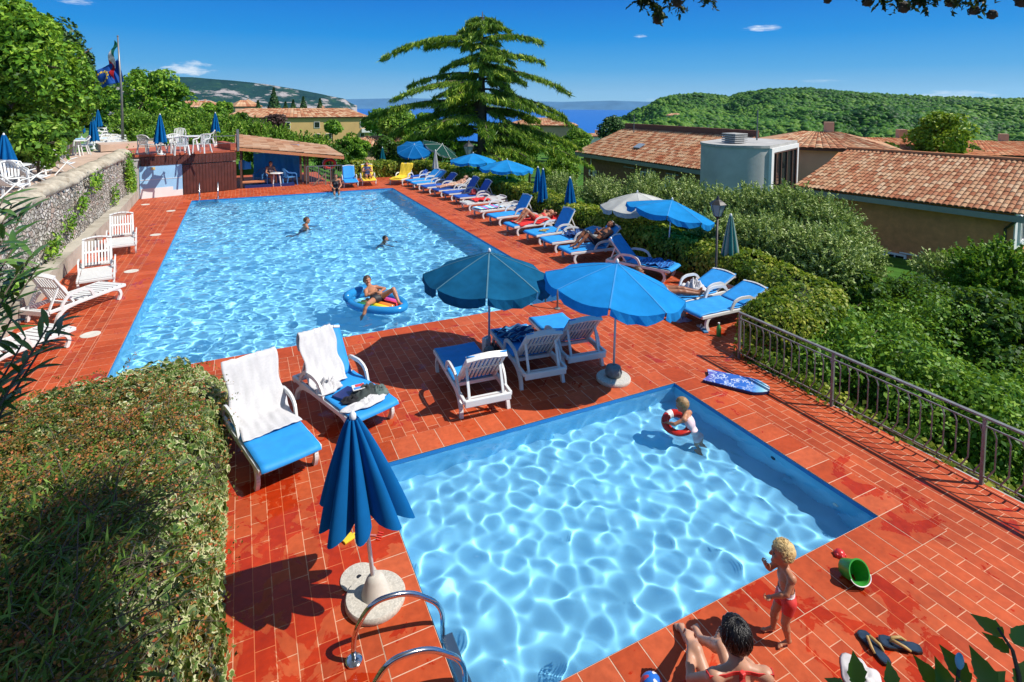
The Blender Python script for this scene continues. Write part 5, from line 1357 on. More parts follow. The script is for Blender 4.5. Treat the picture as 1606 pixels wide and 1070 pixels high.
for (pts_, D_, cz_) in ((((905, -130), (985, -30), (1010, 2), (1065, 10), (1125, 4), (1040, 22)), 3.4, ((1032, 30, .030), (1062, 4, .026))), (((1290, -160), (1340, -30), (1385, 0), (1450, 4), (1500, 2), (1545, 4), (1600, -6), (1418, 10)), 3.6, ((1298, 0, .02), (1360, 3, .024), (1418, 12, .027), (1490, 4, .022), (1528, 16, .022), (1556, 23, .022), (1604, 1, .03), (1440, 2, .02)))):
    root = np.array(PD(*pts_[0], D_)-B0); j = np.array([-.1, .1, 3.2+D_*.2]); spray(j, root, 30, 1)
    for q in pts_[1:]: spray(root, np.array(PD(q[0], q[1], D_+g.uniform(-.08, .08))-B0), 75, .8)
    for px_, py_, r_ in cz_: cones.append((PD(px_, py_, D_)-B0, r_))
nfine = len(cp); big = []
for k in range(125):   # the crown above and behind the viewpoint: it shades the near corner of the bank
    tx, ty = g.uniform(-3.8, -.75), g.uniform(1.6, 4.9)
    if ty > 4.9+.55*(tx+.7)+.5*math.sin(tx*5): ty -= 1.0
    zt_ = g.uniform(6.2, 9.6); t_ = zt_-1.6
    e = np.array([tx+t_*sun_dir.x/sun_dir.z, ty+t_*sun_dir.y/sun_dir.z, zt_])-np.array(B0); b_ = np.array([-.1, .1, max(2.5, e[2]-g.uniform(.3, 1.2))])
    mb.tube([tuple(b_), tuple((b_+e)/2), tuple(e)], [.03, .02, .006], 5)
    for q_ in range(115):
        d_ = unit(g.normal(0, 1, (1, 3)))[0]; c_ = e+d_*g.uniform(0, .38)
        cp.append(c_); cn.append(g.normal(0, 1, 3)); ca_.append(unit(g.normal(0, 1, (1, 3))+np.array([[0, 0, -.4]]))[0])
V, F = leaves(np.array(cp), np.array(cn), np.where(np.arange(len(cp)) < nfine, .034, .16), .42, axis=np.array(ca_)*4, seed=2, jit=.3)
np_mesh('foliage', V, F, CYP, cy); mb.build('trunk', M_BARK, cy, smooth=True)
for c, r_ in cones:
    cm = MB(); cm.ball(c, (r_, r_, r_*1.08), nu=12, nv=9)
    for k in range(10):
        a_ = k*2.4; zz = -.8+1.6*k/9; rr = math.sqrt(max(0, 1-zz*zz))*r_; cm.ball(c+Vector((rr*math.cos(a_), rr*math.sin(a_), zz*r_)), r_*.25, nu=6, nv=5)
    cm.build('cone', simple('cypress_cone', (.035, .024, .014), .8, .3, 40), cy, smooth=True)
# ================================================================ FURNITURE
M_PLASTIC = simple('white_plastic', (0.68, 0.68, 0.66), 0.35, 0.04, 5)
M_SLING = simple('sky_blue_sling', (0.02, 0.30, 0.74), 0.65, 0.10, 9, 0.15, trans=0.08)
M_SLING_DK = simple('royal_blue_sling', (0.012, 0.085, 0.42), 0.65, 0.12, 9, 0.15)
M_YELLOW = simple('yellow_sling', (0.80, 0.55, 0.03), 0.65, 0.08, 9, 0.1)
M_TOWEL_W = simple('white_terry', (0.60, 0.59, 0.60), 0.95, 0.06, 40, 0.6)
M_TOWEL_R = simple('red_terry', (0.62, 0.02, 0.02), 0.95, 0.12, 14, 0.5)
M_GREY = simple('flat_grey', (0.25, 0.27, 0.30), .6)  # even mid grey for the plate on the carton top


def rounded_path(pts, r=0.08, n=4):
    pts = [Vector(p) for p in pts]; out = [pts[0]]
    for i in range(1, len(pts)-1):
        a, b, c = pts[i-1], pts[i], pts[i+1]; d1, d2 = (a-b), (c-b); q = min(r, d1.length*.45, d2.length*.45)
        p, s = b+d1.normalized()*q, b+d2.normalized()*q
        for k in range(n+1):
            t = k/n; out.append(p*(1-t)**2+b*2*t*(1-t)+s*t*t)
    return out+[pts[-1]]


def flat_bar(mb, pts, w, th):
    """flat curved strip (plastic profile) along a path, w wide across x, th thick"""
    for a, b in zip(pts[:-1], pts[1:]): mb.bar(a, b+(b-a)*.06, w, th, up=(1, 0, 0) if abs((b-a).normalized().x) < .5 else (0, 0, 1))


ZS = 0.31


def make_lounger(ang, sling, label, cat='sun lounger', group=None, slats=True, armrests=True):
    """origin on the ground under the foot end; the head lies towards +Y"""
    t = thing('sun_lounger', label, cat, (0, 0, 0), 0, group)
    a = R(ang); HB = 0.74; piv = Vector((0, 1.18, ZS)); bd = Vector((0, math.cos(a), math.sin(a))); bn = Vector((0, -math.sin(a), math.cos(a)))
    mb = MB()
    for s in (-1, 1):
        mb.bar((s*.34, .03, ZS-.03), (s*.34, 1.90 if ang < 35 else 1.72, ZS-.03), .045, .065, bev=.012)
    mb.bar((-.31, .04, ZS-.03), (.31, .04, ZS-.03), .05, .06, bev=.012); mb.bar((-.31, 1.18, ZS-.04), (.31, 1.18, ZS-.04), .05, .05)
    e = 1.90 if ang < 35 else 1.72
    mb.bar((-.34, e, ZS-.06), (.34, e, ZS-.06), .05, .10, bev=.015)
    mb.build('frame', M_PLASTIC, t)
    for s in (-1, 1):
        lg = MB(); flat_bar(lg, rounded_path([(s*.325, .42, ZS-.03), (s*.33, .20, ZS-.06), (s*.335, .14, .12), (s*.335, .20, 0.0)], .12), .06, .045); lg.build('leg', M_PLASTIC, t)
        lg = MB(); flat_bar(lg, rounded_path([(s*.325, 1.05, ZS-.03), (s*.34, 1.40, ZS-.05), (s*.345, 1.56, .14), (s*.35, 1.60, 0.0)], .14), .06, .05); lg.build('leg', M_PLASTIC, t)
        if armrests:
            am = MB(); flat_bar(am, rounded_path([(s*.345, .78, ZS-.02), (s*.355, .86, ZS+.16), (s*.36, 1.02, ZS+.215), (s*.36, 1.32, ZS+.20), (s*.355, 1.44, ZS+.08), (s*.345, 1.50, ZS-.06)], .10), .055, .03); am.build('armrest', M_PLASTIC, t)
    bk = MB(); top = piv+bd*HB
    for s in (-1, 1): bk.bar(piv+Vector((s*.28, 0, 0)), top+Vector((s*.27, 0, 0))-bd*.05, .05, .04, up=bn)
    for i in range(8):
        x = -.22+.44*i/7; bk.bar(piv+Vector((x, 0, 0))+bd*.06, piv+Vector((x, 0, 0))+bd*(HB-.08), .034, .016, up=bn)
    arc = [top+Vector((x, 0, 0))+bd*(.05*math.cos(x/.29*PI/2)-.035) for x in [-.29, -.2, -.1, 0, .1, .2, .29]]
    for p, q in zip(arc[:-1], arc[1:]): bk.bar(p-(q-p)*.05, q+(q-p)*.05, .035, .085, up=bd.cross(Vector((1, 0, 0))))
    bk.bar(piv+Vector((-.27, 0, 0))+bd*.38, piv+Vector((.27, 0, 0))+bd*.38, .05, .02, up=bn)
    bk.build('backrest', M_PLASTIC, t)
    if ang >= 25:
        br = MB(); m_ = piv+bd*.48
        for s in (-1, 1): br.bar(m_+Vector((s*.25, 0, -.01)), (s*.25, 1.66, ZS-.06), .035, .03)
        br.bar((-.28, 1.62, ZS-.05), (.28, 1.62, ZS-.05), .04, .035); br.build('back_brace', M_PLASTIC, t)
    if sling is None:
        st = MB()
        for i in range(9): st.bar((-.30, .12+.112*i+.02, ZS), (.30, .12+.112*i+.02, ZS), .088, .018)
        st.build('seat_slat', M_PLASTIC, t)
    else:
        w = .34
        def sag(x): return -.012*math.cos(x/w*PI/2)
        sm = MB()
        def seat(u, v):
            x = (u*2-1)*w; y = -.01+v*1.19
            return Vector((x, y, ZS+.022+sag(x)+.004*math.sin(v*23+u*3)-(.05*(max(0, .04-v)/.04)**1.0 if v < .04 else 0)))
        sm.grid(seat, 10, 30); o = sm.build('seat_sling', sling, t, smooth=True, solid=.014)
        b2 = MB(); b2.grid(lambda u, v: piv+Vector(((u*2-1)*.295, 0, 0))+bd*(.02+v*(HB-.01))+bn*(.028+sag((u*2-1)*w)), 10, 14); b2.build('back_sling', sling, t, smooth=True, solid=.014)
    return t


def aim(px_foot, hd, z=ZS+.02):
    p = P(*px_foot, z); return Vector((p.x, p.y, 0)), -R(hd)


protos = {}


def lounger(px_foot, hd, ang, sling, label, group=None, xy=None):
    loc, rz = aim(px_foot, hd)
    if xy: loc = Vector((*xy, 0))
    key = (ang, sling.name if sling else None)
    if key not in protos:
        protos[key] = t = make_lounger(ang, sling, label, group=group); t.location = loc; t.rotation_euler = (0, 0, rz); return t
    return dup(protos[key], loc, rz, label, group)


LG = 'loungers in the row by the hedge'
F1 = lounger((458.5, 717), -16, 60, M_SLING, 'blue lounger with white towel over its back, next to the ivy bank')
F2 = lounger((591, 643), -20, 60, M_SLING, 'blue lounger holding clothes, with white towel over one side of its back')
C1 = lounger((712, 540), -176, 48, M_SLING, 'blue lounger by itself left of the dark parasol pole, seen from its back')
C2 = lounger((797, 511), -174, 48, M_SLING, 'blue lounger with striped towel, right of the dark parasol pole')
C3 = lounger((855, 493), -174, 48, M_SLING, 'blue lounger nearest the pool ladder, beside the bright blue parasol')
W1 = lounger((98, 507), -140, 58, None, 'white plastic lounger nearest the foreground oleander')
W2 = lounger((178, 441), -143, 58, None, 'white plastic lounger standing across the pool edge with its back to the wall')
W3 = lounger((150, 437), -9, 62, None, 'white plastic lounger with upright back between two others')
W4 = lounger((190, 384), -8, 62, None, 'white plastic lounger farthest along the stone wall')
for i, (ft, hd, ang, sl, lab) in enumerate((
    ((1079, 486), 90, 20, M_SLING, 'empty blue lounger nearest the iron railing and the hedge end'),
    ((1045, 466), 84, 20, M_SLING, 'blue lounger with white towel, second from the iron railing, bare legs across it'),
    ((1060, 419), -28, 48, M_SLING, 'blue lounger turned the other way, its head towards the pool'),
    ((884, 391), 92, 48, M_SLING, 'blue lounger under the sunbather with raised knees'),
    ((855, 376), 90, 14, M_SLING, 'blue lounger with dark blue towels left of the raised knees sunbather'),
    ((830, 365), 84, 58, M_SLING, 'blue lounger with high raised back and yellow flip-flops'),
    ((797, 352), 86, 8, M_SLING, 'blue lounger beneath the red towel sunbather'),
    ((770, 338), 84, 58, M_SLING, 'blue lounger with raised back just beyond the red towel sunbather'),
    ((745, 328), 84, 8, None, 'white lounger lying flat with a printed towel'),
    ((725, 317), 86, 8, None, 'white lounger with a red towel folded on it'),
    ((715, 308), 86, 56, M_SLING_DK, 'dark blue lounger with raised back under the second light parasol'),
    ((698, 302), 84, 56, M_SLING_DK, 'dark blue lounger beside the pale lying sunbather'),
    ((682, 297), 82, 30, M_SLING_DK, 'lounger beneath the pale lying sunbather'),
    ((664, 292), 80, 44, M_SLING_DK, 'dark blue lounger with sloping back, third from the far pool corner'),
    ((648, 287), 80, 44, M_SLING, 'long blue lounger with sloping back, second from the far pool corner'),
    ((640, 283), 78, 40, M_SLING, 'blue lounger with white foot nearest the far pool corner'),
    ((642, 277), 78, 30, M_SLING_DK, 'dark blue lounger in shade under the tilted dark parasols'))):
    lounger(ft, hd, ang, sl, lab, LG)
lounger((0, 0), 4, 62, M_SLING, 'light blue lounger facing the pool at its far end', 'loungers at the far pool end', xy=(4.9, 28.5))
lounger((0, 0), 6, 62, M_YELLOW, 'yellow lounger under the person in a dark top', 'loungers at the far pool end', xy=(5.85, 28.75))
lounger((0, 0), 40, 62, M_YELLOW, 'yellow lounger with folded yellow back, empty', 'loungers at the far pool end', xy=(7.1, 28.5))


# ---------------------------------------------------------------- parasols
def canopy_mat(name, col, stripe=None, trans=0.35, dirt=0.06, n=8):
    m, nt, out = mat(name)
    tc = N(nt, 'ShaderNodeTexCoord'); g = N(nt, 'ShaderNodeNewGeometry')
    no = N(nt, 'ShaderNodeTexNoise', {'Vector': tc.outputs['Object'], 'Scale': 3.5, 'Detail': 5.0})
    c = ramp(nt, no.outputs[0], [(0.3, tuple(v*(1-dirt*2) for v in col)), (0.7, tuple(min(1, v*(1+dirt*2)) for v in col))])
    if stripe:
        sp = N(nt, 'ShaderNodeSeparateXYZ', {0: tc.outputs['Object']})
        an = N(nt, 'ShaderNodeMath', {0: sp.outputs[1], 1: sp.outputs[0]}, operation='ARCTAN2')
        sn = N(nt, 'ShaderNodeMath', {0: an.outputs[0], 1: float(n)}, operation='MULTIPLY'); sn = N(nt, 'ShaderNodeMath', {0: sn.outputs[0]}, operation='SINE')
        c = mix(nt, ramp(nt, sn.outputs[0], [(0.45, (0, 0, 0)), (0.55, (1, 1, 1))], 'CONSTANT' if False else 'LINEAR'), c, (*stripe, 1))
    b = N(nt, 'ShaderNodeBsdfPrincipled', {'Base Color': c, 'Roughness': 0.95, 'Specular IOR Level': 0.06})
    t = N(nt, 'ShaderNodeBsdfTranslucent', {'Color': c})
    nt.links.new(N(nt, 'ShaderNodeMixShader', {0: trans, 1: b.outputs[0], 2: t.outputs[0]}).outputs[0], out.inputs[0]); return m


CV_SKY = canopy_mat('sky_blue_canvas', (0.02, 0.30, 0.72))
CV_TEAL = canopy_mat('teal_blue_canvas', (0.008, 0.105, 0.22), dirt=.12, trans=.25)
M_SEAM_T = simple('pale_seam', (0.06, 0.17, 0.24), .9); M_SEAM_B = simple('blue_seam', (0.03, 0.24, 0.56), .9); M_SEAM_W = simple('grey_seam', (0.5, 0.5, 0.48), .9)
CV_NAVY = canopy_mat('navy_canvas', (0.008, 0.075, 0.30), trans=.2)
CV_ROYAL = canopy_mat('royal_blue_canvas', (0.006, 0.125, 0.36), trans=.2)
CV_WHITE = canopy_mat('offwhite_canvas', (0.62, 0.62, 0.58), trans=.3)
CV_GREEN = canopy_mat('dark_green_canvas', (0.01, 0.05, 0.04), trans=.05)
CV_GREENB = canopy_mat('green_blue_canvas', (0.01, 0.14, 0.20))
CV_STRIPE = canopy_mat('green_white_stripe_canvas', (0.035, 0.22, 0.22), (0.50, 0.56, 0.50), n=6)
CV_PALEST = canopy_mat('grey_white_stripe_canvas', (0.62, 0.62, 0.60), (0.30, 0.32, 0.36), n=10)
M_POLE = simple('painted_pole', (0.42, 0.50, 0.56), 0.4, 0.1, 6, metallic=0.2)
M_POLE_W = simple('white_pole', (0.75, 0.76, 0.76), 0.4, 0.05, 6)
M_RIB = simple('parasol_rib_steel', (0.35, 0.36, 0.38), 0.4, metallic=.6)
M_TERRAZZO = simple('terrazzo', (0.52, 0.48, 0.41), 0.75, 0.25, 60, 0.2, dirt=(0.36, 0.33, 0.28, 1))


def base_disc(parent, r=.26, m=M_TERRAZZO, cone=True, ball=False):
    mb = MB(); mb.lathe([(r*.97, 0), (r, .015), (r, .045), (r*.96, .06), (r*.45, .068)], 36)
    o = mb.build('base', m, parent, angle=40)
    if cone: MB().lathe([(r*.48, .066), (r*.44, .10), (r*.30, .20), (r*.20, .235), (r*.13, .24)], 24).build('socket', simple('pale_socket', (0.55, .5, .43), .7), o, angle=50)
    if ball: MB().lathe([(r*.42, .06), (r*.50, .13), (r*.42, .22), (r*.2, .25)], 20).build('socket', simple('grey_stone_socket', (0.16, .18, .18), .8, .3, 9), o, smooth=True)


def open_parasol(label, base, H, r, cv, drop=.36, n=8, tilt=(0, 0), val=.13, pole=M_POLE_W, group=None, rz=0.2, bkind='plain', lean=(0, 0), valm=None):
    t = thing('parasol', label, 'parasol', base, 0, group)
    topv = Vector((lean[0], lean[1], H)); Q = Matrix.Rotation(tilt[0], 3, 'X') @ Matrix.Rotation(tilt[1], 3, 'Y')
    MB().tube([(0, 0, .03), topv*.98], [.019, .017], 10).build('pole', pole, t, smooth=True)
    cm = MB(); SEG, RNG = 6, 6
    vs = [topv]
    def prof(q): return drop*(0.82*q+0.18*q*q)
    ring = n*SEG
    for j in range(1, RNG+1):
        q = j/RNG
        for i in range(ring):
            a = 2*PI*i/ring+rz; f = (i % SEG)/SEG; sagf = math.sin(PI*f)
            rr = r*q*(1-.055*sagf*q)                       # cloth pulled in between the ribs
            vs.append(topv+Q @ Vector((rr*math.cos(a), rr*math.sin(a), -prof(q)-.060*r*sagf*q**1.5)))
    fs = [(0, 1+(i+1) % ring, 1+i)[::-1] for i in range(ring)]
    for j in range(RNG-1):
        for i in range(ring): fs.append((1+j*ring+i, 1+(j+1)*ring+i, 1+(j+1)*ring+(i+1) % ring, 1+j*ring+(i+1) % ring))
    cm.mesh(vs, fs); cano = cm.build('canopy', cv, t, angle=18)
    sm_ = MB()
    for k in range(n):
        a = 2*PI*k/n+rz; side = Q @ Vector((-math.sin(a), math.cos(a), 0)); pts_ = [topv+Q @ Vector((r*q_*math.cos(a), r*q_*math.sin(a), -prof(q_)+.004)) for q_ in (.03, .25, .5, .75, 1.0)]
        for p_, q_ in zip(pts_[:-1], pts_[1:]): sm_.mesh([p_-side*.011, q_-side*.011, q_+side*.011, p_+side*.011], [(0, 1, 2, 3)])
    sm_.build('seam', M_SEAM_T if 'teal' in cv.name else (M_SEAM_B if 'blue' in cv.name else M_SEAM_W), cano)
    vm = MB()
    for k in range(n):
        vv, ff = [], []
        for i in range(SEG+1):
            ii = k*SEG+i; a = 2*PI*ii/ring+rz; f = i/SEG; sagf = math.sin(PI*f); rr = r*(1-.055*sagf)
            a2 = a+(.012 if i == 0 else (-.012 if i == SEG else 0))
            up = topv+Q @ Vector((rr*math.cos(a2), rr*math.sin(a2), -prof(1)-.060*r*sagf)); wob = .02*math.sin(ii*2.1+k)
            dn = up+Q @ Vector((math.cos(a2)*wob, math.sin(a2)*wob, -val*(1-.25*(abs(f-.5)*2)**3)+.012*math.sin(ii*2.7)))
            vv += [up, dn]
        for i in range(SEG): ff.append((2*i, 2*i+2, 2*i+3, 2*i+1))
        vm.mesh(vv, ff)
    vm.build('valance', valm or cv, cano)
    for k in range(n):
        a = 2*PI*k/n+rz; e = topv+Q @ Vector((r*math.cos(a), r*math.sin(a), -prof(1)-.008)); m_ = topv+Q @ Vector((r*.5*math.cos(a), r*.5*math.sin(a), -prof(.5)-.012)); hub = topv+Q @ Vector((0, 0, -drop-.16))
        rb = MB().tube([topv-Vector((0, 0, .015)), m_, e], .006, 5).build('rib', M_RIB, t); MB().tube([hub, m_], .005, 5).build('strut', M_RIB, rb)
    MB().lathe([(.02, 0), (.028, .02), (.022, .05), (.008, .07)], 12, c=topv).build('finial', M_POLE_W, t, smooth=True)
    if bkind == 'disc': base_disc(t, .27, cone=False, ball=True)
    elif bkind == 'dark': base_disc(t, .2, simple('dark_stone_base', (.12, .14, .14), .8, .2, 8), cone=False, ball=True)
    else: base_disc(t, .22)
    return t


def closed_parasol(label, base, H, L, r, cv, pole=M_POLE_W, lean=(0, 0), n=8, group=None, bkind='disc', seed=1, basem=M_TERRAZZO):
    """furled parasol: the cloth hangs in deep pleats from the top down over length L, radius r at the hem"""
    t = thing('parasol', label, 'parasol', base, 0, group); g = random.Random(seed)
    topv = Vector((lean[0], lean[1], H)); ax = topv.normalized()
    MB().tube([(0, 0, .03), topv*1.0], [.019, .017], 10).build('pole', pole, t, smooth=True)
    NU, NV = n*10, 16; ph = [g.uniform(-.25, .25) for _ in range(n)]; am = [g.uniform(.75, 1.2) for _ in range(n)]; ln = [g.uniform(-.05, .05) for _ in range(n)]
    def cl(u, v):
        a = 2*PI*u; k = int(u*n) % n; f = (u*n) % 1
        pl = abs(math.sin(PI*f+ph[k]*.0))**.7
        env = r*(.08+.92*v**.9)
        rr = env*(.34+.66*pl*am[k]*(1-.08*v))+.018
        tw = ph[k]*.5*v*math.sin(PI*f)
        s = v*L*(1+ln[k]*math.sin(PI*f)*v+(.10*(pl-.6))*v**4)
        c = topv-ax*s
        return c+Vector((rr*math.cos(a+tw), rr*math.sin(a+tw), .015*v*math.sin(u*50)))
    mb = MB(); mb.grid(cl, NU, NV); mb.build('furled_canopy', cv, t, smooth=True)
    MB().lathe([(.022, -.02), (.03, 0), (.028, .03), (.01, .06)], 12, c=topv).build('finial', M_POLE_W, t, smooth=True)
    if bkind == 'disc': base_disc(t, .26, basem)
    else: MB().lathe([(.16, 0), (.16, .05), (.05, .08), (.04, .2)], 18).build('base', basem, t, angle=40)
    return t


def ztop(b, top_px):
    dep = b.x*math.sin(YAW)+b.y*math.cos(YAW); q = (top_px-CY)/FPX; c_, s_ = math.cos(PITCH), math.sin(PITCH)
    return CAM_Z-dep*(q*c_+s_)/(c_-q*s_)


def umb(bpx, top_y, z=0.0):
    b = P(*bpx, z); return b, ztop(b, top_y)-z


b, H = umb((767, 566), 396); U1 = open_parasol('dark teal open parasol with pale seams standing between blue loungers', b, H, 1.10, CV_TEAL, .40, 8, (0, .03), .15, rz=.35, bkind='dark', pole=M_POLE)
b, H = umb((962, 596), 413); U2 = open_parasol('bright blue open parasol on a round speckled base by the children pool', b, H, 1.10, CV_SKY, .37, 8, (.05, .13), .14, rz=.1, bkind='disc', pole=M_POLE, lean=(.05, 0.02))
b, H = umb((742, 295), 241); open_parasol('light blue open parasol behind the row, left of another light blue one', b, H, 1.17, CV_SKY, .36, 8, (0, 0), .13)
b, H = umb((795, 312), 251); open_parasol('light blue open parasol beside the pair of closed blue parasols', b, H, 1.22, CV_SKY, .36, 8, (0, .04), .13, rz=.5)
b, H = umb((650, 275), 228); open_parasol('royal blue open parasol tilted towards the pool by the far corner', b, H, 1.05, CV_ROYAL, .30, 8, (.42, -.12), .12)
b, H = umb((694, 272), 227); open_parasol('dark green open parasol with pale rim tilted to the right', b, H, 1.15, CV_GREEN, .30, 8, (.30, .36), .10, valm=CV_PALEST)
b, H = umb((998, 386), 301); open_parasol('off-white open parasol half hidden behind a blue one', b, H, 1.12, CV_WHITE, .36, 8, (0, -.05), .14, valm=canopy_mat('pale_stripe_valance', (.35, .5, .6)))
b, H = umb((1046, 417), 313); open_parasol('sky blue open parasol leaning right above the hedge, with a darker patch', b, H, 1.16, CV_SKY, .33, 8, (.05, .20), .14, lean=(.13, 0), rz=.0)
b, H = umb((589, 941), 652); K1 = closed_parasol('navy blue furled parasol on a speckled round base beside the children pool', b, H, .86, .40, CV_ROYAL, lean=(-.17, .03), n=9, seed=3)
for i, (lab, bp, ty, L, r, cv, z) in enumerate((
    ('green closed parasol behind the yellow lounger', (600, 268), 233, .8, .22, CV_GREENB, 0),
    ('pale striped closed parasol among the far loungers', (683, 287), 237, .95, .20, CV_PALEST, 0),
    ('blue closed parasol, left one of a touching pair', (843, 335), 263, 1.0, .20, CV_ROYAL, 0),
    ('blue closed parasol, right one of a touching pair', (851, 346), 266, 1.15, .22, CV_ROYAL, 0),
    ('blue closed parasol behind the lounger with raised back', (893, 357), 279, 1.1, .24, CV_ROYAL, 0),
    ('green and white striped closed parasol before the hedge', (1143, 447), 337, 1.2, .26, CV_STRIPE, 0),
    ('large blue closed parasol between the tables of the bar terrace', (253, 243), 183, 1.2, .28, CV_ROYAL, 1.95),
    ('slim blue closed parasol at the right end of the bar terrace', (339, 228), 180, .95, .22, CV_ROYAL, 1.95),
    ('blue closed parasol on the lawn nearest the leafy trees', (128, 218), 180, 1.4, .26, CV_ROYAL, 1.8),
    ('blue closed parasol above the white loungers by the stone path', (147, 234), 183, 1.5, .26, CV_ROYAL, 1.8),
    ('blue closed parasol farthest along the lawn', (155, 206), 176, 1.4, .3, CV_ROYAL, 1.8),
    ('blue closed parasol at the left edge above the stone wall', (10, 292), 216, 1.05, .34, CV_ROYAL, 1.86))):
    b, H = umb(bp, ty, z); closed_parasol(lab, b, H, min(L, H*.75), r, cv, seed=20+i, bkind='small', basem=M_PLASTIC, n=7)


# ---------------------------------------------------------------- white plastic chairs and tables
def make_chair(label, m=M_PLASTIC):
    t = thing('armchair', label, 'chair')
    mb = MB(); mb.grid(lambda u, v: Vector(((u-.5)*(.46-.05*v), (v-.5)*.44, .42-.02*v-.012*math.cos((u-.5)*PI))), 8, 8); mb.build('seat', m, t, smooth=True, solid=.02)
    bk = MB()
    for i in range(6):
        x = -.16+.32*i/5; bk.bar((x, .20, .42), (x*1.15, .30, .80), .042, .014, up=(0, 1, 0))
    arc = [(x, .20+.11*1, .80+.05*math.cos(x/.24*PI/2)) for x in (-.24, -.16, -.08, 0, .08, .16, .24)]
    bk.tube(arc, .024, 8); bk.build('backrest', m, t, smooth=False)
    for s in (-1, 1):
        a = MB(); flat_bar(a, rounded_path([(s*.235, .30, .80), (s*.27, .18, .66), (s*.275, -.20, .63), (s*.27, -.24, .50)], .08), .045, .022); a.build('armrest', m, t)
        for y0, y1 in ((-.22, -.27), (.20, .30)):
            MB().bar((s*.24, y0, .60 if y0 < 0 else .42), (s*.28, y1, 0), .05, .04).build('leg', m, t)
    return t


def make_table(label, r=.45, h=.70, m=M_PLASTIC):
    t = thing('round_table', label, 'table')
    MB().lathe([(r, h-.03), (r+.01, h-.015), (r, h), (r*.95, h+.004)], 32).build('tabletop', m, t, angle=40)
    for k in range(4):
        a = PI/4+k*PI/2; MB().bar((r*.55*math.cos(a), r*.55*math.sin(a), h-.03), (r*.85*math.cos(a), r*.85*math.sin(a), 0), .05, .045).build('leg', m, t)
    return t


chair0 = None
for i, (px_, py_, z, rz, lab) in enumerate((
    (231, 241, 1.95, 2.6, 'white armchair at the left end of the bar terrace'), (276, 240, 1.95, .4, 'white armchair just right of the large closed parasol'), (285, 243, 1.95, 3.3, 'white armchair at the front edge of the bar terrace'),
    (317, 240, 1.95, -.5, 'white armchair at the front right of the bar terrace'), (327, 230, 1.95, -1.6, 'white armchair right of the second table on the bar terrace'), (283, 226, 1.95, .1, 'white armchair behind the tables of the bar terrace'), (246, 241, 1.95, -2.2, 'white armchair left of the large closed parasol'),
    (88, 249, 1.86, 1.6, 'white armchair with high back by the terrace table'), (22, 303, 1.86, .5, 'white armchair at the left edge near the closed parasol'), (72, 262, 1.86, 2.2, 'white armchair tipped near the concrete planters'), (128, 243, 1.86, -1.2, 'white armchair right of the terrace table'))):
    loc = P(px_, py_, z)
    if chair0 is None: chair0 = make_chair(lab); chair0.location = loc; chair0.rotation_euler.z = rz; chair0['group'] = 'white armchairs'
    else: dup(chair0, loc, rz, lab, 'white armchairs')
tab0 = None
for px_, py_, z, lab in ((260, 239, 1.95, 'round white table beside the large closed parasol'), (301, 236, 1.95, 'round white table at the middle of the bar terrace'), (116, 245, 1.86, 'round white table by the stone path'), (60, 275, 1.86, 'round white table among the slung chairs on the terrace'), (18, 298, 1.86, 'round white table nearest the left edge')):
    loc = P(px_, py_, z)
    if tab0 is None: tab0 = make_table(lab); tab0.location = loc; tab0['group'] = 'round white tables'
    else: dup(tab0, loc, 0, lab, 'round white tables')
M_SLING_W = simple('white_sling', (0.68, 0.68, 0.69), .7, .06, 9)


def make_relaxer(label):
    """low white garden chair with a slung seat"""
    t = thing('deck_chair', label, 'deck chair')
    for s in (-1, 1):
        a = MB(); a.tube(rounded_path([(s*.28, -.55, 0), (s*.28, .10, .42), (s*.28, .62, .86)], .1), .018, 6); a.tube(rounded_path([(s*.30, .55, 0), (s*.30, -.10, .46), (s*.30, -.45, .50)], .1), .018, 6); a.build('side_frame', M_PLASTIC, t)
    mb = MB(); mb.grid(lambda u, v: Vector(((u-.5)*.54, -.42+v*1.02, .34+.50*v*v-.10*math.sin(PI*v))), 6, 12); mb.build('sling', M_SLING_W, t, smooth=True, solid=.01)
    hd = MB(); hd.tube([(-.28, .62, .86), (.28, .62, .86)], .018, 6); hd.build('head_bar', M_PLASTIC, t)
    return t


rx0 = None
for px_, py_, rz, lab in ((45, 272, 2.3, 'white slung deck chair behind, left of the small table'), (92, 272, 2.7, 'white slung deck chair next to the stone coping'), (45, 296, 2.5, 'white slung deck chair in the middle of the terrace corner'), (10, 312, 2.6, 'white slung deck chair at the lower left edge')):
    loc = P(px_, py_, 1.86)
    if rx0 is None: rx0 = make_relaxer(lab); rx0.location = loc; rx0.rotation_euler.z = rz; rx0['group'] = 'slung deck chairs on the upper terrace'
    else: dup(rx0, loc, rz, lab, 'slung deck chairs on the upper terrace')
fl = protos[(8, None)]
for i, (px_, py_) in enumerate(((128, 236), (136, 232), (143, 226), (150, 219), (152, 213), (156, 207), (160, 201))):
    loc = P(px_, py_, 1.72); dup(fl, loc, -1.0+.1*(i % 3), 'flat white lounger on the lawn by the stone path', 'white loungers on the lawn')
bx = MB(); bx.grid(lambda u, v: Vector(((u-.5)*.7, (v-.5)*1.7, .02*math.sin(u*9)+.02*math.sin(v*7))), 8, 12)
o = bx.build('towel', simple('pale_blue_towel', (.25, .5, .75), .9), smooth=True, solid=.012); o.location = P(136, 218, 2.15); o.rotation_euler.z = -1.0; tag(o, 'pale blue towel spread over the white loungers on the lawn', 'towel')

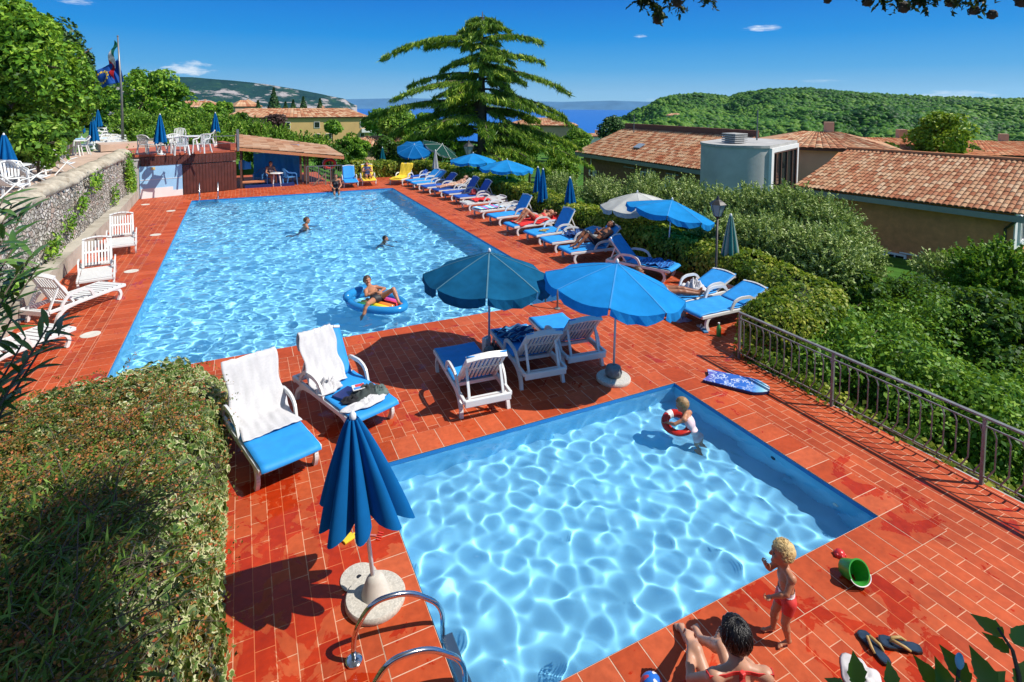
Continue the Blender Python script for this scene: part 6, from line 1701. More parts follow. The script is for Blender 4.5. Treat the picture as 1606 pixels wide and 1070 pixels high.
# blue chairs at the bar
M_BLUEPL = simple('blue_plastic', (0.06, 0.22, 0.48), 0.4, .06, 5)
bc = make_chair('blue plastic chair left of the woman at the bar', M_BLUEPL); bc['group'] = 'blue chairs at the bar'; q = P(409, 291, 0); bc.location = q; bc.rotation_euler.z = -.6
for px_, rz, lab in ((441, 1.0, 'blue plastic chair right of the woman at the bar'), (455, 1.9, 'blue plastic chair nearest the life ring post')): dup(bc, P(px_, 290, 0), rz, lab, 'blue chairs at the bar')
bt = make_table('small white table beside the woman at the bar', .32, .68); bt.location = P(434, 292, 0)


# ---------------------------------------------------------------- pool ladders
def ladder(label, o, rz, span=.5, treads=2, h=.44, back=.66, m=M_STEEL):
    """origin on the pool edge, the pool lies towards +X"""
    t = thing('pool_ladder', label, 'ladder', o, rz)
    for s in (-1, 1):
        y = s*span/2
        r_ = MB().tube(rounded_path([(-back, y, 0), (-back, y, h*.55), (-back*.78, y, h), (-.22, y, h*.93), (.07, y, h*.40), (.075, y, -.95)], .14, 6), .021, 12).build('rail', m, t, smooth=True)
        MB().lathe([(.065, 0), (.065, .012), (.04, .03)], 20, c=(-back, y, .004)).build('flange', m, r_, angle=40)
    for k in range(treads):
        MB().box((.10, 0, -.12-.26*k), (.10, span-.03, .03), bev=.01).build('tread', simple('ladder_tread', (.35, .40, .44), .3, metallic=.7), t)
    return t


ladder('shiny steel ladder at the near corner of the children pool', (SX0, 3.98, 0), 0, .52)
MB()
l2 = ladder('steel ladder at the right corner of the big pool beside the parasols', (6.20, MY0, 0), PI/2, .5, h=.6, back=.45, m=M_METAL_GR)
ladder('steel ladder at the far left corner of the big pool', (-1.35, MY1, 0), -PI/2, .72, h=.72, back=.35)

# ---------------------------------------------------------------- iron railing on the right
M_RAIL = simple('worn_iron_railing', (0.22, 0.215, 0.21), 0.45, 0.25, 9, metallic=.35)
rl = thing('railing', 'wrought iron railing with kinked bars along the right edge of the paving', 'railing', (7.62, 0, 0))
Y0, Y1 = -0.6, 6.75; HT = .80
mb = MB(); mb.bar((0, Y0, HT), (0, Y1, HT), .05, .022); mb.build('handrail', M_RAIL, rl)
mb = MB(); mb.bar((0, Y0, HT-.10), (0, Y1, HT-.10), .016, .016); mb.bar((0, Y0, .10), (0, Y1, .10), .016, .016); mb.build('rail', M_RAIL, rl)
for y in (-.45, 1.38, 3.21, 5.04, 6.72): MB().bar((0, y, -.02), (0, y, HT), .035, .035, up=(0, 1, 0)).build('post', M_RAIL, rl)
y = Y0+.06
while y < Y1-.02:
    MB().tube([(0, y, HT-.10), (0, y-.035, HT-.19), (0, y-.035, .24), (0, y+.035, .10)], .0095, 6).build('baluster', M_RAIL, rl); y += .131
# kerb edge under the railing
mb = MB(); mb.box((7.64, 3.0, -.06), (.10, 7.4, .11)); tag(mb.build('deck_kerb', M_CONC), 'thin kerb under the iron railing', kind='structure')

# railing and planters on the upper terrace
ir = thing('railing', 'old iron railing with arched bars before the dark trees on the terrace', 'railing', P(30, 247, 1.86))
e_ = P(80, 249, 1.86)-P(30, 247, 1.86); L = e_.length; ir.rotation_euler.z = math.atan2(e_.y, e_.x)
MB().bar((0, 0, 1.25), (L, 0, 1.25), .05, .05).build('handrail', M_METAL_GR, ir); MB().bar((0, 0, .85), (L, 0, .85), .03, .03).build('rail', M_METAL_GR, ir)
for i in range(8): MB().tube([(L*i/7, 0, 0), (L*i/7, 0, .85), (L*(i+.5)/7 if i < 7 else L, 0, 1.12)], .016, 5).build('bar', M_METAL_GR, ir)
MB().bar((L, 0, 0), (L, 0, 1.35), .14, .14).build('post', M_WOOD_GR, ir)
pb = thing('planter_box', 'low planter of stacked pale concrete beams by the iron railing', 'planter', P(27, 252, 1.86), ir.rotation_euler.z)
for k in range(3): MB().bar((0, -.25, .12+k*.2), (L*.85, -.25, .12+k*.2), .3, .15, bev=.02).build('beam', M_WHITEP if k == 2 else M_CONC, pb)
rf = thing('rail_fence', 'grey wooden rail fence at the end of the lawn', 'fence', P(160, 196, 1.75))
for k in range(3): MB().bar((k*2.2, 0, 0), (k*2.2, 0, 1.1), .12, .12).build('post', M_WOOD_GR, rf)
for z in (.5, .95): MB().bar((0, 0, z), (4.6, 0, z), .08, .12).build('rail', M_WOOD_GR, rf)
# small fence by the life ring
q = P(481, 290, 0); e_ = P(537, 287, 0)-q; L = e_.length
sf = thing('railing', 'thin grey railing between life ring and blue lounger at the pool end', 'railing', q, math.atan2(e_.y, e_.x))
MB().bar((0, 0, .95), (L, 0, .95), .05, .04).build('handrail', M_METAL_GR, sf)
for i in range(16): MB().bar((L*i/15, 0, 0), (L*i/15, 0, .95), .05 if i % 5 == 0 else .02, .02).build('baluster', M_METAL_GR, sf)
gt = MB(); gt.bar((.3, -.4, .05), (.9, -.4, .6), .08, .06); gt.bar((.9, -.4, .0), (.9, -.4, .6), .08, .06)
o = gt.build('ramp_rail', M_WOOD_GR, sf)

# ---------------------------------------------------------------- flagpole and flags
q = P(193, 229, 1.8); dep = q.x*math.sin(YAW)+q.y*math.cos(YAW); ppm = FPX/dep
FH = (229-58)/ppm
fp = thing('flagpole', 'tall dark flagpole beside the stone path', 'flagpole', q)
MB().tube([(0, 0, 0), (0.02, 0, FH*.5), (-.05, 0, FH)], [.075, .06, .035], 10).build('pole', M_METAL_GR, fp, smooth=True); MB().ball((-.05, 0, FH), .05, nu=10, nv=6).build('finial', M_METAL_GR, fp)
rgt = Vector((math.cos(YAW), -math.sin(YAW), 0)); awy = Vector((math.sin(YAW), math.cos(YAW), 0))


def flag(name, label, zc, pts_of, mats, bands, nu=36, nv=20):
    mb = MB(); vs = [pts_of(i/nu, j/nv) for j in range(nv+1) for i in range(nu+1)]
    o_ = len(mb.v)
    for j in range(nv):
        for i in range(nu):
            pass
    mb.mesh(vs, [(j*(nu+1)+i, j*(nu+1)+i+1, (j+1)*(nu+1)+i+1, (j+1)*(nu+1)+i) for j in range(nv) for i in range(nu)])
    mb.m = [bands((i+.5)/nu, (j+.5)/nv) for j in range(nv) for i in range(nu)]
    o = mb.build(name, mats, None, smooth=True, solid=.008); o.location = q; return tag(o, label, 'flag')


def scr(dx, dy, d=0.0):   # offsets in photograph pixels from the pole foot -> metres in the plane facing the view
    return rgt*(dx/ppm)+Vector((0, 0, (229-dy)/ppm))+awy*d


M_FG = simple('flag_green', (0.02, .26, .16), .8, trans=.4); M_FW = simple('flag_white', (.8, .8, .8), .8, trans=.4); M_FR = simple('flag_red', (.65, .02, .03), .8, trans=.4)
M_FB = simple('flag_blue', (.01, .12, .52), .8, trans=.4); M_FY = simple('flag_yellow', (.85, .6, .02), .8)


def ital(u, v):   # u along the cloth (green at the hoist, hanging down), v along the hoist
    dx = -5-14*u**.8*(1-.25*v)+10*u*u*v; y = 64+8*v*1.2+u*(44+v*8)
    return scr(dx-2+4*v*(1-u), y, .12*math.sin(u*9+v*3))


def euro(u, v):
    dx = -4-48*u+6*v*(1-u); y = 92+u*32*(1-.2*v)+v*36-8*u*v
    return scr(dx, y, .16*math.sin(u*8+v*2)+.06*math.sin(u*17))


flag('flag', 'green white and red flag hanging in folds at the top of the pole', 0, ital, (M_FG, M_FW, M_FR), lambda u, v: min(2, int(u*3)))
fe = flag('flag', 'blue flag with a ring of yellow stars flying below the tricolour', 0, euro, (M_FB,), lambda u, v: 0)
for k in range(12):
    a = 2*PI*k/12; uc, vc = .5+.17*math.cos(a)*1.0, .5+.28*math.sin(a); st = MB(); vs = []
    for side in (-.012, .012):
        for i in range(10):
            rr = .062 if i % 2 == 0 else .026; b_ = i*PI/5
            vs.append(euro(uc+rr*math.sin(b_)*.8, vc-rr*math.cos(b_)*1.25)+awy*side)
    st.mesh(vs, [tuple(range(10)), tuple(range(19, 9, -1))]+[(i, (i+1) % 10, 10+(i+1) % 10, 10+i) for i in range(10)]); st.build('star', M_FY, fe)


# ---------------------------------------------------------------- lamps
def lantern(label, base, H, s=1.0):
    t = thing('lamp_post', label, 'street lamp', base)
    MB().tube([(0, 0, 0), (0, 0, .25*s), (0, 0, H-.5*s)], [.05*s, .035*s, .025*s], 10).build('post', M_METAL_DK, t, smooth=True)
    z = H-.5*s
    ln = MB(); ln.lathe([(.03*s, z), (.06*s, z+.03*s), (.09*s, z+.06*s)], 6); ln.lathe([(.20*s, z+.34*s), (.13*s, z+.40*s), (.05*s, z+.45*s), (.015*s, z+.54*s)], 6)
    for k in range(6):
        a = k*PI/3; ln.tube([(.09*s*math.cos(a), .09*s*math.sin(a), z+.06*s), (.185*s*math.cos(a), .185*s*math.sin(a), z+.34*s)], .008*s, 4)
    l = ln.build('lantern', M_METAL_DK, t)
    MB().lathe([(.085*s, z+.06*s), (.178*s, z+.34*s)], 6, cap=False).build('lantern_glass', simple('milky_lantern_glass', (.45, .55, .55), .2, trans=.5), l)
    return t


q = P(1122, 452, 0); lantern('old style iron lantern post rising from the olive trees by the hedge', (q.x*1.0, q.y, -1.0), ztop(q, 308)+1.0, 1.0)
q = P(735, 282, 0); lantern('pale lantern post before the cedar by the far loungers', (q.x, q.y, 0), ztop(q, 222), 1.7)

# life ring
lr = thing('life_ring', 'red life ring hung on the end post of the bar roof', 'life ring', (4.22, 31.2, .98))
lr.rotation_euler = (PI/2, 0, .25)
tr = MB(); tr.tube([(.30*math.cos(2*PI*i/28), .22*math.sin(2*PI*i/28)*1.0, 0) for i in range(28)], .075, 10, closed=True); tr.build('ring', simple('red_ring_plastic', (.62, .035, .02), .4, .06, 6), lr, smooth=True)
tr = MB(); tr.tube([(.38*math.cos(2*PI*i/28), .30*math.sin(2*PI*i/28), .03*math.cos(i*PI/3.5)) for i in range(28)], .012, 6, closed=True); tr.build('rope', M_WHITEP, lr)
# drain covers
for px_, py_, lab in ((142, 525, 'pale round drain cover nearest the ivy on the left paving'), (206, 425.6, 'pale round drain cover beside the upright white lounger'), (244, 368.5, 'pale round drain cover beside the farthest white lounger'), (268, 331, 'pale round drain cover near the pool far left corner'), (228, 321, 'pale round drain cover near the door panel')):
    q = P(px_, py_); mb = MB(); mb.lathe([(.16, 0.0), (.16, .006), (.05, .008), (.04, .005), (.012, .005)], 28); o = mb.build('drain_cover', simple('drain_cover_white', (.58, .55, .48), .7, .1, 9), angle=40); o.location = q; tag(o, lab, 'drain cover', 'drain covers')
q = P(563, 907); mb = MB(); mb.lathe([(.165, .002), (.165, .012), (.14, .014), (.06, .012), (.05, .016), (.03, .016)], 32); o = mb.build('drain_cover', M_TERRAZZO, angle=40); o.location = q; tag(o, 'cream skimmer lid with a dark hole beside the furled parasol base', 'drain cover')
MB().lathe([(.022, 0), (.022, .002)], 16, c=(0, 0, .0165)).build('hole', M_BLACK, o)
# pool inlets on the children pool wall
for (y, z) in ((4.72, -.22), (3.9, -.3)):
    o = MB().lathe([(.035, 0), (.035, .012), (.02, .014)], 16).build('pool_inlet', M_BLACK if y > 4 else M_PLASTIC); o.location = (SX1-.002, y, z); o.rotation_euler = (0, -PI/2, 0); tag(o, 'round dark water inlet in the right wall of the children pool' if y > 4 else 'pale water inlet under the surface near the toddler', 'water inlet')
# ================================================================ PEOPLE
def vn(v): return np.array(v, dtype=float)


def surface_nets(Fd, org, h):
    """closed surface of the zero level of a sampled distance field"""
    ins = Fd < 0; nx, ny, nz = Fd.shape
    c = [ins[a:nx-1+a, b:ny-1+b, d:nz-1+d] for a in (0, 1) for b in (0, 1) for d in (0, 1)]
    s = sum(q.astype(np.int8) for q in c); act = (s > 0) & (s < 8)
    idx = -np.ones(act.shape, dtype=np.int64); cells = np.argwhere(act); idx[act] = np.arange(len(cells))
    acc = np.zeros((len(cells), 3)); cnt = np.zeros(len(cells))
    corners = [(a, b, d) for a in (0, 1) for b in (0, 1) for d in (0, 1)]
    val = {k: Fd[cells[:, 0]+k[0], cells[:, 1]+k[1], cells[:, 2]+k[2]] for k in corners}
    for k in corners:
        for ax in range(3):
            if k[ax] == 0:
                k2 = tuple(k[i]+(1 if i == ax else 0) for i in range(3)); v0, v1 = val[k], val[k2]; m = (v0 < 0) != (v1 < 0)
                t = np.where(m, v0/np.where(m, v0-v1, 1), 0); p = np.tile(np.array(k, float), (len(cells), 1)); p[:, ax] += t
                acc[m] += p[m]; cnt[m] += 1
    V = (cells+acc/cnt[:, None])*h+org; Fs = []
    for ax in range(3):
        o1, o2 = [(1, 2), (2, 0), (0, 1)][ax]
        sl0 = [slice(None)]*3; sl1 = [slice(None)]*3; sl0[ax] = slice(0, -1); sl1[ax] = slice(1, None)
        a, b = ins[tuple(sl0)], ins[tuple(sl1)]; e = np.argwhere(a != b)
        ok = (e[:, o1] > 0) & (e[:, o2] > 0) & (e[:, o1] < act.shape[o1]) & (e[:, o2] < act.shape[o2]); e = e[ok]
        fl = a[tuple(e.T)]
        def at(d1, d2):
            q = e.copy(); q[:, o1] += d1; q[:, o2] += d2; return idx[tuple(q.T)]
        q = np.stack([at(-1, -1), at(0, -1), at(0, 0), at(-1, 0)], 1); q[~fl] = q[~fl][:, ::-1]; Fs.append(q)
    return V, np.concatenate(Fs)


class Fig:
    """organic figure: smooth union of tapered limbs and rounded masses, meshed as ONE surface"""
    def __init__(s): s.pr = []

    def cone(s, a, b, ra, rb, k=.02, tag_=''): s.pr.append(('c', vn(a), vn(b), ra, rb, k, tag_))

    def ell(s, c, r, ax=None, k=.02, tag_=''): s.pr.append(('e', vn(c), vn(r), np.eye(3) if ax is None else np.array(ax), 0, k, tag_))

    @staticmethod
    def dist(p, P_):
        if p[0] == 'c':
            ab = p[2]-p[1]; L = ab@ab+1e-12; t = np.clip(((P_-p[1])@ab)/L, 0, 1); return np.linalg.norm(P_-p[1]-t[..., None]*ab, axis=-1)-(p[3]+(p[4]-p[3])*t)
        q = (P_-p[1])@p[3].T; k0 = np.linalg.norm(q/p[2], axis=-1); k1 = np.linalg.norm(q/p[2]**2, axis=-1); return k0*(k0-1)/np.maximum(k1, 1e-9)

    def bb(s, p):
        if p[0] == 'c': return np.minimum(p[1]-p[3], p[2]-p[4]), np.maximum(p[1]+p[3], p[2]+p[4])
        m = p[2].max(); return p[1]-m, p[1]+m

    def mesh(s, h):
        B = [s.bb(p) for p in s.pr]; lo = np.min([b[0] for b in B], 0)-3*h; hi = np.max([b[1] for b in B], 0)+3*h
        n = np.ceil((hi-lo)/h).astype(int)+1; Fd = np.full(n, 1.0, dtype=np.float64); ax = [lo[i]+np.arange(n[i])*h for i in range(3)]
        for p, b in zip(s.pr, B):
            mg = p[5]+3*h; i0 = np.maximum(((b[0]-mg-lo)/h).astype(int), 0); i1 = np.minimum(np.ceil((b[1]+mg-lo)/h).astype(int)+1, n)
            g_ = np.stack(np.meshgrid(*[ax[i][i0[i]:i1[i]] for i in range(3)], indexing='ij'), -1); d = s.dist(p, g_); sl = tuple(slice(i0[i], i1[i]) for i in range(3)); o = Fd[sl]; k = p[5]
            hh = np.clip(k-np.abs(o-d), 0, None)/k; Fd[sl] = np.minimum(o, d)-hh*hh*k*.25
        return surface_nets(Fd, lo, h)

    def tags(s, P_):
        D = np.stack([s.dist(p, P_) for p in s.pr], 1); i = D.argmin(1); return np.array([p[6] for p in s.pr])[i]


def skin_mat(name, col, red=.06):
    m, nt, out = mat(name)
    tc = N(nt, 'ShaderNodeTexCoord'); no = N(nt, 'ShaderNodeTexNoise', {'Vector': tc.outputs['Object'], 'Scale': 9.0, 'Detail': 4.0})
    c = ramp(nt, no.outputs[0], [(.3, (col[0]*.92, col[1]*.86, col[2]*.84)), (.7, (col[0]*1.06, col[1]*1.05, col[2]*1.04))])
    b = N(nt, 'ShaderNodeBsdfPrincipled', {'Base Color': c, 'Roughness': .45, 'Specular IOR Level': .4, 'Subsurface Weight': .12, 'Subsurface Radius': (.02, .008, .004), 'Subsurface Scale': .5})
    nt.links.new(b.outputs[0], out.inputs[0]); return m


SK_FAIR = skin_mat('fair_skin', (.58, .33, .22)); SK_TAN = skin_mat('tanned_skin', (.44, .20, .11)); SK_BRN = skin_mat('brown_skin', (.27, .11, .055)); SK_PINK = skin_mat('light_skin', (.50, .275, .18))
M_EYE = simple('eye_dark', (.02, .015, .012), .2); M_LIP = simple('lip', (.42, .12, .10), .4)
H_BLACK = simple('black_hair', (.010, .008, .008), .32, .4, 60, .3); H_BROWN = simple('brown_hair', (.07, .035, .018), .4, .35, 60, .3); H_BLOND = simple('blond_hair', (.62, .44, .19), .45, .3, 40, .4); H_DKBL = simple('dark_blond_hair', (.34, .20, .08), .45, .3, 40, .4)


def norm(v): v = vn(v); return v/max(np.linalg.norm(v), 1e-9)


def person(label, J, hf, hu=(0, 0, 1), s=1.0, hs=1.0, fat=1.0, skin=SK_TAN, hair=H_BROWN, hairlen=.0, vox=.013, female=False, wear=(), fingers=True, curl=.5, child=False, group=None, curly=False, bigface=True, palm=None):
    """J: joint -> point. keys pel, che, nek, hed, sL sR eL eR wL wR, hL hR kL kR aL aR tL tR"""
    o0 = vn(J['pel']).copy(); o0[2] = min(vn(v)[2] for v in J.values())
    J = {k: vn(v)-o0 for k, v in J.items()}; f = Fig(); hf, hu = norm(hf), norm(hu); hf = norm(hf-hu*(hf@hu)); hl = np.cross(hu, hf)
    lat = norm(J['sL']-J['sR']); up = norm(J['nek']-J['pel']); dep = np.cross(lat, up); A = np.array([lat, norm(dep), up])
    latp = norm(J['hL']-J['hR']); Ap = np.array([latp, norm(np.cross(latp, up)), up]); q = s*fat; K = .035*s
    mid = J['pel']*.55+J['che']*.45
    f.ell(J['pel'], (.150*q, .105*q, .115*s), Ap, K, 'pelvis'); f.ell(mid, (.122*q, .092*q, .15*s), A, K, 'belly'); f.ell(J['che'], (.145*q, .102*q, .165*s), A, K, 'chest')
    f.cone(J['che']+up*.02*s, J['nek'], .085*q, .052*s*hs**.4, K, 'chest')
    if female:
        for sg in (-1, 1): f.ell(J['che']+lat*sg*.07*s-A[1]*.0+np.cross(up, lat)*(-1)*.0+A[1]*0.0+hf*0+(-np.cross(lat, up))*(-.085)*s-up*.03*s, (.062*s, .055*s, .06*s), A, .03*s, 'chest')
    f.cone(J['nek'], J['hed']-hu*.05*s*hs, .052*s*hs**.4, .050*s*hs**.5, .02*s, 'neck')
    S_ = s*hs; HA = np.array([hl, hf, hu]); Hc = J['hed']
    f.ell(Hc+hu*.018*S_-hf*.012*S_, (.076*S_, .096*S_, .092*S_), HA, .02*S_, 'head'); f.ell(Hc-hu*.058*S_+hf*.026*S_, (.058*S_, .064*S_, .058*S_), HA, .03*S_, 'head')
    f.cone(Hc+hf*.086*S_+hu*.006*S_, Hc+hf*.104*S_-hu*.030*S_, .010*S_, .0145*S_, .012*S_, 'head'); f.ell(Hc+hf*.080*S_-hu*.098*S_, (.022*S_, .018*S_, .016*S_), HA, .02*S_, 'head')
    f.ell(Hc+hf*.080*S_+hu*.024*S_, (.05*S_, .014*S_, .010*S_), HA, .012*S_, 'head')
    for sg in (-1, 1):
        f.ell(Hc+hl*sg*.077*S_-hf*.004*S_-hu*.012*S_, (.010*S_, .019*S_, .030*S_), HA, .006*S_, 'ear'); f.ell(Hc+hl*sg*.035*S_+hf*.070*S_-hu*.028*S_, (.022*S_, .018*S_, .018*S_), HA, .02*S_, 'head')
    for c_ in 'LR':
        sh, el, wr = J['s'+c_], J['e'+c_], J['w'+c_]
        f.cone(J['nek']-up*.02*s, sh, .050*q, .052*q, .03*s, 'shoulder'); f.ell(sh, (.056*q,)*3, None, .03*s, 'shoulder')
        f.cone(sh, el, .048*q, .037*q, .025*s, 'arm'); f.cone(el, el+(wr-el)*.35, .037*q, .038*q, .015*s, 'arm'); f.cone(el+(wr-el)*.35, wr, .038*q, .025*q, .015*s, 'arm')
        d = norm(wr-el); pn = norm(palm[c_]) if palm and c_ in palm else norm(np.cross(d, lat if abs(d@lat) < .8 else up)); pn = norm(pn-d*(d@pn)); sd = np.cross(d, pn); hsz = s*(1.0 if not child else 1.05)
        pc = wr+d*.048*hsz; f.ell(pc, (.040*hsz, .016*hsz, .050*hsz), np.array([sd, pn, d]), .012*s, 'hand')
        if fingers:
            for i, (off, ln) in enumerate(((-.028, .062), (-.0095, .072), (.0095, .068), (.027, .052))):
                b0 = pc+d*.042*hsz+sd*off*hsz; cu = curl*(1+.12*i); d1 = norm(d*math.cos(cu)+pn*math.sin(cu)+sd*off*4); d2 = norm(d*math.cos(cu*2.1)+pn*math.sin(cu*2.1)+sd*off*3); r_ = max(.0085*hsz, vox*.62)
                f.cone(b0, b0+d1*ln*.55*hsz, r_, r_*.95, .003, 'hand'); f.cone(b0+d1*ln*.55*hsz, b0+(d1*.55+d2*.5)*ln*hsz, r_*.95, r_*.8, .003, 'hand')
            sgn = 1 if c_ == 'L' else -1
            tb = pc-sd*.034*hsz-d*.02*hsz; r_ = max(.0105*hsz, vox*.62); t1 = tb+norm(-sd*.7+d*.8+pn*.35)*.036*hsz; f.cone(tb, t1, r_*1.15, r_, .006, 'hand'); f.cone(t1, t1+norm(-sd*.15+d*.9+pn*.5)*.030*hsz, r_, r_*.8, .003, 'hand')
        hp, kn, an, to = J['h'+c_], J['k'+c_], J['a'+c_], J['t'+c_]
        f.cone(hp, kn, .086*q, .052*q, .04*s, 'thigh'); f.cone(kn, kn+(an-kn)*.3, .052*q, .054*q, .02*s, 'shin'); f.cone(kn+(an-kn)*.3, an, .054*q, .033*q, .02*s, 'shin')
        fd = norm(to-an); f.cone(an-norm(an-kn)*(-.012)*s-fd*.02*s, an+(to-an)*.75, .034*s, .026*s, .02*s, 'foot'); tl = np.cross(fd, norm(kn-an)); tl = norm(tl)
        for i in range(5):
            r_ = max((.0125-.0013*i)*s, vox*.6); off = (-.030+.015*i)*s*(1 if c_ == 'L' else -1); b0 = an+(to-an)*.72+tl*off; f.cone(b0, to+tl*off*1.05-fd*.008*i*s, r_*1.3, r_, .006*s, 'foot')
    V, Fq = f.mesh(vox*s if not child else vox)
    t = np_mesh('person', V, Fq, [skin, M_EYE, M_LIP], smooth=True); t.location = o0; tag(t, label, 'person', group)
    tg = f.tags(V)
    fc = V[Fq].mean(1); mi = np.zeros(len(Fq), dtype=np.int32)
    for sg in (-1, 1): mi[np.linalg.norm((fc-(Hc+hl*sg*.031*S_+hf*.084*S_+hu*.002*S_))*1.0, axis=1) < .0135*S_] = 1
    dl = fc-(Hc+hf*.088*S_-hu*.062*S_); mi[(np.abs(dl@hl) < .022*S_) & (np.abs(dl@hu) < .008*S_) & (np.abs(dl@hf) < .03*S_)] = 2
    t.data.polygons.foreach_set('material_index', mi)
    # vertex normals
    nr = np.zeros_like(V); fn = np.cross(V[Fq[:, 2]]-V[Fq[:, 0]], V[Fq[:, 3]]-V[Fq[:, 1]])
    for k in range(4): np.add.at(nr, Fq[:, k], fn)
    nr = unit(nr); L = np.linalg.norm(J['nek']-J['pel']); sp = ((V-J['pel'])@up)/L

    def shell(name, sel, off, m):
        fs = Fq[sel[Fq].all(1)]
        if not len(fs): return None
        u_, inv = np.unique(fs, return_inverse=True); return np_mesh(name, (V+nr*(off[:, None] if isinstance(off, np.ndarray) else off))[u_], inv.reshape(fs.shape), m, t, smooth=True)
    for w in wear:
        nm, m = w[0], w[1]
        thq = np.zeros(len(V), bool)
        if nm in ('trunks', 'shorts'):
            lim = w[2] if len(w) > 2 else .35
            for c_ in 'LR':
                ax_ = J['k'+c_]-J['h'+c_]; tt = ((V-J['h'+c_])@ax_)/(ax_@ax_); thq |= (tg == 'thigh') & (tt < lim) & (np.linalg.norm(V-J['h'+c_]-tt[:, None]*ax_, axis=1) < .13*q)
            sel = ((tg == 'pelvis') | thq | (tg == 'belly')) & (sp < (w[3] if len(w) > 3 else .22)); shell('swim_shorts', sel, .007*s, m)
        elif nm == 'brief': shell('bikini_bottom', ((tg == 'pelvis') | (tg == 'thigh')) & (sp < .16) & (sp > -.22), .006*s, m)
        elif nm == 'top': shell('bikini_top', (tg == 'chest') & (sp > .48) & (sp < .68), .006*s, m)
        elif nm == 'suit': shell('swimsuit', ((tg == 'pelvis') | (tg == 'belly') | (tg == 'chest') | ((tg == 'thigh') & (sp > -.16))) & (sp < .86) & (sp > -.2), .006*s, m)
        elif nm == 'shirt': shell('shirt', ((tg == 'belly') | (tg == 'chest') | (tg == 'shoulder')) & (sp > .05) & (sp < 1.0), .012*s, m)
        elif nm == 'waist': shell('waistband', ((tg == 'pelvis') | (tg == 'belly')) & (sp > w[2]) & (sp < w[3]), .012*s, m)
    if hair:
        d = V-Hc; hy = d@hf; hz = d@hu; hd_ = (tg == 'head') | (tg == 'ear') | ((tg == 'neck') & (hy < 0))
        line = np.where(hy > .03*S_, (.055-.0*hy)*S_, (-.045-hairlen)*S_); line = np.where((hy > -.02*S_) & (hy <= .03*S_), np.interp(hy/S_, [-.02, .03], [-.03, .055])*S_, line)
        nz = vnoise(V*55/S_, 3, 2); sel = hd_ & (hz > line+.006*nz*S_); shell('hair', sel, (.016+.007*nz)*S_, hair)
    t['_j'] = 0; del t['_j']
    return t, J, o0


def frame(o, fdir):
    """local (forward, left, up) -> world"""
    o = vn(o); fw = norm((fdir[0], fdir[1], 0)); lf = np.array([-fw[1], fw[0], 0])
    return lambda a, b, c: o+fw*a+lf*b+np.array([0, 0, c])


VF = (math.sin(YAW), math.cos(YAW)); VR = (math.cos(YAW), -math.sin(YAW))
TRUNK_RED = simple('red_swim_fabric', (.60, .035, .03), .6, .12, 20); TRUNK_BLK = simple('black_swim_fabric', (.012, .012, .018), .6, .2, 20); SUIT_PINKW = simple('pale_pink_swimsuit', (.72, .55, .58), .6, .1, 20); SUIT_NAVY = simple('navy_top', (.03, .05, .13), .8, .2, 20); SUIT_PRINT = simple('printed_top', (.12, .07, .08), .8, .8, 30)

# ---- toddler standing at the pool edge
o = P(1229, 1001); T = frame(o, (-VR[0], -VR[1])); TZ = .985
def tz(a, b, c): return T(a*TZ, b*TZ, c*TZ)
Jt = dict(pel=tz(-.01, 0, .375), che=tz(.0, 0, .535), nek=tz(.015, 0, .635), hed=tz(.040, .0, .752), sL=tz(.0, .092, .605), sR=tz(.01, -.092, .605), eL=tz(.055, .125, .50), wL=tz(.15, .085, .445), eR=tz(.085, -.11, .52), wR=tz(.155, -.05, .615),
          hL=tz(-.01, .052, .355), hR=tz(-.005, -.052, .355), kL=tz(.025, .062, .195), kR=tz(.055, -.05, .195), aL=tz(-.005, .065, .045), aR=tz(.065, -.055, .045), tL=tz(.095, .085, .018), tR=tz(.165, -.045, .018))
tod, _, _ = person('blond toddler in red swim shorts standing at the edge of the children pool', Jt, (-VR[0]+.10, -VR[1]+.25, -.15), (.0, 0, 1), s=.52, hs=1.62, fat=1.12, skin=SK_TAN, hair=H_BLOND, hairlen=.012, vox=.0065, child=True, wear=(('shorts', TRUNK_RED, .50, .24), ('waist', simple('white_waistband', (.78, .76, .76), .7), .13, .30)), curl=.9)
hc = Vector(vn(Jt['hed'])-vn(tod.location)); g = random.Random(5); cm = MB()
for k in range(420):
    a = g.uniform(0, 2*PI); z = g.uniform(-.42, 1.0); r = math.sqrt(1-z*z); d = Vector((r*math.cos(a), r*math.sin(a), z)); fwd = d.dot(Vector((-VR[0], -VR[1], 0)))
    if fwd > .45 and z < .35: continue
    c = hc+Vector((d.x*.070, d.y*.070, d.z*.082+.012))+Vector((VR[0], VR[1], 0))*.010; ax = d.cross(Vector((0, 0, 1)))
    if ax.length < .1: ax = Vector((1, 0, 0))
    ax.normalize(); bx_ = d.cross(ax); rr = g.uniform(.008, .017)
    cm.tube([c+ax*rr*math.cos(q*1.1)*(1-.1*q)+bx_*rr*math.sin(q*1.1)*(1-.1*q)+d*(.004*q) for q in range(6)], [.0022, .0030, .0030, .0028, .0022, .001], 4)
cm.build('hair_curl', H_BLOND, tod, smooth=True)

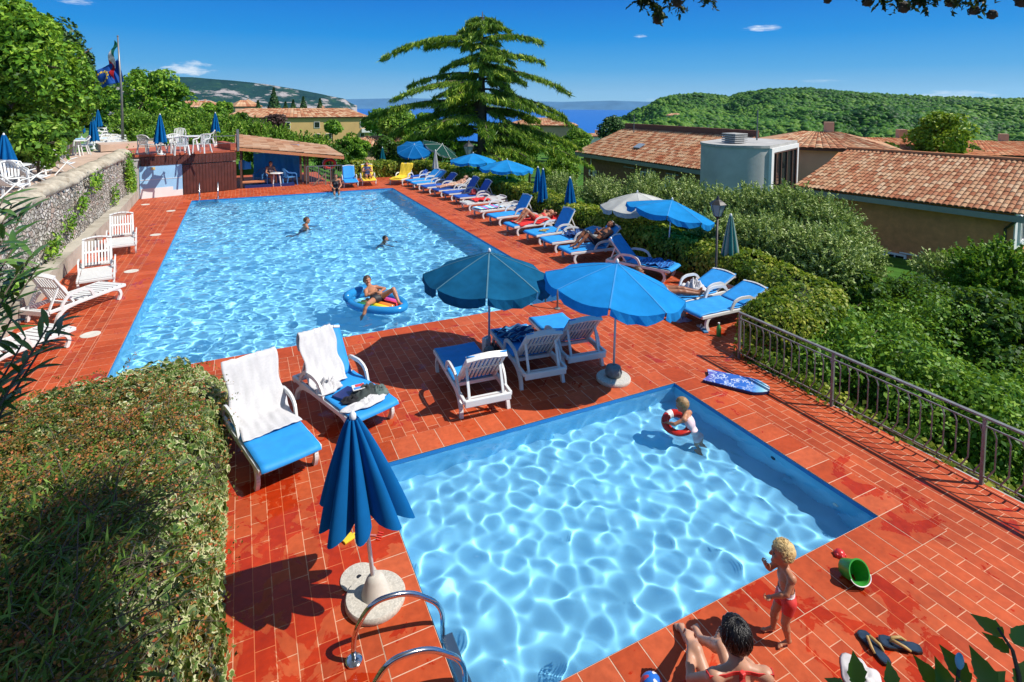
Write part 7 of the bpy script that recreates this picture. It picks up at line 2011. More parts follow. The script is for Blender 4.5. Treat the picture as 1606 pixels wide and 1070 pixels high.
# ---- woman sitting with drawn-up knees at the bottom edge
wo = vn((VF[0]*3.46+VR[0]*1.56, VF[1]*3.46+VR[1]*1.56, 0)); Wf = norm((VF[0]-.03*VR[0], VF[1]-.03*VR[1], 0)); T = frame(wo, Wf)
Jw = dict(pel=T(0, 0, .115), che=T(.075, 0, .40), nek=T(.115, 0, .585), hed=T(.175, .0, .72), sL=T(.075, .175, .535), sR=T(.075, -.175, .535), eL=T(.24, .275, .34), wL=T(.47, .20, .37), eR=T(.25, -.245, .32), wR=T(.47, -.10, .36),
          hL=T(.02, .09, .10), hR=T(.02, -.09, .10), kL=T(.42, .17, .37), kR=T(.42, -.02, .38), aL=T(.80, .10, .07), aR=T(.79, -.01, .07), tL=T(.98, .11, .025), tR=T(.96, -.01, .025))
wom, _, _ = person('woman with short black hair and red halter strap sitting by the children pool', Jw, (Wf[0]-.25*VR[0], Wf[1]-.25*VR[1], -.25), (0.08*Wf[0], 0.08*Wf[1], 1), s=.97, hs=1.06, fat=.84, skin=SK_PINK, hair=H_BLACK, hairlen=.02, vox=.008, female=True, wear=(('brief', TRUNK_RED),), curl=.7, palm={'L': (-.5, -.2, -.8), 'R': (.5, .2, -.8)})
hc = Vector(vn(Jw['hed'])-vn(wom.location)); g = random.Random(6); cm = MB(); fwv = Vector(tuple(norm((Wf[0]-.25*VR[0], Wf[1]-.25*VR[1], 0)))); lfv = Vector((-fwv.y, fwv.x, 0))
def onhead(th, ph, ex):   # th from crown down, ph around
    d = fwv*math.sin(th)*math.cos(ph)*(.104+ex)+lfv*math.sin(th)*math.sin(ph)*(.088+ex)+Vector((0, 0, math.cos(th)*(.106+ex)))
    return hc+d-fwv*.012+Vector((0, 0, .016))
for k in range(420):
    ph = g.uniform(0, 2*PI); end = g.uniform(1.5, 2.15) if math.cos(ph) < .35 else g.uniform(.8, 1.15); st = g.uniform(.05, 1.1); w_ = g.uniform(-.35, .35); ex = g.uniform(.006, .018)
    if st > end-.25: continue
    cm.tube([onhead(st+(end-st)*q/5, ph+w_*(q/5)**2+.12*math.sin(q+k), ex*(1 if q < 5 else .7)) for q in range(6)], [.0035, .0045, .0045, .004, .003, .001], 4)
cm.build('hair_strand', H_BLACK, wom, smooth=True)
st = MB(); nk = Vector(vn(Jw['nek'])-vn(wom.location)); pl = Vector(vn(Jw['pel'])-vn(wom.location)); bkv = Vector((-Wf[0], -Wf[1], 0)); lf = Vector((Wf[1]*-1, Wf[0], 0))
from mathutils.bvhtree import BVHTree
_bv = BVHTree.FromPolygons([v.co.copy() for v in wom.data.vertices], [tuple(p.vertices) for p in wom.data.polygons])
def on_back(p, out):
    h = _bv.ray_cast(p+out*.6, -out)
    return (h[0]+h[1]*.004, h[1]) if h[0] is not None else (p, out)
loop = []
for i in range(19):
    a = -1.9+3.8*i/18; out = (bkv*math.cos(a)+lf*math.sin(a)).normalized(); loop.append(on_back(nk+Vector((0, 0, .0-.035*(1-math.cos(a)))), out))
for (p, n_), (q, _) in zip(loop[:-1], loop[1:]): st.bar(p, q+(q-p)*.05, .006, .022, up=(0, 0, 1))
for s_ in (-1, 1):
    path = [on_back(nk+lf*s_*(.006+.022*t)+Vector((0, 0, -.005-.27*t)), bkv) for t in [i/9 for i in range(10)]]
    for (p, n_), (q, _) in zip(path[:-1], path[1:]): st.bar(p, q+(q-p)*.05, .022, .007, up=n_)
kp, kn_ = on_back(nk+Vector((0, 0, -.002)), bkv); st.box(kp+kn_*.008, (.034, .034, .03), bev=.009)
st.build('halter_strap', TRUNK_RED, wom)

# ---- boy lying on an inflatable lounge in the big pool
fc_ = P(591, 478, WATER); d_ = P(645, 489, WATER)-P(543, 462, WATER); fd = norm((d_.x, d_.y, 0)); T = frame((fc_.x, fc_.y, WATER), fd)
fo = thing('inflatable_lounge', 'blue inflatable lounge with rainbow striped middle floating in the big pool', 'pool float', (fc_.x, fc_.y, WATER), math.atan2(fd[1], fd[0]))
M_VINYL = simple('blue_vinyl', (.03, .33, .72), .18, .08, 4, spec=.6, trans=.3)
mb = MB(); mb.tube([(.72*math.cos(2*PI*i/40)*(1 if math.cos(2*PI*i/40) > 0 else .95), .43*math.sin(2*PI*i/40)*(1.0-.12*math.cos(2*PI*i/40)), .055) for i in range(40)], .085, 12, closed=True); mb.build('rim_tube', M_VINYL, fo, smooth=True)
mb = MB(); mb.tube([(-.48+.20*math.cos(a), .36*math.sin(a), .17+.02*math.cos(a)) for a in [PI*.5+PI*i/16 for i in range(17)]], .10, 12); mb.build('pillow', M_VINYL, fo, smooth=True)
for i, (nm, col) in enumerate((('green', (.08, .42, .08)), ('yellow', (.75, .55, .03)), ('orange', (.75, .2, .03)), ('red', (.62, .03, .03)), ('pink', (.6, .08, .3)))):
    mb = MB(); y = -.26+i*.13; mb.tube([(-.30, y, .03), (.1, y, .03), (.48-.3*abs(y)**1.5, y, .03)], .066, 10); mb.build('stripe_tube', simple(nm+'_vinyl', col, .2, .08, 4, spec=.6), fo, smooth=True)
bs = .86
Jb = dict(pel=T(.02, -.02, .15), che=T(-.19, .07, .23), nek=T(-.33, .11, .32), hed=T(-.42, .13, .43), sL=T(-.26, .24, .27), sR=T(-.29, -.04, .26), eL=T(-.06, .30, .26), wL=T(.02, .12, .27), eR=T(-.16, -.16, .22), wR=T(-.05, -.02, .28),
          hL=T(.03, .07, .14), hR=T(.02, -.09, .14), kL=T(.34, .16, .36), kR=T(.14, -.40, .17), aL=T(.55, .10, .13), aR=T(.16, -.60, -.12), tL=T(.68, .06, .12), tR=T(.20, -.66, -.22))
person('boy in black swim trunks lying on the inflatable lounge', Jb, tuple(vn((VF[0]*-.55+fd[0]*.45, VF[1]*-.55+fd[1]*.45, .25))), (-fd[0]*.25, -fd[1]*.25, .95), s=bs, hs=1.1, skin=SK_TAN, hair=H_BROWN, vox=.010, wear=(('trunks', TRUNK_BLK, .25, .22),), curl=.5)


def swimmer(label, px, fdir, hair, skin, lower=.0, s=1.0, turn=(0, 0, 0)):
    q = P(*px, WATER); T = frame((q.x, q.y, WATER-lower), fdir)
    J = dict(pel=T(-.12, 0, -.52), che=T(-.03, 0, -.22), nek=T(0, 0, -.03), hed=T(.03, 0, .13), sL=T(-.02, .17, -.07), sR=T(-.02, -.17, -.07), eL=T(.10, .28, -.26), wL=T(.30, .24, -.36), eR=T(.08, -.28, -.26), wR=T(.28, -.25, -.38),
             hL=T(-.14, .09, -.56), hR=T(-.14, -.09, -.56), kL=T(-.1, .1, -.9), kR=T(-.25, -.1, -.92), aL=T(-.4, .1, -1.05), aR=T(-.52, -.1, -1.0), tL=T(-.55, .1, -1.1), tR=T(-.66, -.1, -1.08))
    return person(label, J, (fdir[0]+turn[0], fdir[1]+turn[1], turn[2]), (0, 0, 1), s=s, skin=skin, hair=hair, vox=.013, wear=(('brief', TRUNK_BLK),), curl=.2)


swimmer('dark haired swimmer with bare shoulders standing in the far part of the big pool', (480, 356), (VR[0]*.8+.3, VR[1]*.8+.5), H_BROWN, SK_TAN, lower=-.10, turn=(-VF[0]*.4, -VF[1]*.4, 0))
sw, Js, o_ = swimmer('swimmer with only a dark wet head above the water of the big pool', (603, 376), (VR[0], VR[1]), H_BLACK, SK_TAN, lower=.10, s=.85)

# ---- girl with the red swim ring
q = P(1088, 680, WATER-.04); Gf = norm((-VR[0]*.75+VF[0]*.55, -VR[1]*.75+VF[1]*.55, 0)); T = frame((q.x, q.y, WATER-.06), Gf)
Jg = dict(pel=T(-.05, 0, -.06), che=T(.06, 0, .16), nek=T(.12, 0, .27), hed=T(.17, .0, .37), sL=T(.10, .105, .23), sR=T(.10, -.105, .23), eL=T(.20, .19, .17), wL=T(.32, .15, .13), eR=T(.23, -.17, .17), wR=T(.33, -.08, .14),
          hL=T(-.06, .06, -.09), hR=T(-.06, -.06, -.09), kL=T(-.05, .07, -.28), kR=T(-.08, -.06, -.28), aL=T(-.13, .07, -.43), aR=T(-.16, -.06, -.43), tL=T(-.04, .07, -.47), tR=T(-.07, -.06, -.47))
person('small girl in pale swimsuit leaning over a red ring in the children pool', Jg, (Gf[0], Gf[1], -.5), (Gf[0]*.3, Gf[1]*.3, .95), s=.60, hs=1.4, skin=SK_TAN, hair=H_DKBL, hairlen=.045, vox=.0085, child=True, wear=(('suit', SUIT_PINKW),), curl=.7)
rg = T(.22, .02, .09); ring = thing('swim_ring', 'red inflatable swim ring held by the girl in the children pool', 'swim ring', tuple(rg)); ring.rotation_euler = (.22, -.30, .4)
tr = MB(); tr.tube([(.165*math.cos(2*PI*i/32), .165*math.sin(2*PI*i/32), 0) for i in range(32)], .055, 12, closed=True); tr.build('ring', simple('red_vinyl', (.62, .03, .02), .2, .06, 5, spec=.6, trans=.25), ring, smooth=True)
tr = MB(); tr.tube([(.165*math.cos(a), .165*math.sin(a), .0) for a in [.9+.5*i/8 for i in range(9)]], .0562, 12); tr.build('white_panel', M_PLASTIC, ring, smooth=True)


# ---- people on loungers
def on_lounger(label, L, ang, knees=False, flat=False, arms='side', **kw):
    rz = L.rotation_euler.z; base = vn(L.location); cx, sx_ = math.cos(rz), math.sin(rz)
    def T(x, y, z): return base+np.array([cx*x-sx_*y, sx_*x+cx*y, z])
    a = R(ang); bd = (math.cos(a), math.sin(a)); z0 = ZS+.135
    def back(d, x, n=0.0): return T(x, 1.12+bd[0]*d-bd[1]*n, z0+bd[1]*d+bd[0]*n)
    J = dict(pel=T(0, 1.06, z0), che=back(.27, 0), nek=back(.47, 0, .02), hed=back(.61, 0, .06), sL=back(.41, -.175), sR=back(.41, .175), hL=T(-.09, 1.04, z0), hR=T(.09, 1.04, z0))
    if arms == 'side': J.update(eL=back(.15, -.27, .0), wL=T(-.26, .95, z0+.06), eR=back(.15, .27, .0), wR=T(.26, .95, z0+.06))
    elif arms == 'head': J.update(eL=back(.56, -.34, .10), wL=back(.66, -.10, .04), eR=back(.56, .34, .10), wR=back(.66, .10, .04))
    else: J.update(eL=back(.14, -.24, .10), wL=back(.16, -.04, .24), eR=back(.14, .24, .10), wR=back(.16, .06, .24))
    if knees: J.update(kL=T(-.10, .72, z0+.30), kR=T(.12, .70, z0+.27), aL=T(-.10, .40, z0-.05), aR=T(.13, .36, z0-.05), tL=T(-.10, .24, z0-.08), tR=T(.14, .20, z0-.08))
    else: J.update(kL=T(-.10, .62, z0+.03), kR=T(.10, .62, z0+.03), aL=T(-.10, .20, z0-.04), aR=T(.11, .20, z0-.04), tL=T(-.13, .11, z0+.06), tR=T(.15, .11, z0+.06))
    up_ = vn((-sx_*bd[0]*1.0, cx*bd[0]*1.0, bd[1])); f_ = vn((sx_*bd[1], -cx*bd[1], bd[0]))
    return person(label, J, tuple(f_), tuple(up_), **kw)


LL = {o.get('label'): o for o in bpy.data.objects if o.get('category') == 'sun lounger'}
def LB_(s_): return next(o for k, o in LL.items() if s_ in k)


on_lounger('sunbather lying on the red towel with one knee raised', LB_('beneath the red towel'), 6, knees=True, arms='head', skin=SK_TAN, hair=H_BLACK, wear=(('brief', TRUNK_RED), ('top', TRUNK_RED)), female=True, vox=.015)
on_lounger('sunbather in shade with raised knees, reading under the sky blue parasol', LB_('raised knees'), 42, knees=True, arms='belly', skin=SK_BRN, hair=H_BLACK, wear=(('brief', TRUNK_BLK), ('top', TRUNK_BLK)), female=True, vox=.015)
T = frame((7.78, 9.02, 0), (.86, -.51))
Jr = dict(pel=T(0, 0, .45), che=T(-.19, 0, .60), nek=T(-.32, 0, .74), hed=T(-.40, 0, .84), sL=T(-.27, .17, .69), sR=T(-.27, -.17, .69), eL=T(-.10, .26, .52), wL=T(.08, .14, .52), eR=T(-.10, -.26, .52), wR=T(.08, -.12, .52), hL=T(.02, .09, .44), hR=T(.02, -.09, .44),
          kL=T(.43, .09, .48), kR=T(.43, -.07, .46), aL=T(.86, .08, .42), aR=T(.85, -.05, .42), tL=T(.95, .10, .51), tR=T(.94, -.07, .51))
person('person with bare legs stretched across the lounger with the heaped white towel', Jr, (.8, -.5, .3), (-.3, .15, .9), skin=SK_BRN, hair=H_BROWN, wear=(('trunks', simple('white_cloth_wrap', (.7, .7, .7), .8), .45, .25),), vox=.014)
on_lounger('pale sunbather lying flat beside dark blue loungers', LB_('pale lying sunbather') if 'beneath' in 'x' else LB_('lounger beneath the pale'), 26, arms='side', skin=SK_PINK, hair=H_BROWN, wear=(('brief', simple('beige_bikini', (.5, .35, .22), .7)),), female=True, vox=.016)
on_lounger('person in a dark top sitting on the yellow lounger', LB_('yellow lounger under'), 55, arms='belly', skin=SK_TAN, hair=H_BROWN, wear=(('shirt', SUIT_NAVY), ('trunks', SUIT_NAVY, .4, .25)), vox=.017)


def sitter(label, o, fdir, zseat, low, **kw):
    """sitting upright; low = how far the feet hang under the seat"""
    T = frame(o, fdir); z = zseat
    J = dict(pel=T(0, 0, z+.12), che=T(.03, 0, z+.40), nek=T(.06, 0, z+.60), hed=T(.11, 0, z+.74), sL=T(.04, .17, z+.54), sR=T(.04, -.17, z+.54), eL=T(.12, .25, z+.30), wL=T(.30, .14, z+.20), eR=T(.12, -.25, z+.30), wR=T(.30, -.12, z+.20),
             hL=T(.02, .09, z+.10), hR=T(.02, -.09, z+.10), kL=T(.42, .11, z+.09), kR=T(.42, -.11, z+.09), aL=T(.46, .10, z-low), aR=T(.48, -.10, z-low), tL=T(.62, .11, z-low-.03), tR=T(.64, -.11, z-low-.03))
    return person(label, J, (fdir[0], fdir[1], -.1), **kw)


q = P(517, 291); sitter('person in a black swimsuit sitting on the far pool edge with legs in the water', (q.x, MY1+.10, 0), (-.05, -1), 0, .30, skin=SK_TAN, hair=H_BROWN, hairlen=.03, female=True, wear=(('suit', TRUNK_BLK),), vox=.017)
q = P(424, 291, 0); sitter('woman in a printed top sitting on a chair in the shade of the bar', (q.x, q.y, 0), (.35, -.9), .40, .34, skin=SK_TAN, hair=H_BROWN, hairlen=.05, female=True, wear=(('shirt', SUIT_PRINT), ('trunks', SUIT_PRINT, .4, .25)), vox=.017)
dup(bc, q, .4, 'blue plastic chair under the woman at the bar', 'blue chairs at the bar')
# ================================================================ SMALL THINGS
def cloth_on(name, label, L, ang, x0, x1, front, behind, m, seed, cat='towel', wr=.012, skew=0.0, z_add=.0, hang=0.0, flat_y=None):
    """towel lying on a lounger, over the top of its back and down onto the seat (lounger coordinates)"""
    a = R(ang); HB = .74; bd = np.array([math.cos(a), math.sin(a)]); bn = np.array([-math.sin(a), math.cos(a)]); piv = np.array([1.18, ZS])
    if flat_y: path = [np.array([flat_y[0], ZS+.036]), np.array([(flat_y[0]+flat_y[1])/2, ZS+.034]), np.array([flat_y[1], ZS+.036])]
    else: path = [piv+bd*(HB-behind)-bn*.035, piv+bd*(HB-.02)-bn*.03, piv+bd*(HB+.035)+bn*.01, piv+bd*(HB-.03)+bn*.055, piv+bd*.30+bn*.052, piv+bd*.05+bn*.055+np.array([-.03, .005]), np.array([1.08, ZS+.05]), np.array([front, ZS+.042])]
    seg = [0]+list(np.cumsum([np.linalg.norm(path[i+1]-path[i]) for i in range(len(path)-1)])); tot = seg[-1]
    g = np.random.default_rng(seed); NU, NV = 26, 60; ph = g.uniform(0, 6, 6)
    def fn(u, v):
        s = v*tot; y = np.interp(s, seg, [p[0] for p in path]); z = np.interp(s, seg, [p[1] for p in path]); x = x0+(x1-x0)*u+skew*(v-.5)
        w = wr*(math.sin(u*7+v*9+ph[0])+.7*math.sin(u*15-v*13+ph[1])+.5*math.sin(v*31+u*5+ph[2])+.5*math.sin(u*23+v*21+ph[4]))*.5+wr*.6
        ed = wr*1.5*math.sin(v*17+ph[3]); x += ed*(1 if u > .5 else -1)*abs(u-.5)*2
        dn = hang*max(0, abs(x)-.345)*3.0
        return Vector((min(max(x, -.39), .39), y-w*.5*(0 if flat_y else math.sin(a)), z+w+z_add-dn+.004*math.sin(u*40)))
    mb = MB(); mb.grid(fn, NU, NV); o = mb.build(name, m, smooth=True, solid=.008); o.location = L.location; o.rotation_euler = L.rotation_euler; return tag(o, label, cat)


def crumple(name, label, c, rx, ry, hgt, m, seed, rz=0, cat='clothes'):
    """a heap of crumpled cloth"""
    g = np.random.default_rng(seed); ph = g.uniform(0, 6, 8); mb = MB(); NA, NR = 44, 12; vs = [(0, 0, hgt*.9)]
    for j in range(1, NR+1):
        q = j/NR
        for i in range(NA):
            a = 2*PI*i/NA; r = q*(1+.16*math.sin(2*a+ph[0])+.12*math.sin(3*a+ph[1])+.07*math.sin(7*a+ph[2]))
            z = hgt*(1-q**2.2)*(.72+.30*math.sin(a*3+q*6+ph[3])+.25*math.sin(a*5-q*9+ph[4])+.15*math.sin(a*9+q*15+ph[5]))+.004; vs.append((r*rx*math.cos(a), r*ry*math.sin(a), max(.003, z)))
    fs = [(0, 1+i, 1+(i+1) % NA) for i in range(NA)]+[(1+j*NA+i, 1+(j+1)*NA+i, 1+(j+1)*NA+(i+1) % NA, 1+j*NA+(i+1) % NA) for j in range(NR-1) for i in range(NA)]
    mb.mesh(vs, fs); o = mb.build(name, m, smooth=True, solid=.006); o.location = c; o.rotation_euler.z = rz; return tag(o, label, cat)


def stripe_mat(name, cols, n, axis=1, rough=.95):
    m, nt, out = mat(name); tc = N(nt, 'ShaderNodeTexCoord'); sp = N(nt, 'ShaderNodeSeparateXYZ', {0: tc.outputs['Object']})
    a = N(nt, 'ShaderNodeMath', {0: sp.outputs[axis], 1: float(n)}, operation='MULTIPLY'); a = N(nt, 'ShaderNodeMath', {0: a.outputs[0]}, operation='FRACT')
    c = ramp(nt, a.outputs[0], [(i/len(cols), q) for i, q in enumerate(cols)], 'CONSTANT'); nt.links.new(N(nt, 'ShaderNodeBsdfPrincipled', {'Base Color': c, 'Roughness': rough}).outputs[0], out.inputs[0]); return m


def at_l(L, x, y, z):
    return L.matrix_basis @ Vector((x, y, z))


cloth_on('towel', 'white towel covering the whole back of the lounger next to the ivy', F1, 60, -.33, .34, .62, .22, M_TOWEL_W, 3)
cloth_on('towel', 'white towel hung over the left half of the back of the lounger with clothes', F2, 60, -.37, .17, 1.0, .20, M_TOWEL_W, 4, skew=-.03)
q = at_l(F2, -.20, .93, ZS+.05); crumple('towel', 'bunched end of the white towel on the lounger with clothes', q, .20, .17, .12, M_TOWEL_W, 9, cat='towel')
q = at_l(F2, -.02, .22, ZS+.04); crumple('towel', 'small white cloth near the foot of the lounger with clothes', q, .30, .13, .05, M_TOWEL_W, 12, rz=F2.rotation_euler.z, cat='towel')
q = at_l(F2, .10, .42, ZS+.045); crumple('jacket', 'dark grey jacket heaped on the blue lounger', q, .26, .16, .11, simple('dark_grey_cloth', (.035, .045, .045), .9, .3, 14), 14, rz=.3)
q = at_l(F2, .24, .36, ZS+.045); crumple('trousers', 'grey green trousers lying beside the dark jacket', q, .17, .12, .07, simple('grey_green_cloth', (.10, .14, .13), .9, .3, 14), 15)
q = at_l(F2, -.14, .40, ZS+.045); crumple('shirt', 'black shirt at the edge of the clothes heap', q, .15, .09, .06, simple('black_cloth', (.012, .012, .016), .9, .3, 14), 16)
bk = thing('book', 'navy blue book lying on the blue lounger', 'book', at_l(F2, -.10, .62, ZS+.03), F2.rotation_euler.z+.3); MB().box((0, 0, .018), (.30, .22, .028), bev=.004).build('cover', simple('navy_cover', (.012, .02, .12), .4), bk); MB().box((.004, 0, .018), (.294, .214, .02)).build('page_block', M_WHITEP, bk)
pu = thing('magazine', 'small folded magazine with red and blue cover on the clothes heap', 'magazine', at_l(F2, .02, .49, ZS+.14), F2.rotation_euler.z-.3); pu.rotation_euler.x = .15
MB().box((0, 0, 0), (.17, .12, .018), bev=.004).build('page_block', M_WHITEP, pu); MB().box((.02, .025, .0105), (.12, .05, .004)).build('cover_picture', simple('red_print', (.6, .06, .06), .4), pu); MB().box((-.02, -.03, .0105), (.10, .045, .004)).build('cover_picture', simple('blue_print', (.08, .25, .6), .4), pu)
cloth_on('towel', 'dark blue and white striped towel crumpled on the lounger right of the dark parasol pole', C2, 48, -.30, .28, 0, 0, stripe_mat('blue_white_stripes', [(.012, .05, .16), (.012, .05, .16), (.35, .5, .55), (.012, .05, .16), (.05, .22, .4)], 9), 21, wr=.05, flat_y=(.18, .74))
RT = LB_('beneath the red towel'); cloth_on('towel', 'red towel spread under the sunbather with a raised knee', RT, 8, -.36, .36, .25, .02, M_TOWEL_R, 22, hang=.6)
RR_ = LB_('red towel folded'); cloth_on('towel', 'red towel folded on a flat white lounger', RR_, 8, -.3, .3, 0, 0, M_TOWEL_R, 23, wr=.03, flat_y=(.45, 1.2), z_add=.02)
PT = LB_('printed towel'); cloth_on('towel', 'pale blue towel with a pink print on a flat white lounger', PT, 8, -.3, .3, 0, 0, stripe_mat('printed_towel', [(.10, .42, .75), (.55, .65, .75), (.10, .42, .75), (.6, .08, .3)], 2.2), 24, wr=.01, flat_y=(.05, 1.15), z_add=.01)
NT_ = LB_('dark blue towels left'); cloth_on('towel', 'dark blue towel bunched on the lounger left of the raised knees sunbather', NT_, 14, -.3, .33, 0, 0, stripe_mat('navy_stripes', [(.01, .03, .12), (.01, .03, .12), (.03, .12, .35)], 12), 25, wr=.06, flat_y=(.75, 1.5), z_add=.05)
R3 = LB_('turned the other way'); cloth_on('towel', 'patterned blue towel on the lounger turned towards the pool', R3, 48, -.31, .31, 0, 0, stripe_mat('navy_pattern', [(.01, .08, .30), (.02, .2, .55), (.01, .05, .2)], 14), 26, wr=.03, flat_y=(.10, .85), z_add=.01)
WT = LB_('with white towel, second'); q = at_l(WT, .05, .80, ZS+.05); crumple('towel', 'white towel heaped on the second lounger from the railing', q, .28, .24, .20, M_TOWEL_W, 27, cat='towel')
PW = LB_('pale lying sunbather') if False else LB_('lounger beneath the pale'); cloth_on('towel', 'white towel rolled at the head of the pale sunbather', PW, 30, -.33, .33, 1.05, .15, M_TOWEL_W, 28)
DB = LB_('dark blue lounger with raised back'); q = at_l(DB, 0, .85, ZS+.05); crumple('bag', 'dark red bag on the dark blue lounger', q, .2, .15, .2, simple('dark_red_cloth', (.25, .02, .03), .9), 29, cat='bag')
YL = LB_('folded yellow back'); cloth_on('towel', 'yellow towel hung over the empty yellow lounger', YL, 62, -.34, .34, .20, .25, M_YELLOW, 30)
EB = LB_('light blue lounger facing'); 
q = P(668, 283, 0); crumple('towel', 'blue heap of towels on a lounger in the shade of the tilted parasols', (q.x, q.y, ZS+.05), .3, .25, .2, M_SLING_DK, 31, cat='towel')
q = P(1070, 503, 0); crumple('shirt', 'pale purple shirt dropped on the paving in lounger shade', q, .16, .12, .06, simple('pale_purple_cloth', (.30, .27, .42), .9), 33)
for i, (x, y) in enumerate(((.12, .42), (.02, .60))):
    L = LB_('yellow flip-flops'); q = at_l(L, x, y, ZS+.045); o = MB().prism([(-.04, -.13), (.035, -.12), (.045, 0), (.05, .10), (.0, .135), (-.05, .09), (-.04, 0)], 0, .02).build('flip_flop', simple('yellow_black_rubber', (.45, .30, .05), .6, .5, 20)); o.location = q; o.rotation_euler.z = .5+i; tag(o, 'yellow flip-flop on the lounger with high raised back', 'flip-flop', 'yellow flip-flops on a lounger')

# bodyboard
a, b = P(1106, 589, .03), P(1207, 612, .03); dv = b-a; bdz = thing('bodyboard', 'blue bodyboard with swirling white pattern lying on the paving by the railing', 'bodyboard', (a.x, a.y, 0), math.atan2(dv.y, dv.x)); Lb = dv.length
hw = lambda t: .235*(1-.15*(1-t))*min(1, (1.02-t)*4.2)**.55
n_ = 22; out_ = [(Lb*i/n_, hw(i/n_)) for i in range(n_+1)]; tail = [(.05, 0.0), (0, .10)]
poly = [(x, -w) for x, w in out_]+[(x, w) for x, w in out_[::-1]]+[(.055, 0)]


def board_mat():
    m, nt, out = mat('bodyboard_print'); tc = N(nt, 'ShaderNodeTexCoord'); no = N(nt, 'ShaderNodeTexNoise', {'Vector': tc.outputs['Object'], 'Scale': 5.5, 'Detail': 2.0, 'Distortion': 2.2})
    wv = ramp(nt, no.outputs[0], [(.50, (0, 0, 0)), (.53, (1, 1, 1)), (.56, (1, 1, 1)), (.59, (0, 0, 0))])
    sp = N(nt, 'ShaderNodeSeparateXYZ', {0: tc.outputs['Object']}); al = N(nt, 'ShaderNodeMapRange', {0: sp.outputs[0], 1: 0.0, 2: Lb})
    basec = ramp(nt, al.outputs[0], [(0, (.16, .12, .42)), (.2, (.03, .09, .42)), (.75, (.03, .16, .55)), (.9, (.25, .55, .7)), (1, (.72, .78, .8))])
    f = mix(nt, 1.0, wv, ramp(nt, al.outputs[0], [(0, (.9, .9, .9)), (.7, (.7, .7, .7)), (.85, (0, 0, 0))]), 'MULTIPLY')
    nt.links.new(N(nt, 'ShaderNodeBsdfPrincipled', {'Base Color': mix(nt, f, basec, (.62, .72, .82, 1)), 'Roughness': .35}).outputs[0], out.inputs[0]); return m


MB().prism(poly, .046, .052).build('printed_deck', board_mat(), bdz); MB().prism([(x, y*1.03) for x, y in poly], .012, .046).build('foam_core', simple('dark_blue_foam', (.01, .02, .10), .6), bdz); MB().prism(poly, .006, .012).build('slick_bottom', simple('navy_slick', (.008, .01, .05), .3), bdz)
lm = MB()   # block letters and a leaping figure shape printed near the tail and the middle
def strokes(o, s, ss):
    for x0, y0, x1, y1 in ss: lm.bar((o[0]+x0*s, o[1]+y0*s, .0535), (o[0]+x1*s, o[1]+y1*s, .0535), .012, .002)
for k, ss in enumerate((((0, 0, 0, 1), (0, 1, .4, .4), (.4, .4, .8, 1), (.8, 1, .8, 0)), ((0, 0, 0, 1), (0, 1, .6, 1), (0, .5, .5, .5), (0, 0, .6, 0)), ((0, 1, .8, 1), (.4, 1, .4, 0)), ((0, 0, .3, 1), (.3, 1, .7, 0), (.15, .4, .5, .4)), ((0, 0, 0, 1), (0, 0, .6, 0)))):
    strokes((Lb*.42+k*.072, -.02+.012*k), .06, ss)
lm.build('lettering', simple('pale_lettering', (.6, .68, .85), .4), bdz)

# bucket, ball, flip-flops
q = P(1336, 908); bu = thing('bucket', 'bright green toy bucket lying on its side on the wet paving', 'bucket', (q.x, q.y, .085)); bu.rotation_euler = (R(62), 0, R(-12))
GRN = simple('green_plastic', (.06, .42, .06), .3, .08, 8, trans=.25); M_GRND = GRN
MB().lathe([(.075, -.085), (.078, -.08), (.098, .075), (.108, .078), (.108, .088), (.096, .088), (.076, -.07), (.0, -.07)], 32, cap=False).build('shell', GRN, bu, angle=35)
MB().lathe([(.0765, -.0845), (.0005, -.0845)], 32, cap=False).build('bottom', GRN, bu)
MB().tube([(.106*math.cos(a), -.03-.10*math.sin(a)*.7, .085+.10*math.sin(a)*.2) for a in [PI*i/14 for i in range(15)]], .005, 6).build('handle', M_WHITEP, bu, smooth=True)
q = P(1317, 872); bl = thing('toy_mould', 'small red sand mould next to the green bucket', 'toy', (q.x, q.y, 0)); MB().lathe([(.052, 0), (.055, .01), (.045, .035), (.028, .055), (.008, .062)], 16).build('shell', simple('red_toy_plastic', (.6, .03, .03), .3), bl, smooth=True)
lb_ = MB()
for k in range(6): a = k*PI/3; lb_.ball((.04*math.cos(a), .04*math.sin(a), .022), (.018, .018, .02), nu=8, nv=6)
lb_.build('flute', simple('red_toy_plastic', (.6, .03, .03), .3), bl, smooth=True)


def flip_flop(label, pa, pb, seed):
    a, b = P(*pa), P(*pb); d = b-a; t = thing('flip_flop', label, 'flip-flop', a, math.atan2(d.y, d.x)-PI/2, 'dark flip-flops with tan straps'); L = d.length; k = L/.27
    prof = [(0, .0), (.028, .006), (.040, .04), (.036, .09), (.038, .14), (.050, .19), (.053, .225), (.042, .257), (.012, .27)]
    poly = [(x*k, y*k) for x, y in prof]+[(-x*k*.95, y*k) for x, y in prof[::-1]][:-1]
    MB().prism(poly, .004, .024).build('sole', simple('black_rubber', (.012, .012, .014), .5, .3, 20), t); MB().prism([(x*.9, .008+y*.94) for x, y in poly], .024, .027).build('footbed', simple('navy_leather', (.02, .035, .06), .25, .4, 18, spec=.6), t)
    s_ = MB(); s_.tube([(0, .20*k, .027), (.012*k, .185*k, .055), (.038*k, .12*k, .045), (.040*k, .085*k, .024)], [.006, .012, .012, .009], 8); s_.tube([(0, .20*k, .027), (-.012*k, .185*k, .055), (-.038*k, .12*k, .045), (-.040*k, .085*k, .024)], [.006, .012, .012, .009], 8); s_.build('strap', simple('tan_strap', (.42, .27, .09), .6, .3, 20), t, smooth=True)


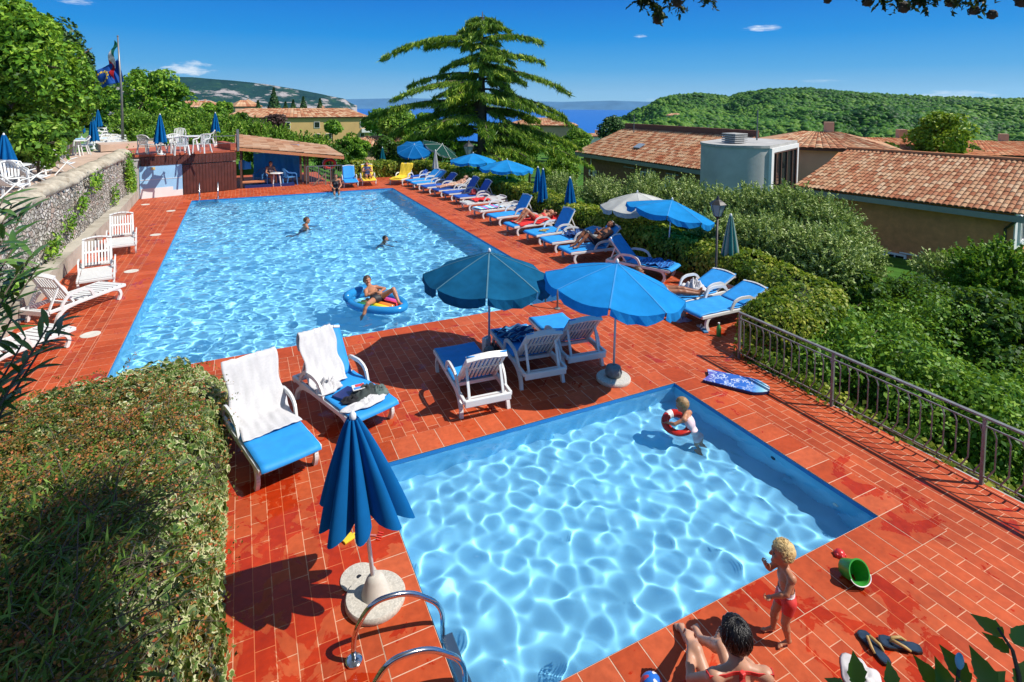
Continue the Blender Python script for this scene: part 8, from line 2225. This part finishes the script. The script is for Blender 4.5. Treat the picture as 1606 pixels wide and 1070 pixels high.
flip_flop('dark flip-flop with tan strap pointing away from the pool corner, left of its pair', (1394, 1046), (1348, 992), 1)
flip_flop('dark flip-flop with tan strap lying crosswise on the right of its pair', (1446, 1022), (1378, 1008), 2)
q = P(1352, 1070); crumple('towel', 'grey white towel half hidden by leaves at the bottom edge', (q.x, q.y, 0), .22, .13, .04, simple('grey_towel', (.52, .50, .50), .95), 41, rz=.5, cat='towel')
q = P(1022, 1078, 0.08); bb = thing('ball', 'blue toy ball with red and white patches at the bottom edge beside the woman', 'ball', (q.x, q.y, .085)); MB().ball((0, 0, 0), .085, nu=24, nv=16).build('shell', simple('blue_ball', (.02, .14, .55), .3), bb, smooth=True)
for k, (cc, nm) in enumerate((((.7, .7, .7), 'white'), ((.6, .04, .05), 'red'), ((.7, .7, .7), 'white'))):
    g_ = MB(); g_.grid(lambda u, v: Vector((.0865*math.cos(.2+k*2.1+u*.6)*math.cos(-.1+v*1.4), .0865*math.sin(.2+k*2.1+u*.6)*math.cos(-.1+v*1.4), .0865*math.sin(-.1+v*1.4))), 8, 10); g_.build('patch', simple(nm+'_ball_patch', cc, .3), bb, smooth=True)
# toys behind the furled parasol, things near the hedge
q = P(546, 846); ty = thing('toy_spade', 'yellow toy spade on the paving behind the furled parasol', 'toy', q, .4); MB().box((0, 0, .012), (.12, .09, .02), bev=.008).build('blade', simple('yellow_toy', (.75, .55, .03), .3), ty); MB().tube([(.05, 0, .015), (.22, .02, .015)], .01, 8).build('handle', simple('yellow_toy', (.75, .55, .03), .3), ty)
q = P(590, 842); ty = thing('toy_rake', 'red and pink toy rake on the paving behind the furled parasol', 'toy', q, 2.6); MB().tube([(0, 0, .012), (.16, 0, .012)], .01, 8).build('handle', simple('pink_toy', (.6, .2, .2), .3), ty)
for k in range(4): MB().bar((-.01, -.045+.03*k, .012), (-.06, -.045+.03*k, .004), .012, .012).build('tine', simple('red_toy', (.6, .04, .03), .3), ty)
q = P(1127, 527); bt_ = thing('bottle', 'green bottle standing by the lounger next to the railing', 'bottle', q); MB().lathe([(.04, 0), (.043, .01), (.043, .15), (.03, .19), (.016, .21), (.016, .235)], 20).build('body', simple('green_bottle_plastic', (.10, .42, .12), .2, trans=.4), bt_, smooth=True); MB().lathe([(.019, .232), (.019, .256)], 14).build('cap', M_WHITEP, bt_)
for px_, rz, lab in (((1111, 517), .3, 'pale sandal'), ((1108, 523), -.4, 'blue soled sandal')):
    q = P(*px_); sd_ = thing('sandal', lab+' on the paving beside the green bottle', 'sandal', q, rz); MB().prism([(-.04, 0), (.04, 0), (.045, .2), (0, .25), (-.045, .2)], 0, .025).build('sole', simple('sandal_sole', (.45, .42, .40) if 'pale' in lab else (.05, .2, .4), .6), sd_); MB().tube([(-.045, .15, .02), (0, .15, .06), (.045, .15, .02)], .012, 6).build('strap', M_WHITEP, sd_)
q = P(754, 556); bx_ = thing('box', 'small white box standing on the base of the dark teal parasol', 'box', (q.x+.10, q.y-.02, .0), .5); MB().box((0, 0, .15), (.15, .09, .30), bev=.008).build('carton', M_WHITEP, bx_); MB().box((0, 0, .302), (.09, .03, .004)).build('opening', M_GREY, bx_)
q = P(790, 567); bg = crumple('bag', 'dark bag on the ground between the blue loungers', (q.x-.15, q.y+.2, 0), .2, .16, .22, simple('dark_bag', (.03, .05, .06), .7), 44, cat='bag')
# ---------------------------------------------------------------- the air: far things fade a little to blue
m, nt, out = mat('thin_haze')
v = N(nt, 'ShaderNodeVolumePrincipled', {'Color': (0.50, 0.80, 1.0, 1), 'Density': 2.2e-5, 'Anisotropy': 0.2})
nt.links.new(v.outputs[0], out.inputs['Volume'])
mb = MB(); mb.prism([(-9000, -4000), (20000, -4000), (20000, 20000), (-9000, 20000)], -175, 420)
tag(mb.build('haze', m), 'thin blue haze over the lake and hills', kind='stuff')
